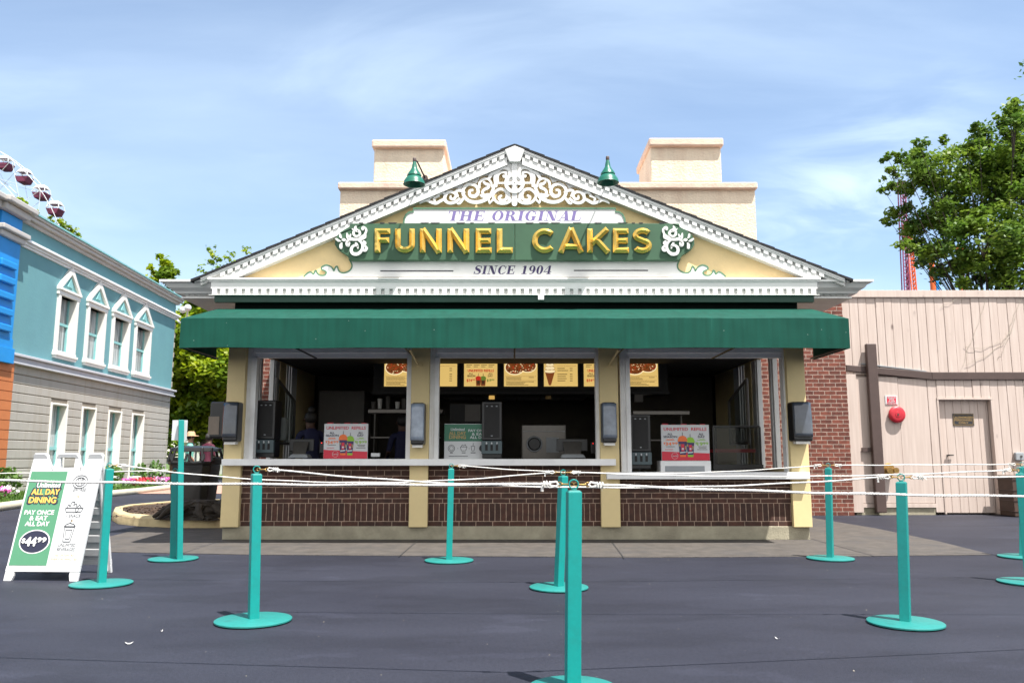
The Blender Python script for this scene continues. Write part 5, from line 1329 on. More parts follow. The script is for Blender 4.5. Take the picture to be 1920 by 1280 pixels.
o = thing('white_hut', 'small white hut far behind the litter bin', 'hut', (c.x, 48, 0)); put('wall', mb, M['post'], o)

# ================================================================== FERRIS WHEEL
FYY = 90.0; hub = P(-189, 551, FYY); R_ = 330/F*FYY
fwh = thing('ferris_wheel', 'white lattice ferris wheel rising behind the aqua roof', 'ferris wheel', (hub.x, FYY, 0))
n = 24
for dy_ in (-.9, .9):
    mb = MB()
    for rr in (R_, R_*.86):
        mb.tube([hub+Vector((rr*cos(2*pi*i/72), dy_, rr*sin(2*pi*i/72))) for i in range(72)], .038, 5, closed=True)
    o_ = mb
    for i in range(n):
        a = 2*pi*(i+.5)/n; a2 = 2*pi*(i+1.5)/n
        o_.cyl(hub+Vector((0, dy_, 0)), hub+Vector((R_*cos(a), dy_, R_*sin(a))), .03, n=5)
        o_.cyl(hub+Vector((R_*.86*cos(a), dy_, R_*.86*sin(a))), hub+Vector((R_*cos(a2), dy_, R_*sin(a2))), .025, n=4)
        o_.cyl(hub+Vector((R_*cos(a), dy_, R_*sin(a))), hub+Vector((R_*.86*cos(a2), dy_, R_*.86*sin(a2))), .025, n=4)
    put('rim', mb, M['wheelw'], fwh)
mb = MB(); mb.cyl(hub+Vector((0, -1.4, 0)), hub+Vector((0, 1.4, 0)), .7)
for sx_ in (-1, 1):
    for dy_ in (-1.3, 1.3): mb.cyl(hub+Vector((0, dy_, 0)), Vector((hub.x+sx_*8, FYY+dy_*2, 0)), .3, n=8)
put('support', mb, M['wheelw'], fwh)
for (u, v) in tuple((-189+330*cos(radians(a_)), 551-330*sin(radians(a_))) for a_ in (66.4, 74, 81.6, 89.2, 96.8, 104.4, 112, 120))+((10, 308), (46, 333), (78, 363), (104, 393), (-30, 288)):
    c = P(u, v, FYY); t = MB(); w_, d_ = .80, .7
    mb = MB(); mb.hexa([(c.x-w_*.55, FYY-d_, c.z-.75), (c.x+w_*.55, FYY-d_, c.z-.75), (c.x+w_*.55, FYY+d_, c.z-.75), (c.x-w_*.55, FYY+d_, c.z-.75)], [(c.x-w_, FYY-d_, c.z), (c.x+w_, FYY-d_, c.z), (c.x+w_, FYY+d_, c.z), (c.x-w_, FYY+d_, c.z)])
    g_ = put('gondola', mb, M['gondola'], fwh, bevel=.1)
    mb = MB(); mb.hexa([(c.x-w_*.8, FYY-d_*.8, c.z+.55), (c.x+w_*.8, FYY-d_*.8, c.z+.55), (c.x+w_*.8, FYY+d_*.8, c.z+.55), (c.x-w_*.8, FYY+d_*.8, c.z+.55)], [(c.x-w_*.5, FYY-d_*.5, c.z+.95), (c.x+w_*.5, FYY-d_*.5, c.z+.95), (c.x+w_*.5, FYY+d_*.5, c.z+.95), (c.x-w_*.5, FYY+d_*.5, c.z+.95)])
    for a, b in ((-1, -1), (1, -1), (1, 1), (-1, 1)): mb.cyl((c.x+a*w_*.93, FYY+b*d_*.93, c.z-.05), (c.x+a*w_*.75, FYY+b*d_*.75, c.z+.6), .05, n=5)
    mb.cyl((c.x-w_, FYY-d_, c.z+.1), (c.x+w_, FYY-d_, c.z+.1), .04, n=5)
    put('gondola_canopy', mb, M['wheelw'], g_)

# ================================================================== RIDE TOWER AND POLES behind the tree
RY = 46.0
t = thing('ride_tower', 'tall plum and orange lattice ride tower behind the tree', 'ride', ((1705-960)/F*RY, RY, 0))
def lattice(u0, u1, v0, v1, m_, w=.07, name='tower_leg'):
    a, b = P(u1, v1, RY), P(u0, v0, RY); mb = MB(); k = .15
    for dx_, dy_ in ((-k, -k), (k, -k), (k, k), (-k, k)): mb.cyl(a+Vector((dx_, dy_, 0)), b+Vector((dx_, dy_, 0)), w*.55, n=6)
    N_ = 18
    for i in range(N_):
        p, q = a.lerp(b, i/N_), a.lerp(b, (i+1)/N_)
        for e, f_ in (((-k, -k), (k, -k)), ((k, -k), (k, k))): mb.cyl(p+Vector((*e, 0)), q+Vector((*f_, 0)), w*.3, n=4); mb.cyl(p+Vector((*f_, 0)), q+Vector((*e, 0)), w*.3, n=4)
    put(name, mb, m_, t)
lattice(1690, 1699, 340, 560, M['ridep']); lattice(1700, 1713, 420, 560, M['rideo'])
for u, v0, lb in ((1747, 470, 'orange ride pole seen left of centre through the tree'), (1802, 468, 'orange ride pole seen farther right through the tree')):
    mb = MB(); a = P(u, 560, 40.0); b = P(u-2, v0, 40.0); mb.cyl(Vector((a.x, 40, 0)), b, .13, n=10); mb.cyl(b, b+Vector((0, 0, .12)), .17, n=10)
    tag(put('ride_pole', mb, M['rideo'], smooth=True), lb, 'pole', 'orange ride poles')
mb = MB(); a, b = P(1752, 513, 40.0), P(1776, 513, 40.0); mb.box(a.x, b.x, 40, 40.3, a.z-.12, a.z+.12); mb.box(b.x-.6, b.x-.45, 40, 40.3, 0, a.z-.12); tag(put('ride_sign', mb, M['blue']), 'small blue ride panel glimpsed behind the tree foliage', 'panel')
# ================================================================== STANCHIONS
ST = {}
def stanchion(key, base, top, label, rz=.35, r=.28, extra=None, drop=0.0, w=.032):
    """base/top in px; the post stands at the base's ground point and leans as photographed"""
    b = G(*base); tp = P(top[0], top[1], b.y+.01); t = thing('stanchion', label, 'stanchion', b, group='teal rope stanchions')
    mb = MB(); mb.lathe([(.001, .0), (r-.03, 0), (r-.03, .007), (r-.002, .007), (r, .009), (r, .017), (r-.004, .020), (.06, .024), (.001, .024)], b, 56); put('base_plate', mb, M['teal2'], t, smooth=True)
    def sq(c, z, k=1.0): return [Vector((c.x+w*k*(cos(rz)*i-sin(rz)*j), c.y+w*k*(sin(rz)*i+cos(rz)*j), z)) for i, j in ((-1, -1), (1, -1), (1, 1), (-1, 1))]
    c0, c1 = Vector((b.x, b.y, .02)), tp
    mb = MB(); mb.hexa(sq(c0, .02), sq(c1, c1.z)); put('post', mb, M['teal'], t, bevel=.004)
    mb = MB(); mb.hexa(sq(c1, c1.z+.0005, .9), sq(c1, c1.z+.006, .72)); mb.cyl(c1+Vector((0, 0, .005)), c1+Vector((0, 0, .016)), .014, n=10)
    put('cap', mb, M['teal2'], t)
    rr = .0225; rc = c1+Vector((0, 0, .012+rr)); mb = MB(); mb.tube([rc+Vector((rr*cos(2*pi*i/24)*cos(rz*.4), rr*cos(2*pi*i/24)*sin(rz*.4), rr*sin(2*pi*i/24))) for i in range(24)], .0036, 8, closed=True)
    put('ring', mb, M['teal'], t, smooth=True)
    ST[key] = (b, rc)
    return t
stanchion(1, (190, 1096), (205, 879.5), 'teal stanchion right in front of the white folding sign', .70, .252)
stanchion(3, (475, 1165), (481, 889), 'teal stanchion standing alone in front of the left serving window', .55, .252)
stanchion(4, (842, 1052), (846, 879), 'teal stanchion nearest the kiosk below the green dining poster', .08, .258)
stanchion(5, (1048, 1103), (1056, 893), 'teal stanchion just behind the nearest one, left of it', .55, .247)
stanchion(6, (1074, 1296), (1076, 921), 'nearest teal stanchion, its base cut by the bottom of the photo', .13, .215, w=.034)
stanchion(7, (1557, 1048), (1553, 878), 'teal stanchion in front of the red brick wall at the right', -.62, .245)
stanchion(8, (1698, 1170), (1690, 904), 'teal stanchion alone in the right foreground', -.60, .238)
stanchion(9, (1918, 1045), (1917, 876), 'teal stanchion at the right edge, farther of the two', -.62, .245)
stanchion(10, (1930, 1093), (1912, 888), 'leaning teal stanchion at the right edge, nearer of the two', -.6, .25)
t = stanchion(2, (325, 1049), (328, 888), 'teal stanchion with a tall post and white plate beside the litter bin', .2, .254)
b = G(337, 1052); tp = P(340, 787, b.y); mb = MB(); w_ = .028; rz = .45
def sq_(c, z): return [Vector((c.x+w_*(cos(rz)*i-sin(rz)*j), c.y+w_*(sin(rz)*i+cos(rz)*j), z)) for i, j in ((-1, -1), (1, -1), (1, 1), (-1, 1))]
mb.hexa(sq_(b, .02), sq_(tp, tp.z)); mb.box(b.x-.04, b.x+.04, b.y-.04, b.y+.04, .018, .026); put('tall_post', mb, M['teal'], t, bevel=.004)
mb = MB(); x0, x1 = px(323, 805, b.y+.04), px(351, 805, b.y+.04); mb.box(x0, x1, b.y+.035, b.y+.042, pz(825, b.y), pz(787, b.y)); put('sign_plate', mb, M['printwhite'], t)
mb = MB(); f = lambda a, b_, l=0: Vector((a, b.y+.03, b_))
# ================================================================== ROPES
def rope(a, c, sag, label, r=.0054, ends=(1, 1), group='white queue ropes'):
    a, c = Vector(a), Vector(c); L = (c-a).length; d = (c-a).normalized()
    t = thing('rope', label, 'rope', a.lerp(c, .5), group=group)
    gap = .115; s0 = a+d*(gap if ends[0] else 0); s1 = c-d*(gap if ends[1] else 0)
    N_ = int(L/.012); pts = []
    for i in range(N_+1):
        k = i/N_; p = s0.lerp(s1, k); p.z -= sag*4*k*(1-k); p.z += .002*sin(k*L*9); pts.append(p)
    mb = MB(); mb.tube(pts, r, 9, lobes=3, twist=2*pi/.05); put('cord', mb, M['rope'], t, smooth='all')
    rn = random.Random(int(L*1000))
    for e, (q, s, p0) in enumerate(((a, d, pts[0]), (c, -d, pts[-1]))):
        if not ends[e]: continue
        mb = MB(); mb.tube([q+s*.012+Vector((.012*cos(x), 0, .009*sin(x))) for x in [2*pi*i/14 for i in range(14)]], .0026, 6, closed=True)
        mb.cyl(q+s*.022, q+s*.06, .0042, .005, 8); mb.tube([q+s*.07+s*(.011*cos(x))+Vector((0, 0, .010*sin(x))) for x in [2*pi*i/14 for i in range(14)]], .003, 6, closed=True); mb.ball(q+s*.058, .007, 5)
        put('snap_hook', mb, M['brass'], t, smooth=True)
        mb = MB(); w1 = s.cross(Vector((0, 0, 1))).normalized()
        mb.tube([q+s*.075+Vector((0, 0, -.003)), q+s*.085+Vector((0, 0, .012)), q+s*.11+Vector((0, 0, .008)), q+s*.13], r*.85, 7)
        mb.tube([q+s*.075, q+s*.088+Vector((0, 0, -.011)), q+s*.115+Vector((0, 0, -.006)), q+s*.14], r*.8, 7)
        for k in range(3): mb.tube([q+s*(.118+.014*k)+Vector((0, 0, 0))+w1*(.013*cos(x))+Vector((0, 0, .013*sin(x))) for x in [2*pi*i/10+k for i in range(10)]], r*.5, 5, closed=True)
        for k in range(16):
            o_ = q+s*(.14+rn.uniform(-.015, .015)); v_ = Vector((rn.uniform(-1, 1), rn.uniform(-1, 1), rn.uniform(-1.2, .9))).normalized()*rn.uniform(.012, .03); mb.tube([o_, o_+v_*.6, o_+v_+Vector((0, 0, -.003))], [.0025, .0018, .001], 4)
        if e == 1: mb.tube([q+s*.15, q+s*.155+Vector((0, 0, -.015)), q+s*.16+Vector((.004, 0, -.035))], [r*.9, r, r*1.3], 7)
        put('knot', mb, M['rope'], t, smooth=True)
R = {k: v[1] for k, v in ST.items()}
rope(P(-260, 893, 4.4), R[6], .018, 'thick near rope running left from the nearest stanchion', .0062, (0, 1))
rope(R[6], P(2200, 930, 4.6), .02, 'thick near rope running right from the nearest stanchion', .0062, (1, 0))
rope(R[3], R[8], .095, 'long rope between the left and right foreground stanchions', .0054)
rope(R[8], P(2060, 893, ST[8][0].y), .0, 'short rope leaving the right foreground stanchion to the right', .0054, (1, 0))
rope(R[1], R[5], .115, 'rope from the folding sign stanchion to the one behind the nearest', .0054)
rope(R[5], R[10], .045, 'rope from the second centre stanchion to the leaning right one', .0054)
rope(R[4], R[7], .085, 'rope along the kiosk between the two back-row stanchions', .0054)
rope(R[7], R[9], .0, 'rope from the brick-wall stanchion to the far right edge', .0054)
rope(P(-120, 889, ST[2][0].y), R[2], .0, 'rope from the left edge to the tall post stanchion', .0054, (0, 1))

# ================================================================== FOLDING SIGN
A = G(3, 1089); B = G(146, 1089); w_ = (B-A).length; yaw = radians(-3)
fs = thing('folding_sign', 'white folding A-frame sign with green all day dining poster', 'sign', (A+B)/2, yaw)
TL = radians(14.5); Hh = 1.17
def face(a, b, l=0.0, s=-1):
    """board coordinates in metres: a across, b up the board; s=-1 front, +1 rear"""
    return Vector((a, (-s)*(b*sin(TL)-Hh*sin(TL))*1.0+Hh*sin(TL)-s*-l*cos(TL)*(1), b*cos(TL)+l*sin(TL)*1)) if False else Vector((a, (b*sin(TL) if s < 0 else 2*Hh*sin(TL)-b*sin(TL))+s*l*cos(TL), b*cos(TL)+l*sin(TL)))
hw = w_/2
def slab(mb, pts, s, l0, l1):
    lo = [face(a, b, l0, s) for a, b in pts]; hi = [face(a, b, l1, s) for a, b in pts]; mb.hexa(lo, hi)
def sheet_parts(s):
    th = .03; mb = MB(); W0 = hw
    slab(mb, [(-W0, .13), (W0, .13), (W0, 1.0), (-W0, 1.0)], s, -th, 0)
    slab(mb, [(-W0, 0), (-W0+.07, 0), (-W0+.085, .05), (-W0+.085, .0799), (-W0, .0799)], s, -th, 0); slab(mb, [(W0-.085, .05), (W0-.07, 0), (W0, 0), (W0, .0799), (W0-.085, .0799)], s, -th, 0)
    slab(mb, [(-W0, .08), (W0, .08), (W0, .1295), (-W0, .1295)], s, -th, .004)
    top = 1.0
    slab(mb, [(-W0, top), (-.145, top), (-.175, top+.06), (-.205, Hh-.015), (-.225, Hh), (-W0+.02, Hh), (-W0+.005, Hh-.02)], s, -th, 0)
    slab(mb, [(W0-.0, top), (W0-.005, Hh-.02), (W0-.02, Hh), (.225, Hh), (.205, Hh-.015), (.175, top+.06), (.145, top)], s, -th, 0)
    # middle handle
    slab(mb, [(-.125, top), (.125, top), (.125, top+.028), (-.125, top+.028)], s, -th, .001)
    slab(mb, [(-.125, top+.028), (-.075, top+.028), (-.07, Hh-.04), (-.075, Hh), (-.09, Hh-.008), (-.105, Hh-.03)], s, -th, .0005)
    slab(mb, [(.075, top+.028), (.125, top+.028), (.105, Hh-.03), (.09, Hh-.008), (.075, Hh), (.07, Hh-.04)], s, -th, .0005)
    slab(mb, [(-.075, Hh-.04), (.075, Hh-.04), (.075, Hh), (-.075, Hh)], s, -th, .0005)
    return mb
put('front_panel', sheet_parts(-1), M['white2'], fs, world=False, bevel=.004)
mb = sheet_parts(1)
put('rear_panel', mb, M['white2'], fs, world=False, bevel=.004)
mb = MB()
for k in range(6): slab(mb, [(-hw+.05, .17+.135*k), (hw-.05, .17+.135*k), (hw-.05, .25+.135*k), (-hw+.05, .25+.135*k)], 1, -.05, -.0302)
for s2 in (-1, 1): slab(mb, [(s2*hw-s2*.035-.015, .02), (s2*hw-s2*.035+.015, .02), (s2*hw-s2*.035+.015, 1.0), (s2*hw-s2*.035-.015, 1.0)], 1, -.055, -.0302)
put('moulded_ribs', mb, M['white2'], fs, world=False, bevel=.012)
# poster
split_ = lambda a: a*1.09 if a <= .5 else .545+(a-.5)*.91
pf = lambda a, b, l=0.0: face(-hw+.018+split_(a)*(w_-.036), .135+b*(.855), l, -1)
mb = MB(); rect(mb, pf, 0, 0, .5, 1, .003, 1); rect(mb, pf, .5, 0, 1, 1, .003, 0)
mats_ = [M['printwhite'], M['prgreen'], M['navy'], M['pryellow'], M['white'], M['ink'], M['ochre']]
letter(mb, 'Unlimited', (.115, .815, .455, .885), pf, 2, .07, .1, .0045); letter(mb, 'ALL DAY', (.06, .735, .465, .815), pf, 2, .10, .0, .0045); letter(mb, 'DINING', (.05, .645, .445, .728), pf, 2, .13, .0, .0045)
letter(mb, 'Unlimited', (.125, .822, .445, .878), pf, 4, .03, .1, .006); letter(mb, 'ALL DAY', (.075, .745, .45, .805), pf, 3, .045, .0, .006); letter(mb, 'DINING', (.065, .655, .43, .718), pf, 3, .05, .0, .006)
for t_, b0, x0, x1 in (('PAY ONCE', .53, .045, .44), ('& EAT', .47, .13, .37), ('ALL DAY', .41, .09, .41)): letter(mb, t_, (x0, b0, x1, b0+.046), pf, 4, .05, 0, .005)
disc(mb, pf, .27, .245, .205, .125, .0045, 4, 44); disc(mb, pf, .27, .245, .188, .114, .006, 2, 44)
letter(mb, '$', (.105, .225, .150, .278), pf, 4, .05, 0, .012); letter(mb, '44', (.158, .20, .298, .29), pf, 4, .06, 0, .012); letter(mb, '99', (.312, .238, .428, .288), pf, 4, .05, 0, .012)
for t_, b0, x0, x1, h_ in (('1 ENTREE', .782, .62, .87, .034), ('1 SNACK', .50, .64, .875, .036), ('UNLIMITED', .195, .62, .89, .032), ('BEVERAGES', .15, .61, .895, .032)): letter(mb, t_, (x0, b0, x1, b0+h_), pf, 5, .0, .15, .005)
for t_, b0, x0, x1, h_ in (('OR', .71, .725, .785, .028), ('+', .455, .73, .77, .02), ('AS OFTEN AS', .095, .60, .90, .022), ('EVERY 90 MINUTES', .055, .55, .96, .022)): letter(mb, t_, (x0, b0, x1, b0+h_), pf, 6, .0, .05, .005)
LW = .009
ringf(mb, pf, .745, .885, .125, .075, LW, .005, 5); ringf(mb, pf, .745, .885, .085, .052, LW, .005, 5)
pline(mb, pf, [(.72, .85), (.72, .89), (.705, .90), (.705, .925), (.735, .925), (.735, .90), (.72, .89)], LW, .005, 5); pline(mb, pf, [(.775, .85), (.775, .89), (.76, .91), (.775, .93), (.79, .91), (.775, .89)], LW, .005, 5)
pline(mb, pf, [(.60, .60), (.625, .555), (.80, .555), (.82, .60), (.60, .60)], LW, .005, 5); pline(mb, pf, [(.76, .60), (.78, .56), (.86, .56), (.89, .60), (.76, .60)], LW, .005, 5)
pline(mb, pf, [(.62, .60), (.64, .64), (.67, .615), (.68, .66), (.73, .67), (.72, .63), (.76, .65), (.78, .61), (.82, .635), (.86, .60)], LW, .005, 5)
pline(mb, pf, [(.655, .40), (.675, .245), (.79, .245), (.815, .40), (.655, .40)], LW, .005, 5); pline(mb, pf, [(.645, .405), (.68, .43), (.73, .44), (.79, .43), (.825, .405), (.645, .405)], LW, .005, 5); pline(mb, pf, [(.735, .44), (.74, .475), (.755, .478)], LW, .005, 5); pline(mb, pf, [(.685, .37), (.70, .275), (.77, .275), (.785, .37), (.685, .37)], LW*.8, .005, 5)
put('poster', mb, mats_, fs, world=False, recalc=False)

# ================================================================== THINGS IN THE WINDOWS
YC = YF+.24                    # just inside the sill
def refills(u0, v0, u1, v1, label, Y):
    t = thing('refill_poster', label, 'poster', P((u0+u1)/2, v1, Y), group='unlimited refills posters')
    mb = MB(); a, b = P(u0, v1, Y), P(u1, v0, Y); mb.box(a.x, b.x, Y, Y+.03, a.z, b.z); put('board', mb, M['printwhite'], t, bevel=.003)
    f = frame3((a.x, Y-.0, a.z), (b.x-a.x, 0, 0), (0, 0, b.z-a.z)); mb = MB(); L = [M['printwhite'], M['signred'], M['navy'], M['orange'], M['lime'], M['purple2'], M['ochre'], M['grille']]
    mb.mi = 1; mb.poly([f(0.005, .005, .003), f(.995, .005, .003), f(.995, .2, .003), f(.005, .255, .003)]); mb.mi = 0
    letter(mb, 'UNLIMITED  REFILLS', (.055, .835, .945, .92), f, 1, .025, 0, .004)
    for t_, x0, y0, x1, y1, m_ in (('ALL', .13, .71, .235, .765, 2), ('SEASON', .045, .635, .33, .69, 2), ('ALL', .78, .71, .885, .765, 2), ('DAY', .765, .635, .905, .69, 2)): letter(mb, t_, (x0, y0, x1, y1), f, m_, .035, 0, .004)
    letter(mb, '$', (.045, .45, .075, .51), f, 3, .03, 0, .004); letter(mb, '34', (.085, .42, .205, .51), f, 3, .045, 0, .004); letter(mb, '99', (.22, .445, .335, .51), f, 3, .03, 0, .004)
    letter(mb, '$', (.71, .45, .74, .51), f, 4, .03, 0, .004); letter(mb, '19', (.75, .42, .855, .51), f, 4, .045, 0, .004); letter(mb, '99', (.865, .445, .975, .51), f, 4, .03, 0, .004)
    for x0, x1, y, m_ in ((.11, .26, .585, 3), (.09, .28, .56, 3), (.09, .28, .38, 7), (.07, .24, .30, 1), (.80, .90, .585, 4), (.74, .92, .56, 4), (.76, .94, .38, 7), (.78, .93, .345, 7), (.74, .95, .30, 7)): rect(mb, f, x0, y, x1, y+.014, .004, m_)
    ringf(mb, f, .27, .13, .07, .088, .006, .005, 0, 24); letter(mb, 'Coca-Cola', (.215, .11, .325, .15), f, 0, .02, .3, .005)
    for cx_, m_, k in ((.44, 3, 1.0), (.60, 4, .93)):   # two lidded cups
        lf = .0045+.0012*(m_ == 3); y0 = .10; s = .095*k
        def q(pts, mi, l): mb.mi = mi; mb.poly([f(cx_+x*s, y0+y, l) for x, y in pts]); mb.mi = 0
        q([(-.62, 0), (.62, 0), (.72, .1), (-.72, .1)], m_, lf); q([(-.68, .06), (.68, .06), (.92, .43*k), (-.92, .43*k)], 5, lf+.0003); q([(-1.08, .43*k), (1.08, .43*k), (1.0, .50*k), (.75, .56*k), (.3, .59*k), (-.3, .59*k), (-.75, .56*k), (-1.0, .50*k)], m_, lf+.0006)
        q([(-.06, .59*k), (.06, .59*k), (.06, .69*k), (-.06, .69*k)], 7, lf); q([(-.3, .16), (.3, .16), (.34, .36*k), (-.34, .36*k)], 1, lf+.0007); q([(-.2, .20), (.2, .20), (.22, .25), (-.2, .25)], 0, lf+.0009); q([(-.62, .10), (.6, .12), (.62, .15), (-.62, .14)], 0, lf+.0008); q([(.45, .2), (.7, .22), (.75, .3), (.5, .32)], 6, lf+.0009); q([(-.75, .3), (-.5, .28), (-.5, .36), (-.78, .36)], 6, lf+.0009)
    put('print', mb, L, t, recalc=False)
    mb = MB(); rn = random.Random(2)
    for k in range(5): x = a.x+.03+(b.x-a.x-.1)*k/4.3; mb.box(x, x+.05+.03*rn.random(), Y+.05, Y+.1, b.z-.02, b.z+.005+.015*rn.random())
    tag(put('packets', mb, M['red']), 'red packets peeking over the '+('left' if u0 < 900 else 'right')+' refills poster', 'packets', 'packets behind the posters')
refills(606, 794, 690.5, 859.5, 'unlimited refills poster standing on the left counter', YC)
refills(1241, 796, 1329, 863, 'unlimited refills poster on the grey box at the right window', YC+.06)
t = thing('counter_box', 'grey metal box under the right refills poster', 'box', P(1285, 884, YC))
mb = MB(); a, b = P(1239, 885, YC), P(1333, 863.5, YC); mb.box(a.x, b.x, YC, YC+.3, a.z, b.z); put('body', mb, M['offwhite'], t, bevel=.008)
mb = MB(); mb.box(a.x+.06, b.x-.09, YC-.004, YC+.01, a.z, b.z-.07); put('door', mb, M['greypanel'], t)
# green dining poster
t = thing('dining_poster', 'green and grey all day dining poster on the middle counter', 'poster', P(868, 860, YC))
a, b = P(832.5, 860, YC), P(905, 794, YC); x1_ = P(925, 860, YC).x; mb = MB(); mb.box(a.x, x1_, YC, YC+.02, a.z, b.z); put('board', mb, M['printwhite'], t, bevel=.003)
f = frame3((a.x, YC, a.z), (b.x-a.x, 0, 0), (0, 0, b.z-a.z)); k_ = (x1_-a.x)/(b.x-a.x)
mb = MB(); rect(mb, f, .003, .5, k_-.003, .985, .003, 1)
letter(mb, 'Unlimited', (.17, .80, .53, .88), f, 0, .02, .1, .004); letter(mb, 'ALL DAY', (.13, .685, .56, .775), f, 2, .03, 0, .004); letter(mb, 'DINING', (.13, .57, .56, .67), f, 2, .03, 0, .004)
letter(mb, 'PAY ONCE', (.63, .77, 1.14, .84), f, 0, .03, 0, .004); letter(mb, '& EAT', (.72, .67, 1.06, .74), f, 0, .03, 0, .004); letter(mb, 'ALL DAY', (.67, .575, 1.12, .65), f, 0, .03, 0, .004)
ringf(mb, f, .19, .30, .09, .10, .012, .004, 3); ringf(mb, f, .19, .30, .055, .065, .01, .004, 3); pline(mb, f, [(.42, .34), (.45, .23), (.56, .23), (.60, .34), (.42, .34)], .012, .004, 3); pline(mb, f, [(.44, .34), (.47, .40), (.51, .37), (.55, .41), (.58, .34)], .012, .004, 3)
pline(mb, f, [(.70, .36), (.72, .23), (.78, .23), (.80, .36), (.70, .36)], .012, .004, 3); pline(mb, f, [(.75, .36), (.76, .45)], .012, .004, 3)
for x0, x1 in ((.15, .23), (.46, .56), (.69, .82)): rect(mb, f, x0, .165, x1, .185, .004, 3)
rect(mb, f, .12, .07, .62, .085, .004, 3); rect(mb, f, .34, .29, .37, .30, .004, 3); rect(mb, f, .64, .29, .67, .30, .004, 3)
disc(mb, f, 1.0, .30, .09, .1, .004, 3)
put('print', mb, [M['printwhite'], M['prgreen2'], M['ochre'], M['ink']], t, recalc=False)
# cutlery dispensers
def cutlery(u0, u1, v0, v1, label, Y):
    a, b = P(u0, v1, Y), P(u1, v0, Y); t = thing('cutlery_dispenser', label, 'dispenser', ((a.x+b.x)/2, Y, a.z), group='black cutlery dispensers')
    w = b.x-a.x; h = b.z-a.z; cx = (a.x+b.x)/2
    mb = MB(); mb.box(a.x, b.x, Y, Y+.32, a.z+h*.31, b.z); mb.box(a.x+.004, b.x-.004, Y+.03, Y+.31, a.z, a.z+h*.309); put('body', mb, M['black'], t, bevel=.015)
    mb = MB(); mb.box(a.x+w*.12, b.x-w*.12, Y-.006, Y+.004, a.z+h*.36, b.z-h*.04); put('front_cover', mb, M['blackmat'], t, bevel=.01)
    mb = MB(); mb.box(a.x-.003, b.x+.003, Y-.03, Y+.03, a.z+h*.08, a.z+h*.305); put('chute_panel', mb, M['greyteal'], t, bevel=.006)
    for k in (-1, 0, 1):
        x = cx+k*w*.26; mb = MB(); mb.box(x-.017, x+.017, Y-.034, Y-.029, a.z+h*.135, a.z+h*.235); c_ = put('chute', mb, M['blackmat'], t)
        mb = MB(); mb.ball((x, Y-.036, a.z+h*.265), .011, 5, 1.5); put('lever', mb, M['printwhite'], c_, smooth=True)
    mb = MB()
    for k in (-1, 0, 1): mb.box(cx+k*w*.24-.012, cx+k*w*.24+.012, Y-.010, Y-.0055, b.z-h*.095, b.z-h*.08)
    mb.box(cx-.012, cx+.012, Y-.010, Y-.0055, a.z+h*.385, a.z+h*.40); put('badge', mb, M['greypanel'], t)
cutlery(477, 517, 750, 857, 'black cutlery dispenser at the left end of the left window', YC)
cutlery(903, 941, 752, 859, 'black cutlery dispenser in the middle window in front of the dining poster', YC-.10)
cutlery(1183, 1219, 776, 879, 'black cutlery dispenser at the left end of the right window', YC)
# card terminals / tills
for u0, u1, v0, v1, lb in ((540, 579, 822, 858, 'till with tilted grey screen in the left window'), (1051, 1098, 822, 858, 'till with tilted grey screen in the middle window')):
    Y = YC+.12; a, b = P(u0, v1, Y), P(u1, v0, Y); t = thing('till', lb, 'till', ((a.x+b.x)/2, Y, a.z), group='tills facing the customers'); c = (a.x+b.x)/2; w = b.x-a.x
    mb = MB(); mb.hexa([(a.x, Y, a.z), (b.x, Y, a.z), (b.x, Y+.25, a.z), (a.x, Y+.25, a.z)], [(a.x+.03, Y+.03, a.z+.05), (b.x-.03, Y+.03, a.z+.05), (b.x-.03, Y+.22, a.z+.05), (a.x+.03, Y+.22, a.z+.05)]); put('base', mb, M['greypanel'], t, bevel=.008)
    mb = MB(); mb.hexa([(c-w*.32, Y+.04, a.z+.05), (c+w*.32, Y+.04, a.z+.05), (c+w*.32, Y+.07, a.z+.05), (c-w*.32, Y+.07, a.z+.05)], [(c-w*.38, Y+.12, b.z-.04), (c+w*.38, Y+.12, b.z-.04), (c+w*.38, Y+.15, b.z-.04), (c-w*.38, Y+.15, b.z-.04)]); put('customer_screen', mb, M['steel'], t, bevel=.006)
    mb = MB(); mb.box(c-w*.62, c+w*.62, Y+.16, Y+.19, b.z-.17, b.z+.0); put('screen', mb, M['black'], t, bevel=.006)
mb = MB(); a = P(696, 853, YC+.02); mb.box(a.x, a.x+.12, YC, YC+.06, a.z-.02, a.z+.03); tag(put('card_box', mb, M['printwhite'], bevel=.003), 'small white box right of the left refills poster', 'box')
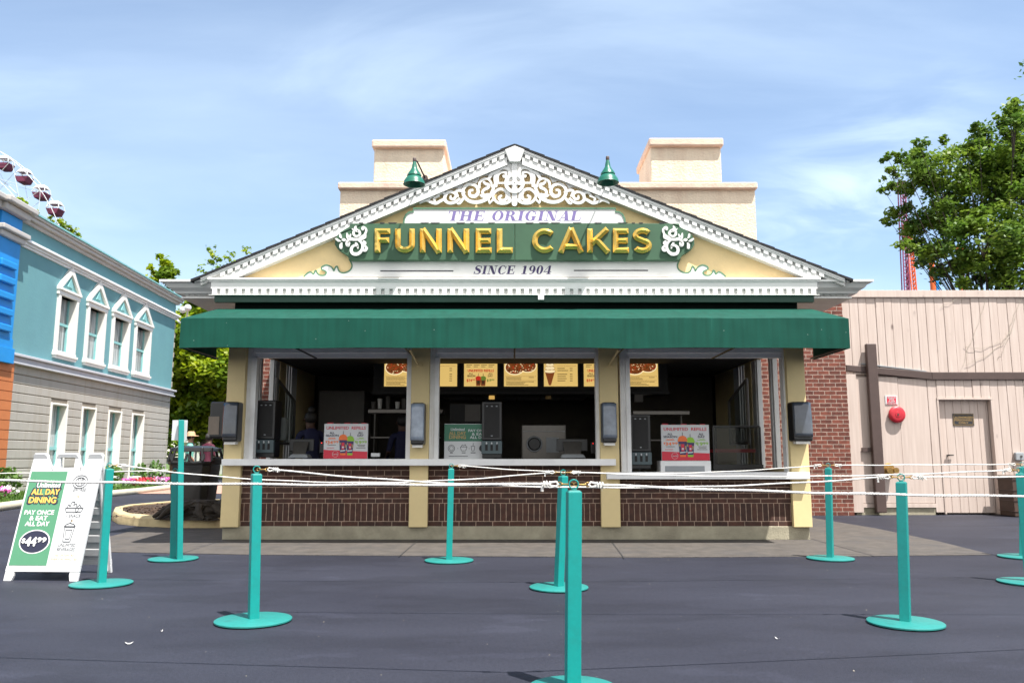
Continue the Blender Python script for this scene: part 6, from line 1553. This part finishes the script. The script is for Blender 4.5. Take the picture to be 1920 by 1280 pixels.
# menu boards
YM = 13.3
def menu(u0, kind, label):
    Y = YM; a, b = P(u0, 724, Y), P(u0+62.5, 652, Y); t = thing('menu_board', label, 'menu board', (a.x, Y, a.z), group='lit menu boards above the back counter')
    mb = MB(); mb.box(a.x-.055, b.x+.055, Y+.01, Y+.07, a.z-.05, b.z+.02); put('frame', mb, M['blackmat'], t)
    mb = MB(); mb.box(a.x, b.x, Y-.002, Y+.02, a.z, b.z); put('panel', mb, M['menu'], t)
    # px-like frame: a in 0..62, b in 0..72 downward from 652
    W_, H_ = b.x-a.x, b.z-a.z; f = lambda p, q, l=0: Vector((a.x+W_*p/62.5, Y-.002-l, b.z-H_*q/72)); mb = MB(); rn = random.Random(u0)
    L = [M['menu'], M['menudk'], M['menured'], M['menugr'], M['menubr'], M['menuwh']]
    if kind == 'cake':
        for cx_, cy_, r_ in ((44, 34, 17), (20, 37, 19)):
            disc(mb, f, cx_, cy_, r_, r_*.75, .002, 5); disc(mb, f, cx_, cy_, r_*.9, r_*.64, .003, 4)
            for _ in range(90):
                an, rr = rn.uniform(0, 6.28), r_*.85*rn.random()**.5; disc(mb, f, cx_+rr*cos(an), cy_+rr*.7*sin(an), rn.uniform(.5, 1.6), rn.uniform(.4, 1.1), .0035+.0000*_, rn.choice((1, 1, 5, 4, 2)), 6)
        for y in range(55, 70, 2):
            if y == 61: continue
            rect(mb, f, 4, y, 4+rn.uniform(24, 44), y+.8, .003, 1); 
        for y in (55, 63): rect(mb, f, 46, y, 56, y+1, .0035, 1)
        for y in (53, 61): rect(mb, f, 2, y, 60, y+.4, .003, 4)
    elif kind == 'list' or kind == 'cone':
        x0 = 4 if kind == 'list' else 25
        for y in (20, 24, 28, 38, 42, 49, 53, 57, 61):
            w = rn.uniform(12, 22); rect(mb, f, x0, y, x0+w, y+1.2, .003, 1); rect(mb, f, 48, y, 53, y+1.2, .003, 1)
        rect(mb, f, x0, 34, 60, 34.4, .003, 4)
        if kind == 'cone':
            mb.mi = 4; mb.poly([f(2, 45, .0025), f(20, 45, .0025), f(13, 70, .0025), f(9, 70, .0025)]); mb.mi = 0
            for k, (y, r_) in enumerate(((44, 10.5), (38, 9.5), (32, 8), (27, 6), (23, 3.5))): disc(mb, f, 11, y, r_, 3.6, .003+.0002*k, 5, 18); ringf(mb, f, 11, y, r_, 3.6, .6, .0045, 4, 18)
    else:
        for k in range(6): disc(mb, f, 6+k*10, 26, 3.4, 3.2, .003, (2, 2, 2, 3, 4, 4)[k], 12)
        for x in (4, 18, 32, 46): rect(mb, f, x, 32, x+11, 33, .003, 1); rect(mb, f, x, 35, x+8, 36, .003, 1)
        letter(mb, 'UNLIMITED REFILLS', (7, 45, 56, 40.5), f, 2, .05, 0, .003)
        for t_, x0, y0, x1, y1, m_ in (('ALL', 9, 50, 17, 47), ('SEASON', 6, 54.5, 21, 51), ('ALL', 46, 50, 54, 47), ('DAY', 45, 54.5, 54, 51)) and [('ALL', 9, 50, 17, 47, 1), ('SEASON', 6, 54.5, 21, 51, 1), ('ALL', 46, 50, 54, 47, 1), ('DAY', 45, 54.5, 54, 51, 1), ('$34', 5, 64, 15, 58.5, 2), ('99', 15.5, 61.5, 21, 58.5, 2), ('$19', 43, 64, 51, 58.5, 3), ('99', 51.5, 61.5, 57, 58.5, 3)]: letter(mb, t_, (x0, y0, x1, y1), f, m_, .04, 0, .003)
        for cx_, m_ in ((27, 2), (36, 3)):
            mb.mi = 4; mb.poly([f(cx_-5, 58, .003), f(cx_+5, 58, .003), f(cx_+4, 71.5, .003), f(cx_-4, 71.5, .003)]); mb.mi = 0; disc(mb, f, cx_, 57, 5.6, 4.2, .004, m_, 16); rect(mb, f, cx_-.4, 48, cx_+.4, 54, .0035, 1); rect(mb, f, cx_-2.5, 61, cx_+2.5, 68, .0045, 1)
    put('print', mb, L, t, recalc=False)
menu(720, 'cake', 'lit menu board with funnel cake photo seen in the left window'); menu(795, 'list', 'lit price list board at the left end of the middle window')
menu(870, 'refill', 'lit refills menu board with red and green cups, left in the middle window'); menu(945, 'cake', 'lit funnel cake menu board in the centre of the middle window')
menu(1020, 'cone', 'lit menu board with an ice cream cone'); menu(1095, 'refill', 'lit refills menu board cut off by the right jamb of the middle window'); menu(1170, 'cake', 'lit funnel cake menu board in the right window')
mb = MB(); a, b = P(700, 730, YM+.1), P(1250, 650, YM+.1); mb.box(a.x, b.x, YM+.08, YM+.2, a.z-.05, b.z+.1); mb.box(a.x, b.x, YM-.1, YM+.6, a.z-.09, a.z-.055); o = thing('menu_soffit', 'dark bulkhead carrying the row of lit menu boards', 'bulkhead', (0, YM, a.z)); put('panel', mb, M['blackmat'], o)
# heat lamps
for u, lb, m_ in ((922, 'glowing yellow heat lamp under the menu boards, left one', 'lampglow'), (1028, 'dim copper heat lamp under the menu boards, right one', 'ochre')):
    Y = 13.6; c = P(u, 748, Y); t = thing('heat_lamp', lb, 'lamp', c, group='heat lamps'); mb = MB(); mb.cyl(c, c+Vector((0, 0, .10)), .05, .045); put('shade', mb, M[m_], t, smooth=True); mb = MB(); mb.cyl(c+Vector((0, 0, .1)), c+Vector((0, 0, .2)), .01); put('stem', mb, M['black'], t)
# shelves
for u0, u1, v, Y, lb in ((690, 830, 770, 13.6, 'steel shelf with cups at the back of the left window'), (1187, 1293, 773, 13.0, 'steel pass shelf at the back of the right window')):
    a, b = P(u0, v+4, Y), P(u1, v-3, Y); t = thing('shelf', lb, 'shelf', (a.x, Y, a.z), group='back shelves'); mb = MB(); mb.box(a.x, b.x, Y, Y+.35, a.z, b.z); put('board', mb, M['steel'], t, bevel=.004)
    mb = MB(); [mb.cyl((x, Y+.1, .05), (x, Y+.1, a.z), .014, n=8) for x in (a.x+.1, b.x-.12)]; mb.box(a.x+.05, b.x-.05, Y+.02, Y+.3, a.z-.42, a.z-.40); put('leg', mb, M['steel'], t)
rn = random.Random(1)
for k, u in enumerate((700, 712, 727, 745, 757)):
    Y = 13.7; c = P(u, 766, Y); mb = MB(); h = .12+.05*(k % 3); mb.lathe([(.03, 0), (.04, h), (.042, h), (.03, .002)], c, 14); tag(put('cup_stack', mb, M['paper'] if k % 2 else M['grille'], smooth=True), ['dull cup at the left end', 'white cup stack second along', 'tall dull cup in the middle', 'white cup stack fourth along', 'dull cup at the right end'][k]+' of the back shelf', 'cup', 'cups on the back shelf')
# stainless ice cream machine, monitor, frying hood
t = thing('ice_cream_machine', 'stainless soft-serve machine with round gauge in the middle window', 'ice cream machine', P(1018, 858, 13.0))
a, b = P(978, 862, 13.0), P(1061, 795, 13.0); mb = MB(); mb.box(a.x, b.x, 13.0, 13.6, a.z, b.z); put('body', mb, M['steel'], t, bevel=.02)
mb = MB(); c = P(1002, 832, 12.99); mb.lathe([(.001, -.03), (.085, -.03), (.10, 0), (.001, 0)], c, 24, 'y'); put('drum_door', mb, M['black'], t, smooth=True)
mb = MB(); mb.tube([c+Vector((.115*cos(x), -.012, .115*sin(x))) for x in [2*pi*i/24 for i in range(24)]], .014, 6, closed=True); mb.box(b.x-.32, b.x-.12, 12.985, 13.0, a.z+.12, a.z+.36); mb.box(a.x+.02, b.x-.02, 12.99, 13.0, b.z-.12, b.z-.11); put('trim', mb, M['greypanel'], t)
t = thing('kitchen_monitor', 'old grey monitor behind the dining poster in the middle window', 'monitor', P(872, 790, 12.6))
a, b = P(843, 792, 12.6), P(903, 756, 12.6); mb = MB(); mb.box(a.x, b.x, 12.6, 12.9, a.z, b.z); put('case', mb, M['blackmat'], t, bevel=.01)
mb = MB(); mb.box(a.x+.24, b.x-.02, 12.59, 12.6, a.z+.02, b.z-.02); put('screen', mb, M['grille'], t); mb = MB(); mb.box(a.x+.1, b.x-.1, 12.7, 12.8, 1.2, a.z); put('stand', mb, M['blackmat'], t)
t = thing('fridge', 'dull tall fridge in the gloom behind the worker', 'fridge', P(640, 850, 14.2)); mb = MB(); a, b = P(592, 900, 14.2), P(684, 732, 14.2); mb.box(a.x, b.x, 14.2, 14.9, .06, b.z); put('body', mb, M['grille'], t, bevel=.02)
mb = MB(); mb.box(a.x+.1, a.x+.13, 14.15, 14.18, 1.1, 1.5); mb.box(a.x, b.x, 14.19, 14.2, 1.55, 1.56); put('handle', mb, M['steel'], t)
t = thing('extractor_hood', 'long grey extractor hood behind the menu boards in the middle window', 'hood', P(950, 740, 14.0)); mb = MB(); a, b = P(826, 741, 14.0), P(1100, 731, 14.0); mb.box(a.x, b.x, 14.0, 15.0, a.z, b.z); put('canopy', mb, M['steel'], t, bevel=.01)
mb = MB(); [mb.box(a.x+.1+k*.42, a.x+.48+k*.42, 14.05, 14.9, a.z-.02, a.z-.003) for k in range(6)]; put('filter', mb, M['greypanel'], t)
# glass display case and things at the right window
t = thing('display_case', 'glass food display case at the right end of the right window', 'display case', P(1385, 880, 12.2))
a, b = P(1340, 886, 12.0), P(1425, 800, 12.0); mb = MB()
for x in (a.x, b.x): mb.box(x-.01, x+.01, 12.0, 12.02, a.z, b.z); mb.box(x-.01, x+.01, 12.5, 12.52, a.z, b.z)
mb.box(a.x, b.x, 12.0, 12.52, b.z, b.z+.02); mb.box(a.x-.02, b.x+.02, 11.98, 12.54, a.z-.3, a.z+.12); put('frame', mb, M['black'], t)
mb = MB(); mb.box(a.x+.012, b.x-.012, 12.001, 12.006, a.z+.122, b.z-.002); put('pane', mb, M['glassdark'], t)
mb = MB(); mb.box(a.x+.05, b.x-.05, 12.1, 12.45, a.z+.3, a.z+.35); put('tray', mb, M['red'], t)
# glass leaf hung inside each side window, and a soap dispenser
for sgn, lb in ((-1, 'tilted grey glass leaf in the left side window'), (1, 'tilted grey glass leaf in the right side window')):
    X = sgn*(3.62); mb = MB(); pts = [(12.3, 1.3), (13.35, 1.3), (13.35, 2.0), (12.3, 2.28)]
    t = thing('hinged_window', lb, 'window', (X, 12.8, 1.3), group='hinged side windows'); mb.prism_yz(pts, X-.006, X+.006); put('pane', mb, M['glassdark'], t)
    mb = MB()
    for a, b in zip(pts, pts[1:]+pts[:1]): mb.cyl((X, *a), (X, *b), .022, n=6)
    put('frame', mb, M['grille'], t)
t = thing('soap_dispenser', 'grey soap dispenser on the yellow post in the left window', 'dispenser', (-3.75, 12.95, 1.45)); mb = MB(); mb.box(-3.74, -3.62, 12.9, 13.02, 1.35, 1.72); put('body', mb, M['offwhite'], t, bevel=.03); mb = MB(); mb.cyl((-3.65, 12.96, 1.3), (-3.65, 12.96, 1.35), .02); put('nozzle', mb, M['greypanel'], t)
t = thing('wall_camera', 'small grey fitting below the menu board in the right window', 'wall fitting', P(1200, 740, 13.3)); mb = MB(); a, b = P(1189, 754, 13.3), P(1205, 738, 13.3); mb.box(a.x, b.x, 13.25, 13.33, a.z, b.z); put('box', mb, M['grille'], t, bevel=.01); mb = MB(); mb.cyl((b.x, 13.28, b.z-.02), (b.x+.14, 13.24, b.z), .02); put('arm', mb, M['steel'], t)
for u, v, lb in ((603, 830, 'black card reader with a tiny red light in the left window'), (1112, 831, 'black card reader with a tiny red light in the middle window')):
    c = P(u, v, YC+.3); t = thing('card_reader', lb, 'card reader', c, group='card readers with red lights'); mb = MB(); mb.ball(c, .007, 5); put('indicator', mb, M['redled'], t); mb = MB(); mb.box(c.x-.03, c.x+.03, c.y+.006, c.y+.06, c.z-.14, c.z+.02); put('body', mb, M['black'], t, bevel=.005)
    o = t
# paper towel dispensers on the pillars
def towel(u0, u1, v0, v1, label, m_, side=0):
    Y = YP-.24; a, b = P(u0, v1, Y), P(u1, v0, Y); t = thing('towel_dispenser', label, 'dispenser', ((a.x+b.x)/2, YP, a.z), group='black towel dispensers on the pillars')
    mb = MB(); mb.hexa([(a.x+.015, Y+.02, a.z+.03), (b.x-.015, Y+.02, a.z+.03), (b.x-.005, YP-.002, a.z+.03), (a.x+.005, YP-.002, a.z+.03)], [(a.x+.015, Y+.05, b.z), (b.x-.015, Y+.05, b.z), (b.x-.005, YP-.002, b.z), (a.x+.005, YP-.002, b.z)]); put('case', mb, M['black'], t, bevel=.03, seg=4)
    mb = MB(); n = 10; k0 = len(mb.v); zc0, zc1 = a.z+.09, b.z-.018; w = (b.x-a.x)*.40; c = (a.x+b.x)/2
    for i in range(n+1):
        z = zc0+(zc1-zc0)*i/n
        for j in range(9):
            x = -1+2*j/8; mb.v.append(Vector((c+w*x, Y+.01+.03*i/n+.03*x*x-.012*sin(pi*i/n)-.004, z)))
    for i in range(n):
        for j in range(8): mb.face((k0+i*9+j, k0+i*9+j+1, k0+(i+1)*9+j+1, k0+(i+1)*9+j))
    put('smoked_cover', mb, m_, t, smooth=True).modifiers.new('Solid', 'SOLIDIFY').thickness = -.02
    mb = MB(); mb.hexa([(c-w*.85, Y+.05, a.z-.005), (c+w*.85, Y+.05, a.z-.005), (c+w*.8, YP-.06, a.z), (c-w*.8, YP-.06, a.z)], [(c-w*.8, Y+.06, a.z+.05), (c+w*.8, Y+.06, a.z+.05), (c+w*.8, YP-.06, a.z+.05), (c-w*.8, YP-.06, a.z+.05)]); put('paper', mb, M['paper'], t)
    return t
towel(412, 447, 752, 832, 'towel dispenser on the front of the leftmost pillar', M['smoke'])
towel(767, 797, 754, 838, 'towel dispenser on the pillar between left and middle windows', mat('pale_smoked_plastic', (.25, .30, .38), .12, .35, 4, spec=.8))
towel(1129, 1158, 753, 834, 'towel dispenser on the pillar between middle and right windows', mat('mid_smoked_plastic', (.14, .17, .22), .12, .35, 4, spec=.8))
towel(1489, 1525, 752, 831, 'towel dispenser on the rightmost pillar by the brick', M['smoke'])
t = thing('towel_dispenser', 'second black dispenser on the outer side of the leftmost pillar', 'dispenser', (XL-.15, YP+.12, 1.4), group='black towel dispensers on the pillars')
a, b = P(398, 822, YP+.15), P(414, 754, YP+.15); mb = MB(); mb.box(a.x, XL, YP+.0, YP+.24, a.z, b.z); put('case', mb, M['black'], t, bevel=.03); mb = MB(); mb.box(a.x-.004, a.x+.14, YP-.008, YP+.1, a.z+.05, b.z-.2); put('side_window', mb, mat('brown_smoke', (.16, .12, .09), .2, .2), t)

# ================================================================== PEOPLE
def person(label, x, y, z0, H, face_dir, shirt, trousers, skin, hair, hat=None, lean=0.0, arms=((.12, .05), (-.12, .05)), sit=False, hairstyle='short', legs=((.0), (.0))):
    """one skinned body; H = height; face_dir in radians about Z (0 = looking to -Y)"""
    t = thing('person', label, 'person', (x, y, z0), face_dir); k = H/1.72
    V, E, Rr = [], [], []
    def v(p, r, par=None):
        V.append(tuple(c*k for c in p)); Rr.append(r*k)
        if par is not None: E.append((par, len(V)-1))
        return len(V)-1
    pel = v((0, 0, .93), .135); wa = v((0, -.01-lean*.1, 1.08), .125, pel); ch = v((0, -.02-lean*.3, 1.28), .15, wa); sh = v((0, -.01-lean*.4, 1.42), .09, ch)
    nk = v((0, -.02-lean*.45, 1.50), .055, sh); hd0 = v((0, -.035-lean*.5, 1.575), .075, nk); hd1 = v((0, -.03-lean*.5, 1.64), .088, hd0); v((0, -.02-lean*.5, 1.70), .06, hd1)
    for s in (-1, 1):
        hp = v((s*.09, 0, .88), .10, pel); kn = v((s*.10, -.02, .50), .062, hp); an = v((s*.10, .01, .09), .042, kn); v((s*.11, -.12, .035), .035, an)
        ac = v((s*.17, -.01-lean*.4, 1.41), .06, sh); ax, ay = arms[0 if s < 0 else 1]
        el = v((s*(.22+abs(ax)*.3), .02-lean*.4, 1.15), .043, ac); wr = v((s*.22+ax*.5, -.08-ay-lean*.4, .95+ay*.8), .027, el)
        pm = v((s*.22+ax*.6, -.12-ay*1.2-lean*.4, .89+ay*.9), .030, wr)
        for j in range(4): f1 = v((s*.22+ax*.6+(j-1.5)*.018, -.14-ay*1.3-lean*.4, .845+ay*.9), .0095, pm); v((s*.22+ax*.6+(j-1.5)*.019, -.155-ay*1.3-lean*.4, .80+ay*.9+.006*abs(j-1.5)), .008, f1)
        v((s*.22+ax*.6-s*.045, -.15-ay*1.2-lean*.4, .87+ay*.9), .0105, pm)
    me = bpy.data.meshes.new('body'); me.from_pydata(V, E, []); o = bpy.data.objects.new('body', me); COL.objects.link(o)
    sk = o.modifiers.new('Skin', 'SKIN'); sk.use_smooth_shade = True
    if not me.skin_vertices: me.skin_vertices.new()
    for i, r in enumerate(Rr): me.skin_vertices[0].data[i].radius = (r, r*.8 if i < 4 else r)
    me.skin_vertices[0].data[0].use_root = True
    ss = o.modifiers.new('Sub', 'SUBSURF'); ss.levels = 2; ss.render_levels = 2
    dg = bpy.context.evaluated_depsgraph_get(); nm = bpy.data.meshes.new_from_object(o.evaluated_get(dg)); bpy.data.objects.remove(o)
    for m_ in (skin, shirt, trousers, M['blackcloth']): nm.materials.append(m_)
    for p in nm.polygons:
        c = p.center/k
        mi = 0
        if c.z < .12: mi = 3
        elif c.z < .97 and abs(c.x) < .20 and c.y > -.14: mi = 2
        elif c.z < 1.49 and (abs(c.x) < .2 or c.z > 1.16): mi = 1
        p.material_index = mi; p.use_smooth = True
    b = bpy.data.objects.new('body', nm); COL.objects.link(b); b.parent = t; W['body'] = W[t.name]
    # hair, face
    hc = Vector((0, -.03-lean*.5, 1.64))*k
    mb = MB(); mb.ball(hc+Vector((0, .022, .025))*k, .098*k, 8, 1.05)
    if hairstyle == 'bun': mb.ball(hc+Vector((0, .05, .14))*k, .06*k, 6)
    mb.v = [Vector((q.x, q.y if q.y > hc.y-.045*k or q.z > hc.z+.06*k else hc.y-.045*k, q.z)) for q in mb.v]
    put('hair', mb, hair, t, world=False, smooth=True)
    mb = MB()
    for s in (-1, 1): mb.ball(hc+Vector((s*.033, -.083, .005))*k, .010*k, 4)
    mb.box(-.025*k, .025*k, hc.y-.092*k, hc.y-.08*k, hc.z-.05*k, hc.z-.042*k); put('eyes_and_mouth', mb, M['hair'], t, world=False)
    mb = MB(); mb.hexa([(-.014*k, hc.y-.08*k, hc.z-.025*k), (.014*k, hc.y-.08*k, hc.z-.025*k), (0, hc.y-.112*k, hc.z-.02*k)], [(-.006*k, hc.y-.08*k, hc.z+.01*k), (.006*k, hc.y-.08*k, hc.z+.01*k), (0, hc.y-.09*k, hc.z+.012*k)])
    for s in (-1, 1): mb.ball(hc+Vector((s*.09, 0, -.005))*k, .022*k, 4)
    put('nose_and_ears', mb, skin, t, world=False)
    if hat: mb = MB(); mb.lathe([(r*k, h*k) for r, h in ((.001, .20), (.07, .20), (.10, .16), (.108, .10), (.19, .085), (.195, .078), (.10, .09), (.001, .09))], hc-Vector((0, 0, .05*k)), 24); put('hat', mb, hat, t, world=False, smooth=True)
    return t
person('person in mint shirt and straw hat standing behind the litter bin', (360-960)/F*20.5, 20.5, 0, 1.66, radians(120), M['tealcloth'], M['blackcloth'], M['skin'], M['hair'], M['straw'])
person('person in wine red shirt and grey cap seen between bin and pillar', (392-960)/F*21.0, 21.0, 0, 1.66, radians(160), M['winecloth'], M['blackcloth'], M['skin2'], M['hairgrey'], None, .15, ((.0, .2), (-.0, .2)))
person('worker in dark blue shirt with hair in a bun inside the left window', -3.05, 12.35, .05, 1.70, radians(-150), M['bluecloth'], M['blackcloth'], M['skin2'], M['hair'], None, .3, ((.1, .2), (-.1, .2)), hairstyle='bun')

person('second worker in blue mostly hidden behind the pillar left of the middle window', (757-960)/F*13.2, 13.2, .05, 1.68, radians(200), M['bluecloth'], M['blackcloth'], M['skin2'], M['hair'], None, .1, ((.05, .2), (-.05, .2)))
# grit, seed husks and scraps on the asphalt
mb = MB(); rn = random.Random(77)
for k in range(70):
    u, v = rn.uniform(-100, 2020), 1046+234*rn.random()**1.3; p = G(u, v, .003); s1 = rn.choice((.003, .003, .004, .005)); a = rn.uniform(0, 6.28)
    d = Vector((cos(a), sin(a), rn.uniform(0, .3)))*s1; w = Vector((-sin(a), cos(a), rn.uniform(0, .4)))*s1*rn.uniform(.3, .8); mb.poly([p-d, p-w, p+d+Vector((0, 0, s1*.4)), p+w])
tag(put('grit', mb, M['tan']), kind='stuff')
for (u, v, L_, a, lb) in ((242, 1206, .05, .4, 'pale curled scrap on the asphalt at the lower left'), (1458, 1197, .035, 2.4, 'small curled pale scrap on the asphalt left of the right foreground stanchion'), (303, 1183, .02, 1.2, 'tiny pale scrap behind the curled one at the lower left')):
    p = G(u, v, .004); mb = MB(); n = 8; k0 = 0
    for i in range(n+1):
        t_ = i/n-.5; c = p+Vector((cos(a), sin(a), 0))*L_*t_+Vector((0, 0, .012*(2*t_)**2+.001)); w = Vector((-sin(a), cos(a), .1))*L_*.16*(1-abs(2*t_)**3); mb.v += [c-w, c+w]
    for i in range(n): mb.face((2*i, 2*i+1, 2*i+3, 2*i+2))
    tag(put('paper_scrap', mb, M['paper']), lb, 'scrap', 'scraps on the asphalt')
# ================================================================== LIGHT, SKY, CAMERA
sun_dir = Vector((.31, -.335, .98)).normalized()
sl = bpy.data.lights.new('sun', 'SUN'); sl.energy = SUN_E; sl.angle = radians(.53); sl.color = (1, .965, .91)
so = bpy.data.objects.new('sun', sl); COL.objects.link(so); so.rotation_euler = sun_dir.to_track_quat('Z', 'Y').to_euler()
wd = bpy.data.worlds.new('World'); SC.world = wd; wd.use_nodes = True; nt = wd.node_tree
N, Lk = nt.nodes.new, nt.links.new
bg = nt.nodes['Background']; sky = N('ShaderNodeTexSky'); sky.sky_type = 'NISHITA'; sky.sun_disc = False
sky.sun_elevation = math.asin(sun_dir.z); sky.sun_rotation = atan2(sun_dir.x, sun_dir.y)
sky.air_density = 1.0; sky.dust_density = .15; sky.ozone_density = 2.0
tc = N('ShaderNodeTexCoord')
sx = N('ShaderNodeSeparateXYZ'); Lk(tc.outputs['Generated'], sx.inputs[0])
# project the view direction on a high flat layer so that the clouds lie in perspective
zz = N('ShaderNodeMath'); zz.operation = 'ADD'; zz.inputs[1].default_value = .12; Lk(sx.outputs['Z'], zz.inputs[0])
mz = N('ShaderNodeMath'); mz.operation = 'MAXIMUM'; mz.inputs[1].default_value = .05; Lk(zz.outputs[0], mz.inputs[0])
dx = N('ShaderNodeMath'); dx.operation = 'DIVIDE'; Lk(sx.outputs['X'], dx.inputs[0]); Lk(mz.outputs[0], dx.inputs[1])
dy = N('ShaderNodeMath'); dy.operation = 'DIVIDE'; Lk(sx.outputs['Y'], dy.inputs[0]); Lk(mz.outputs[0], dy.inputs[1])
cb = N('ShaderNodeCombineXYZ'); Lk(dx.outputs[0], cb.inputs[0]); Lk(dy.outputs[0], cb.inputs[1])
def cloud(loc, rot, scl, size, lo, hi, amt, dist=1.0):
    mp = N('ShaderNodeMapping'); mp.inputs['Location'].default_value = loc; mp.inputs['Rotation'].default_value = (0, 0, rot); mp.inputs['Scale'].default_value = scl
    Lk(cb.outputs[0], mp.inputs[0]); n = N('ShaderNodeTexNoise'); n.inputs['Scale'].default_value = size; n.inputs['Detail'].default_value = 9
    n.inputs['Roughness'].default_value = .55; n.inputs['Distortion'].default_value = dist; Lk(mp.outputs[0], n.inputs['Vector'])
    r = N('ShaderNodeMapRange'); r.interpolation_type = 'SMOOTHSTEP'; r.inputs['From Min'].default_value = lo; r.inputs['From Max'].default_value = hi; r.inputs['To Max'].default_value = amt
    Lk(n.outputs['Fac'], r.inputs['Value']); return r.outputs[0]
c1 = cloud((1.3, .4, 0), .35, (.5, 1.3, 1), .55, .36, .80, .36, .3)
c2 = cloud((6.2, 3.3, 0), .45, (.6, 1.3, 1), 1.3, .44, .84, .24, .7)
# a brighter wisp of cloud low in the right half of the sky
w0 = ray(1570, 372); wl = sqrt(sum(c*c for c in w0)); w0 = [c/wl for c in w0]; wc = (w0[0]/(w0[2]+.12), w0[1]/(w0[2]+.12))
wm = N('ShaderNodeMapping'); wm.vector_type = 'POINT'; wm.inputs['Location'].default_value = (-wc[0]*2.6, -wc[1]*1.2, 0); wm.inputs['Scale'].default_value = (2.6, 1.2, 1); Lk(cb.outputs[0], wm.inputs[0])
wd_ = N('ShaderNodeVectorMath'); wd_.operation = 'LENGTH'; Lk(wm.outputs[0], wd_.inputs[0])
wr = N('ShaderNodeMapRange'); wr.interpolation_type = 'SMOOTHSTEP'; wr.inputs['From Min'].default_value = 1.0; wr.inputs['From Max'].default_value = .1; Lk(wd_.outputs['Value'], wr.inputs['Value'])
c3 = cloud((2.2, 7.3, 0), .5, (.9, 1.2, 1), 2.3, .40, .70, .48, .9)
wq = N('ShaderNodeMath'); wq.operation = 'MULTIPLY'; Lk(wr.outputs[0], wq.inputs[0]); Lk(c3, wq.inputs[1])
c2b = N('ShaderNodeMath'); c2b.operation = 'ADD'; Lk(c2, c2b.inputs[0]); Lk(wq.outputs[0], c2b.inputs[1]); c2 = c2b.outputs[0]
ad = N('ShaderNodeMath'); ad.operation = 'ADD'; ad.use_clamp = True; Lk(c1, ad.inputs[0]); Lk(c2, ad.inputs[1])
ad2 = N('ShaderNodeMath'); ad2.operation = 'ADD'; ad2.use_clamp = True; ad2.inputs[1].default_value = .10; Lk(ad.outputs[0], ad2.inputs[0])
mx = N('ShaderNodeMixRGB'); mx.inputs[2].default_value = CLOUD
Lk(ad2.outputs[0], mx.inputs[0]); Lk(sky.outputs[0], mx.inputs[1]); 
# unseen white haze behind the camera, added to the sky as neutral fill light
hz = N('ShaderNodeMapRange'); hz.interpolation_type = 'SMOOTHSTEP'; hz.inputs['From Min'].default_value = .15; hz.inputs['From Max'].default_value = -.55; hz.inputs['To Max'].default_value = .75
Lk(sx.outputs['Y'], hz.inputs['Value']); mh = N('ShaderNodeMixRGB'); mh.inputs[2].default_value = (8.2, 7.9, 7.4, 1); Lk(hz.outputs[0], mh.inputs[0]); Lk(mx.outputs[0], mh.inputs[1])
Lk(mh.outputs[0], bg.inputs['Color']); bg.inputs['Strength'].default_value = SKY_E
cd = bpy.data.cameras.new('camera'); co = bpy.data.objects.new('camera', cd); COL.objects.link(co)
co.location = (0, 0, CH); co.rotation_euler = (pi/2+PITCH, 0, 0)
cd.sensor_width = 36; cd.lens = F/1920*36; cd.clip_start = .05; cd.clip_end = 2000
cd.dof.use_dof = True; cd.dof.focus_distance = 8.0; cd.dof.aperture_fstop = 4.5
SC.camera = co
SC.view_settings.view_transform = 'Standard'; SC.view_settings.look = 'None'; SC.view_settings.exposure = EXPO; SC.view_settings.gamma = 1
SC.cycles.max_bounces = 6; SC.cycles.diffuse_bounces = 3; SC.cycles.glossy_bounces = 3; SC.cycles.transmission_bounces = 4; SC.cycles.transparent_max_bounces = 8
SC.cycles.use_denoising = True
SC.cycles.caustics_reflective = False; SC.cycles.caustics_refractive = False
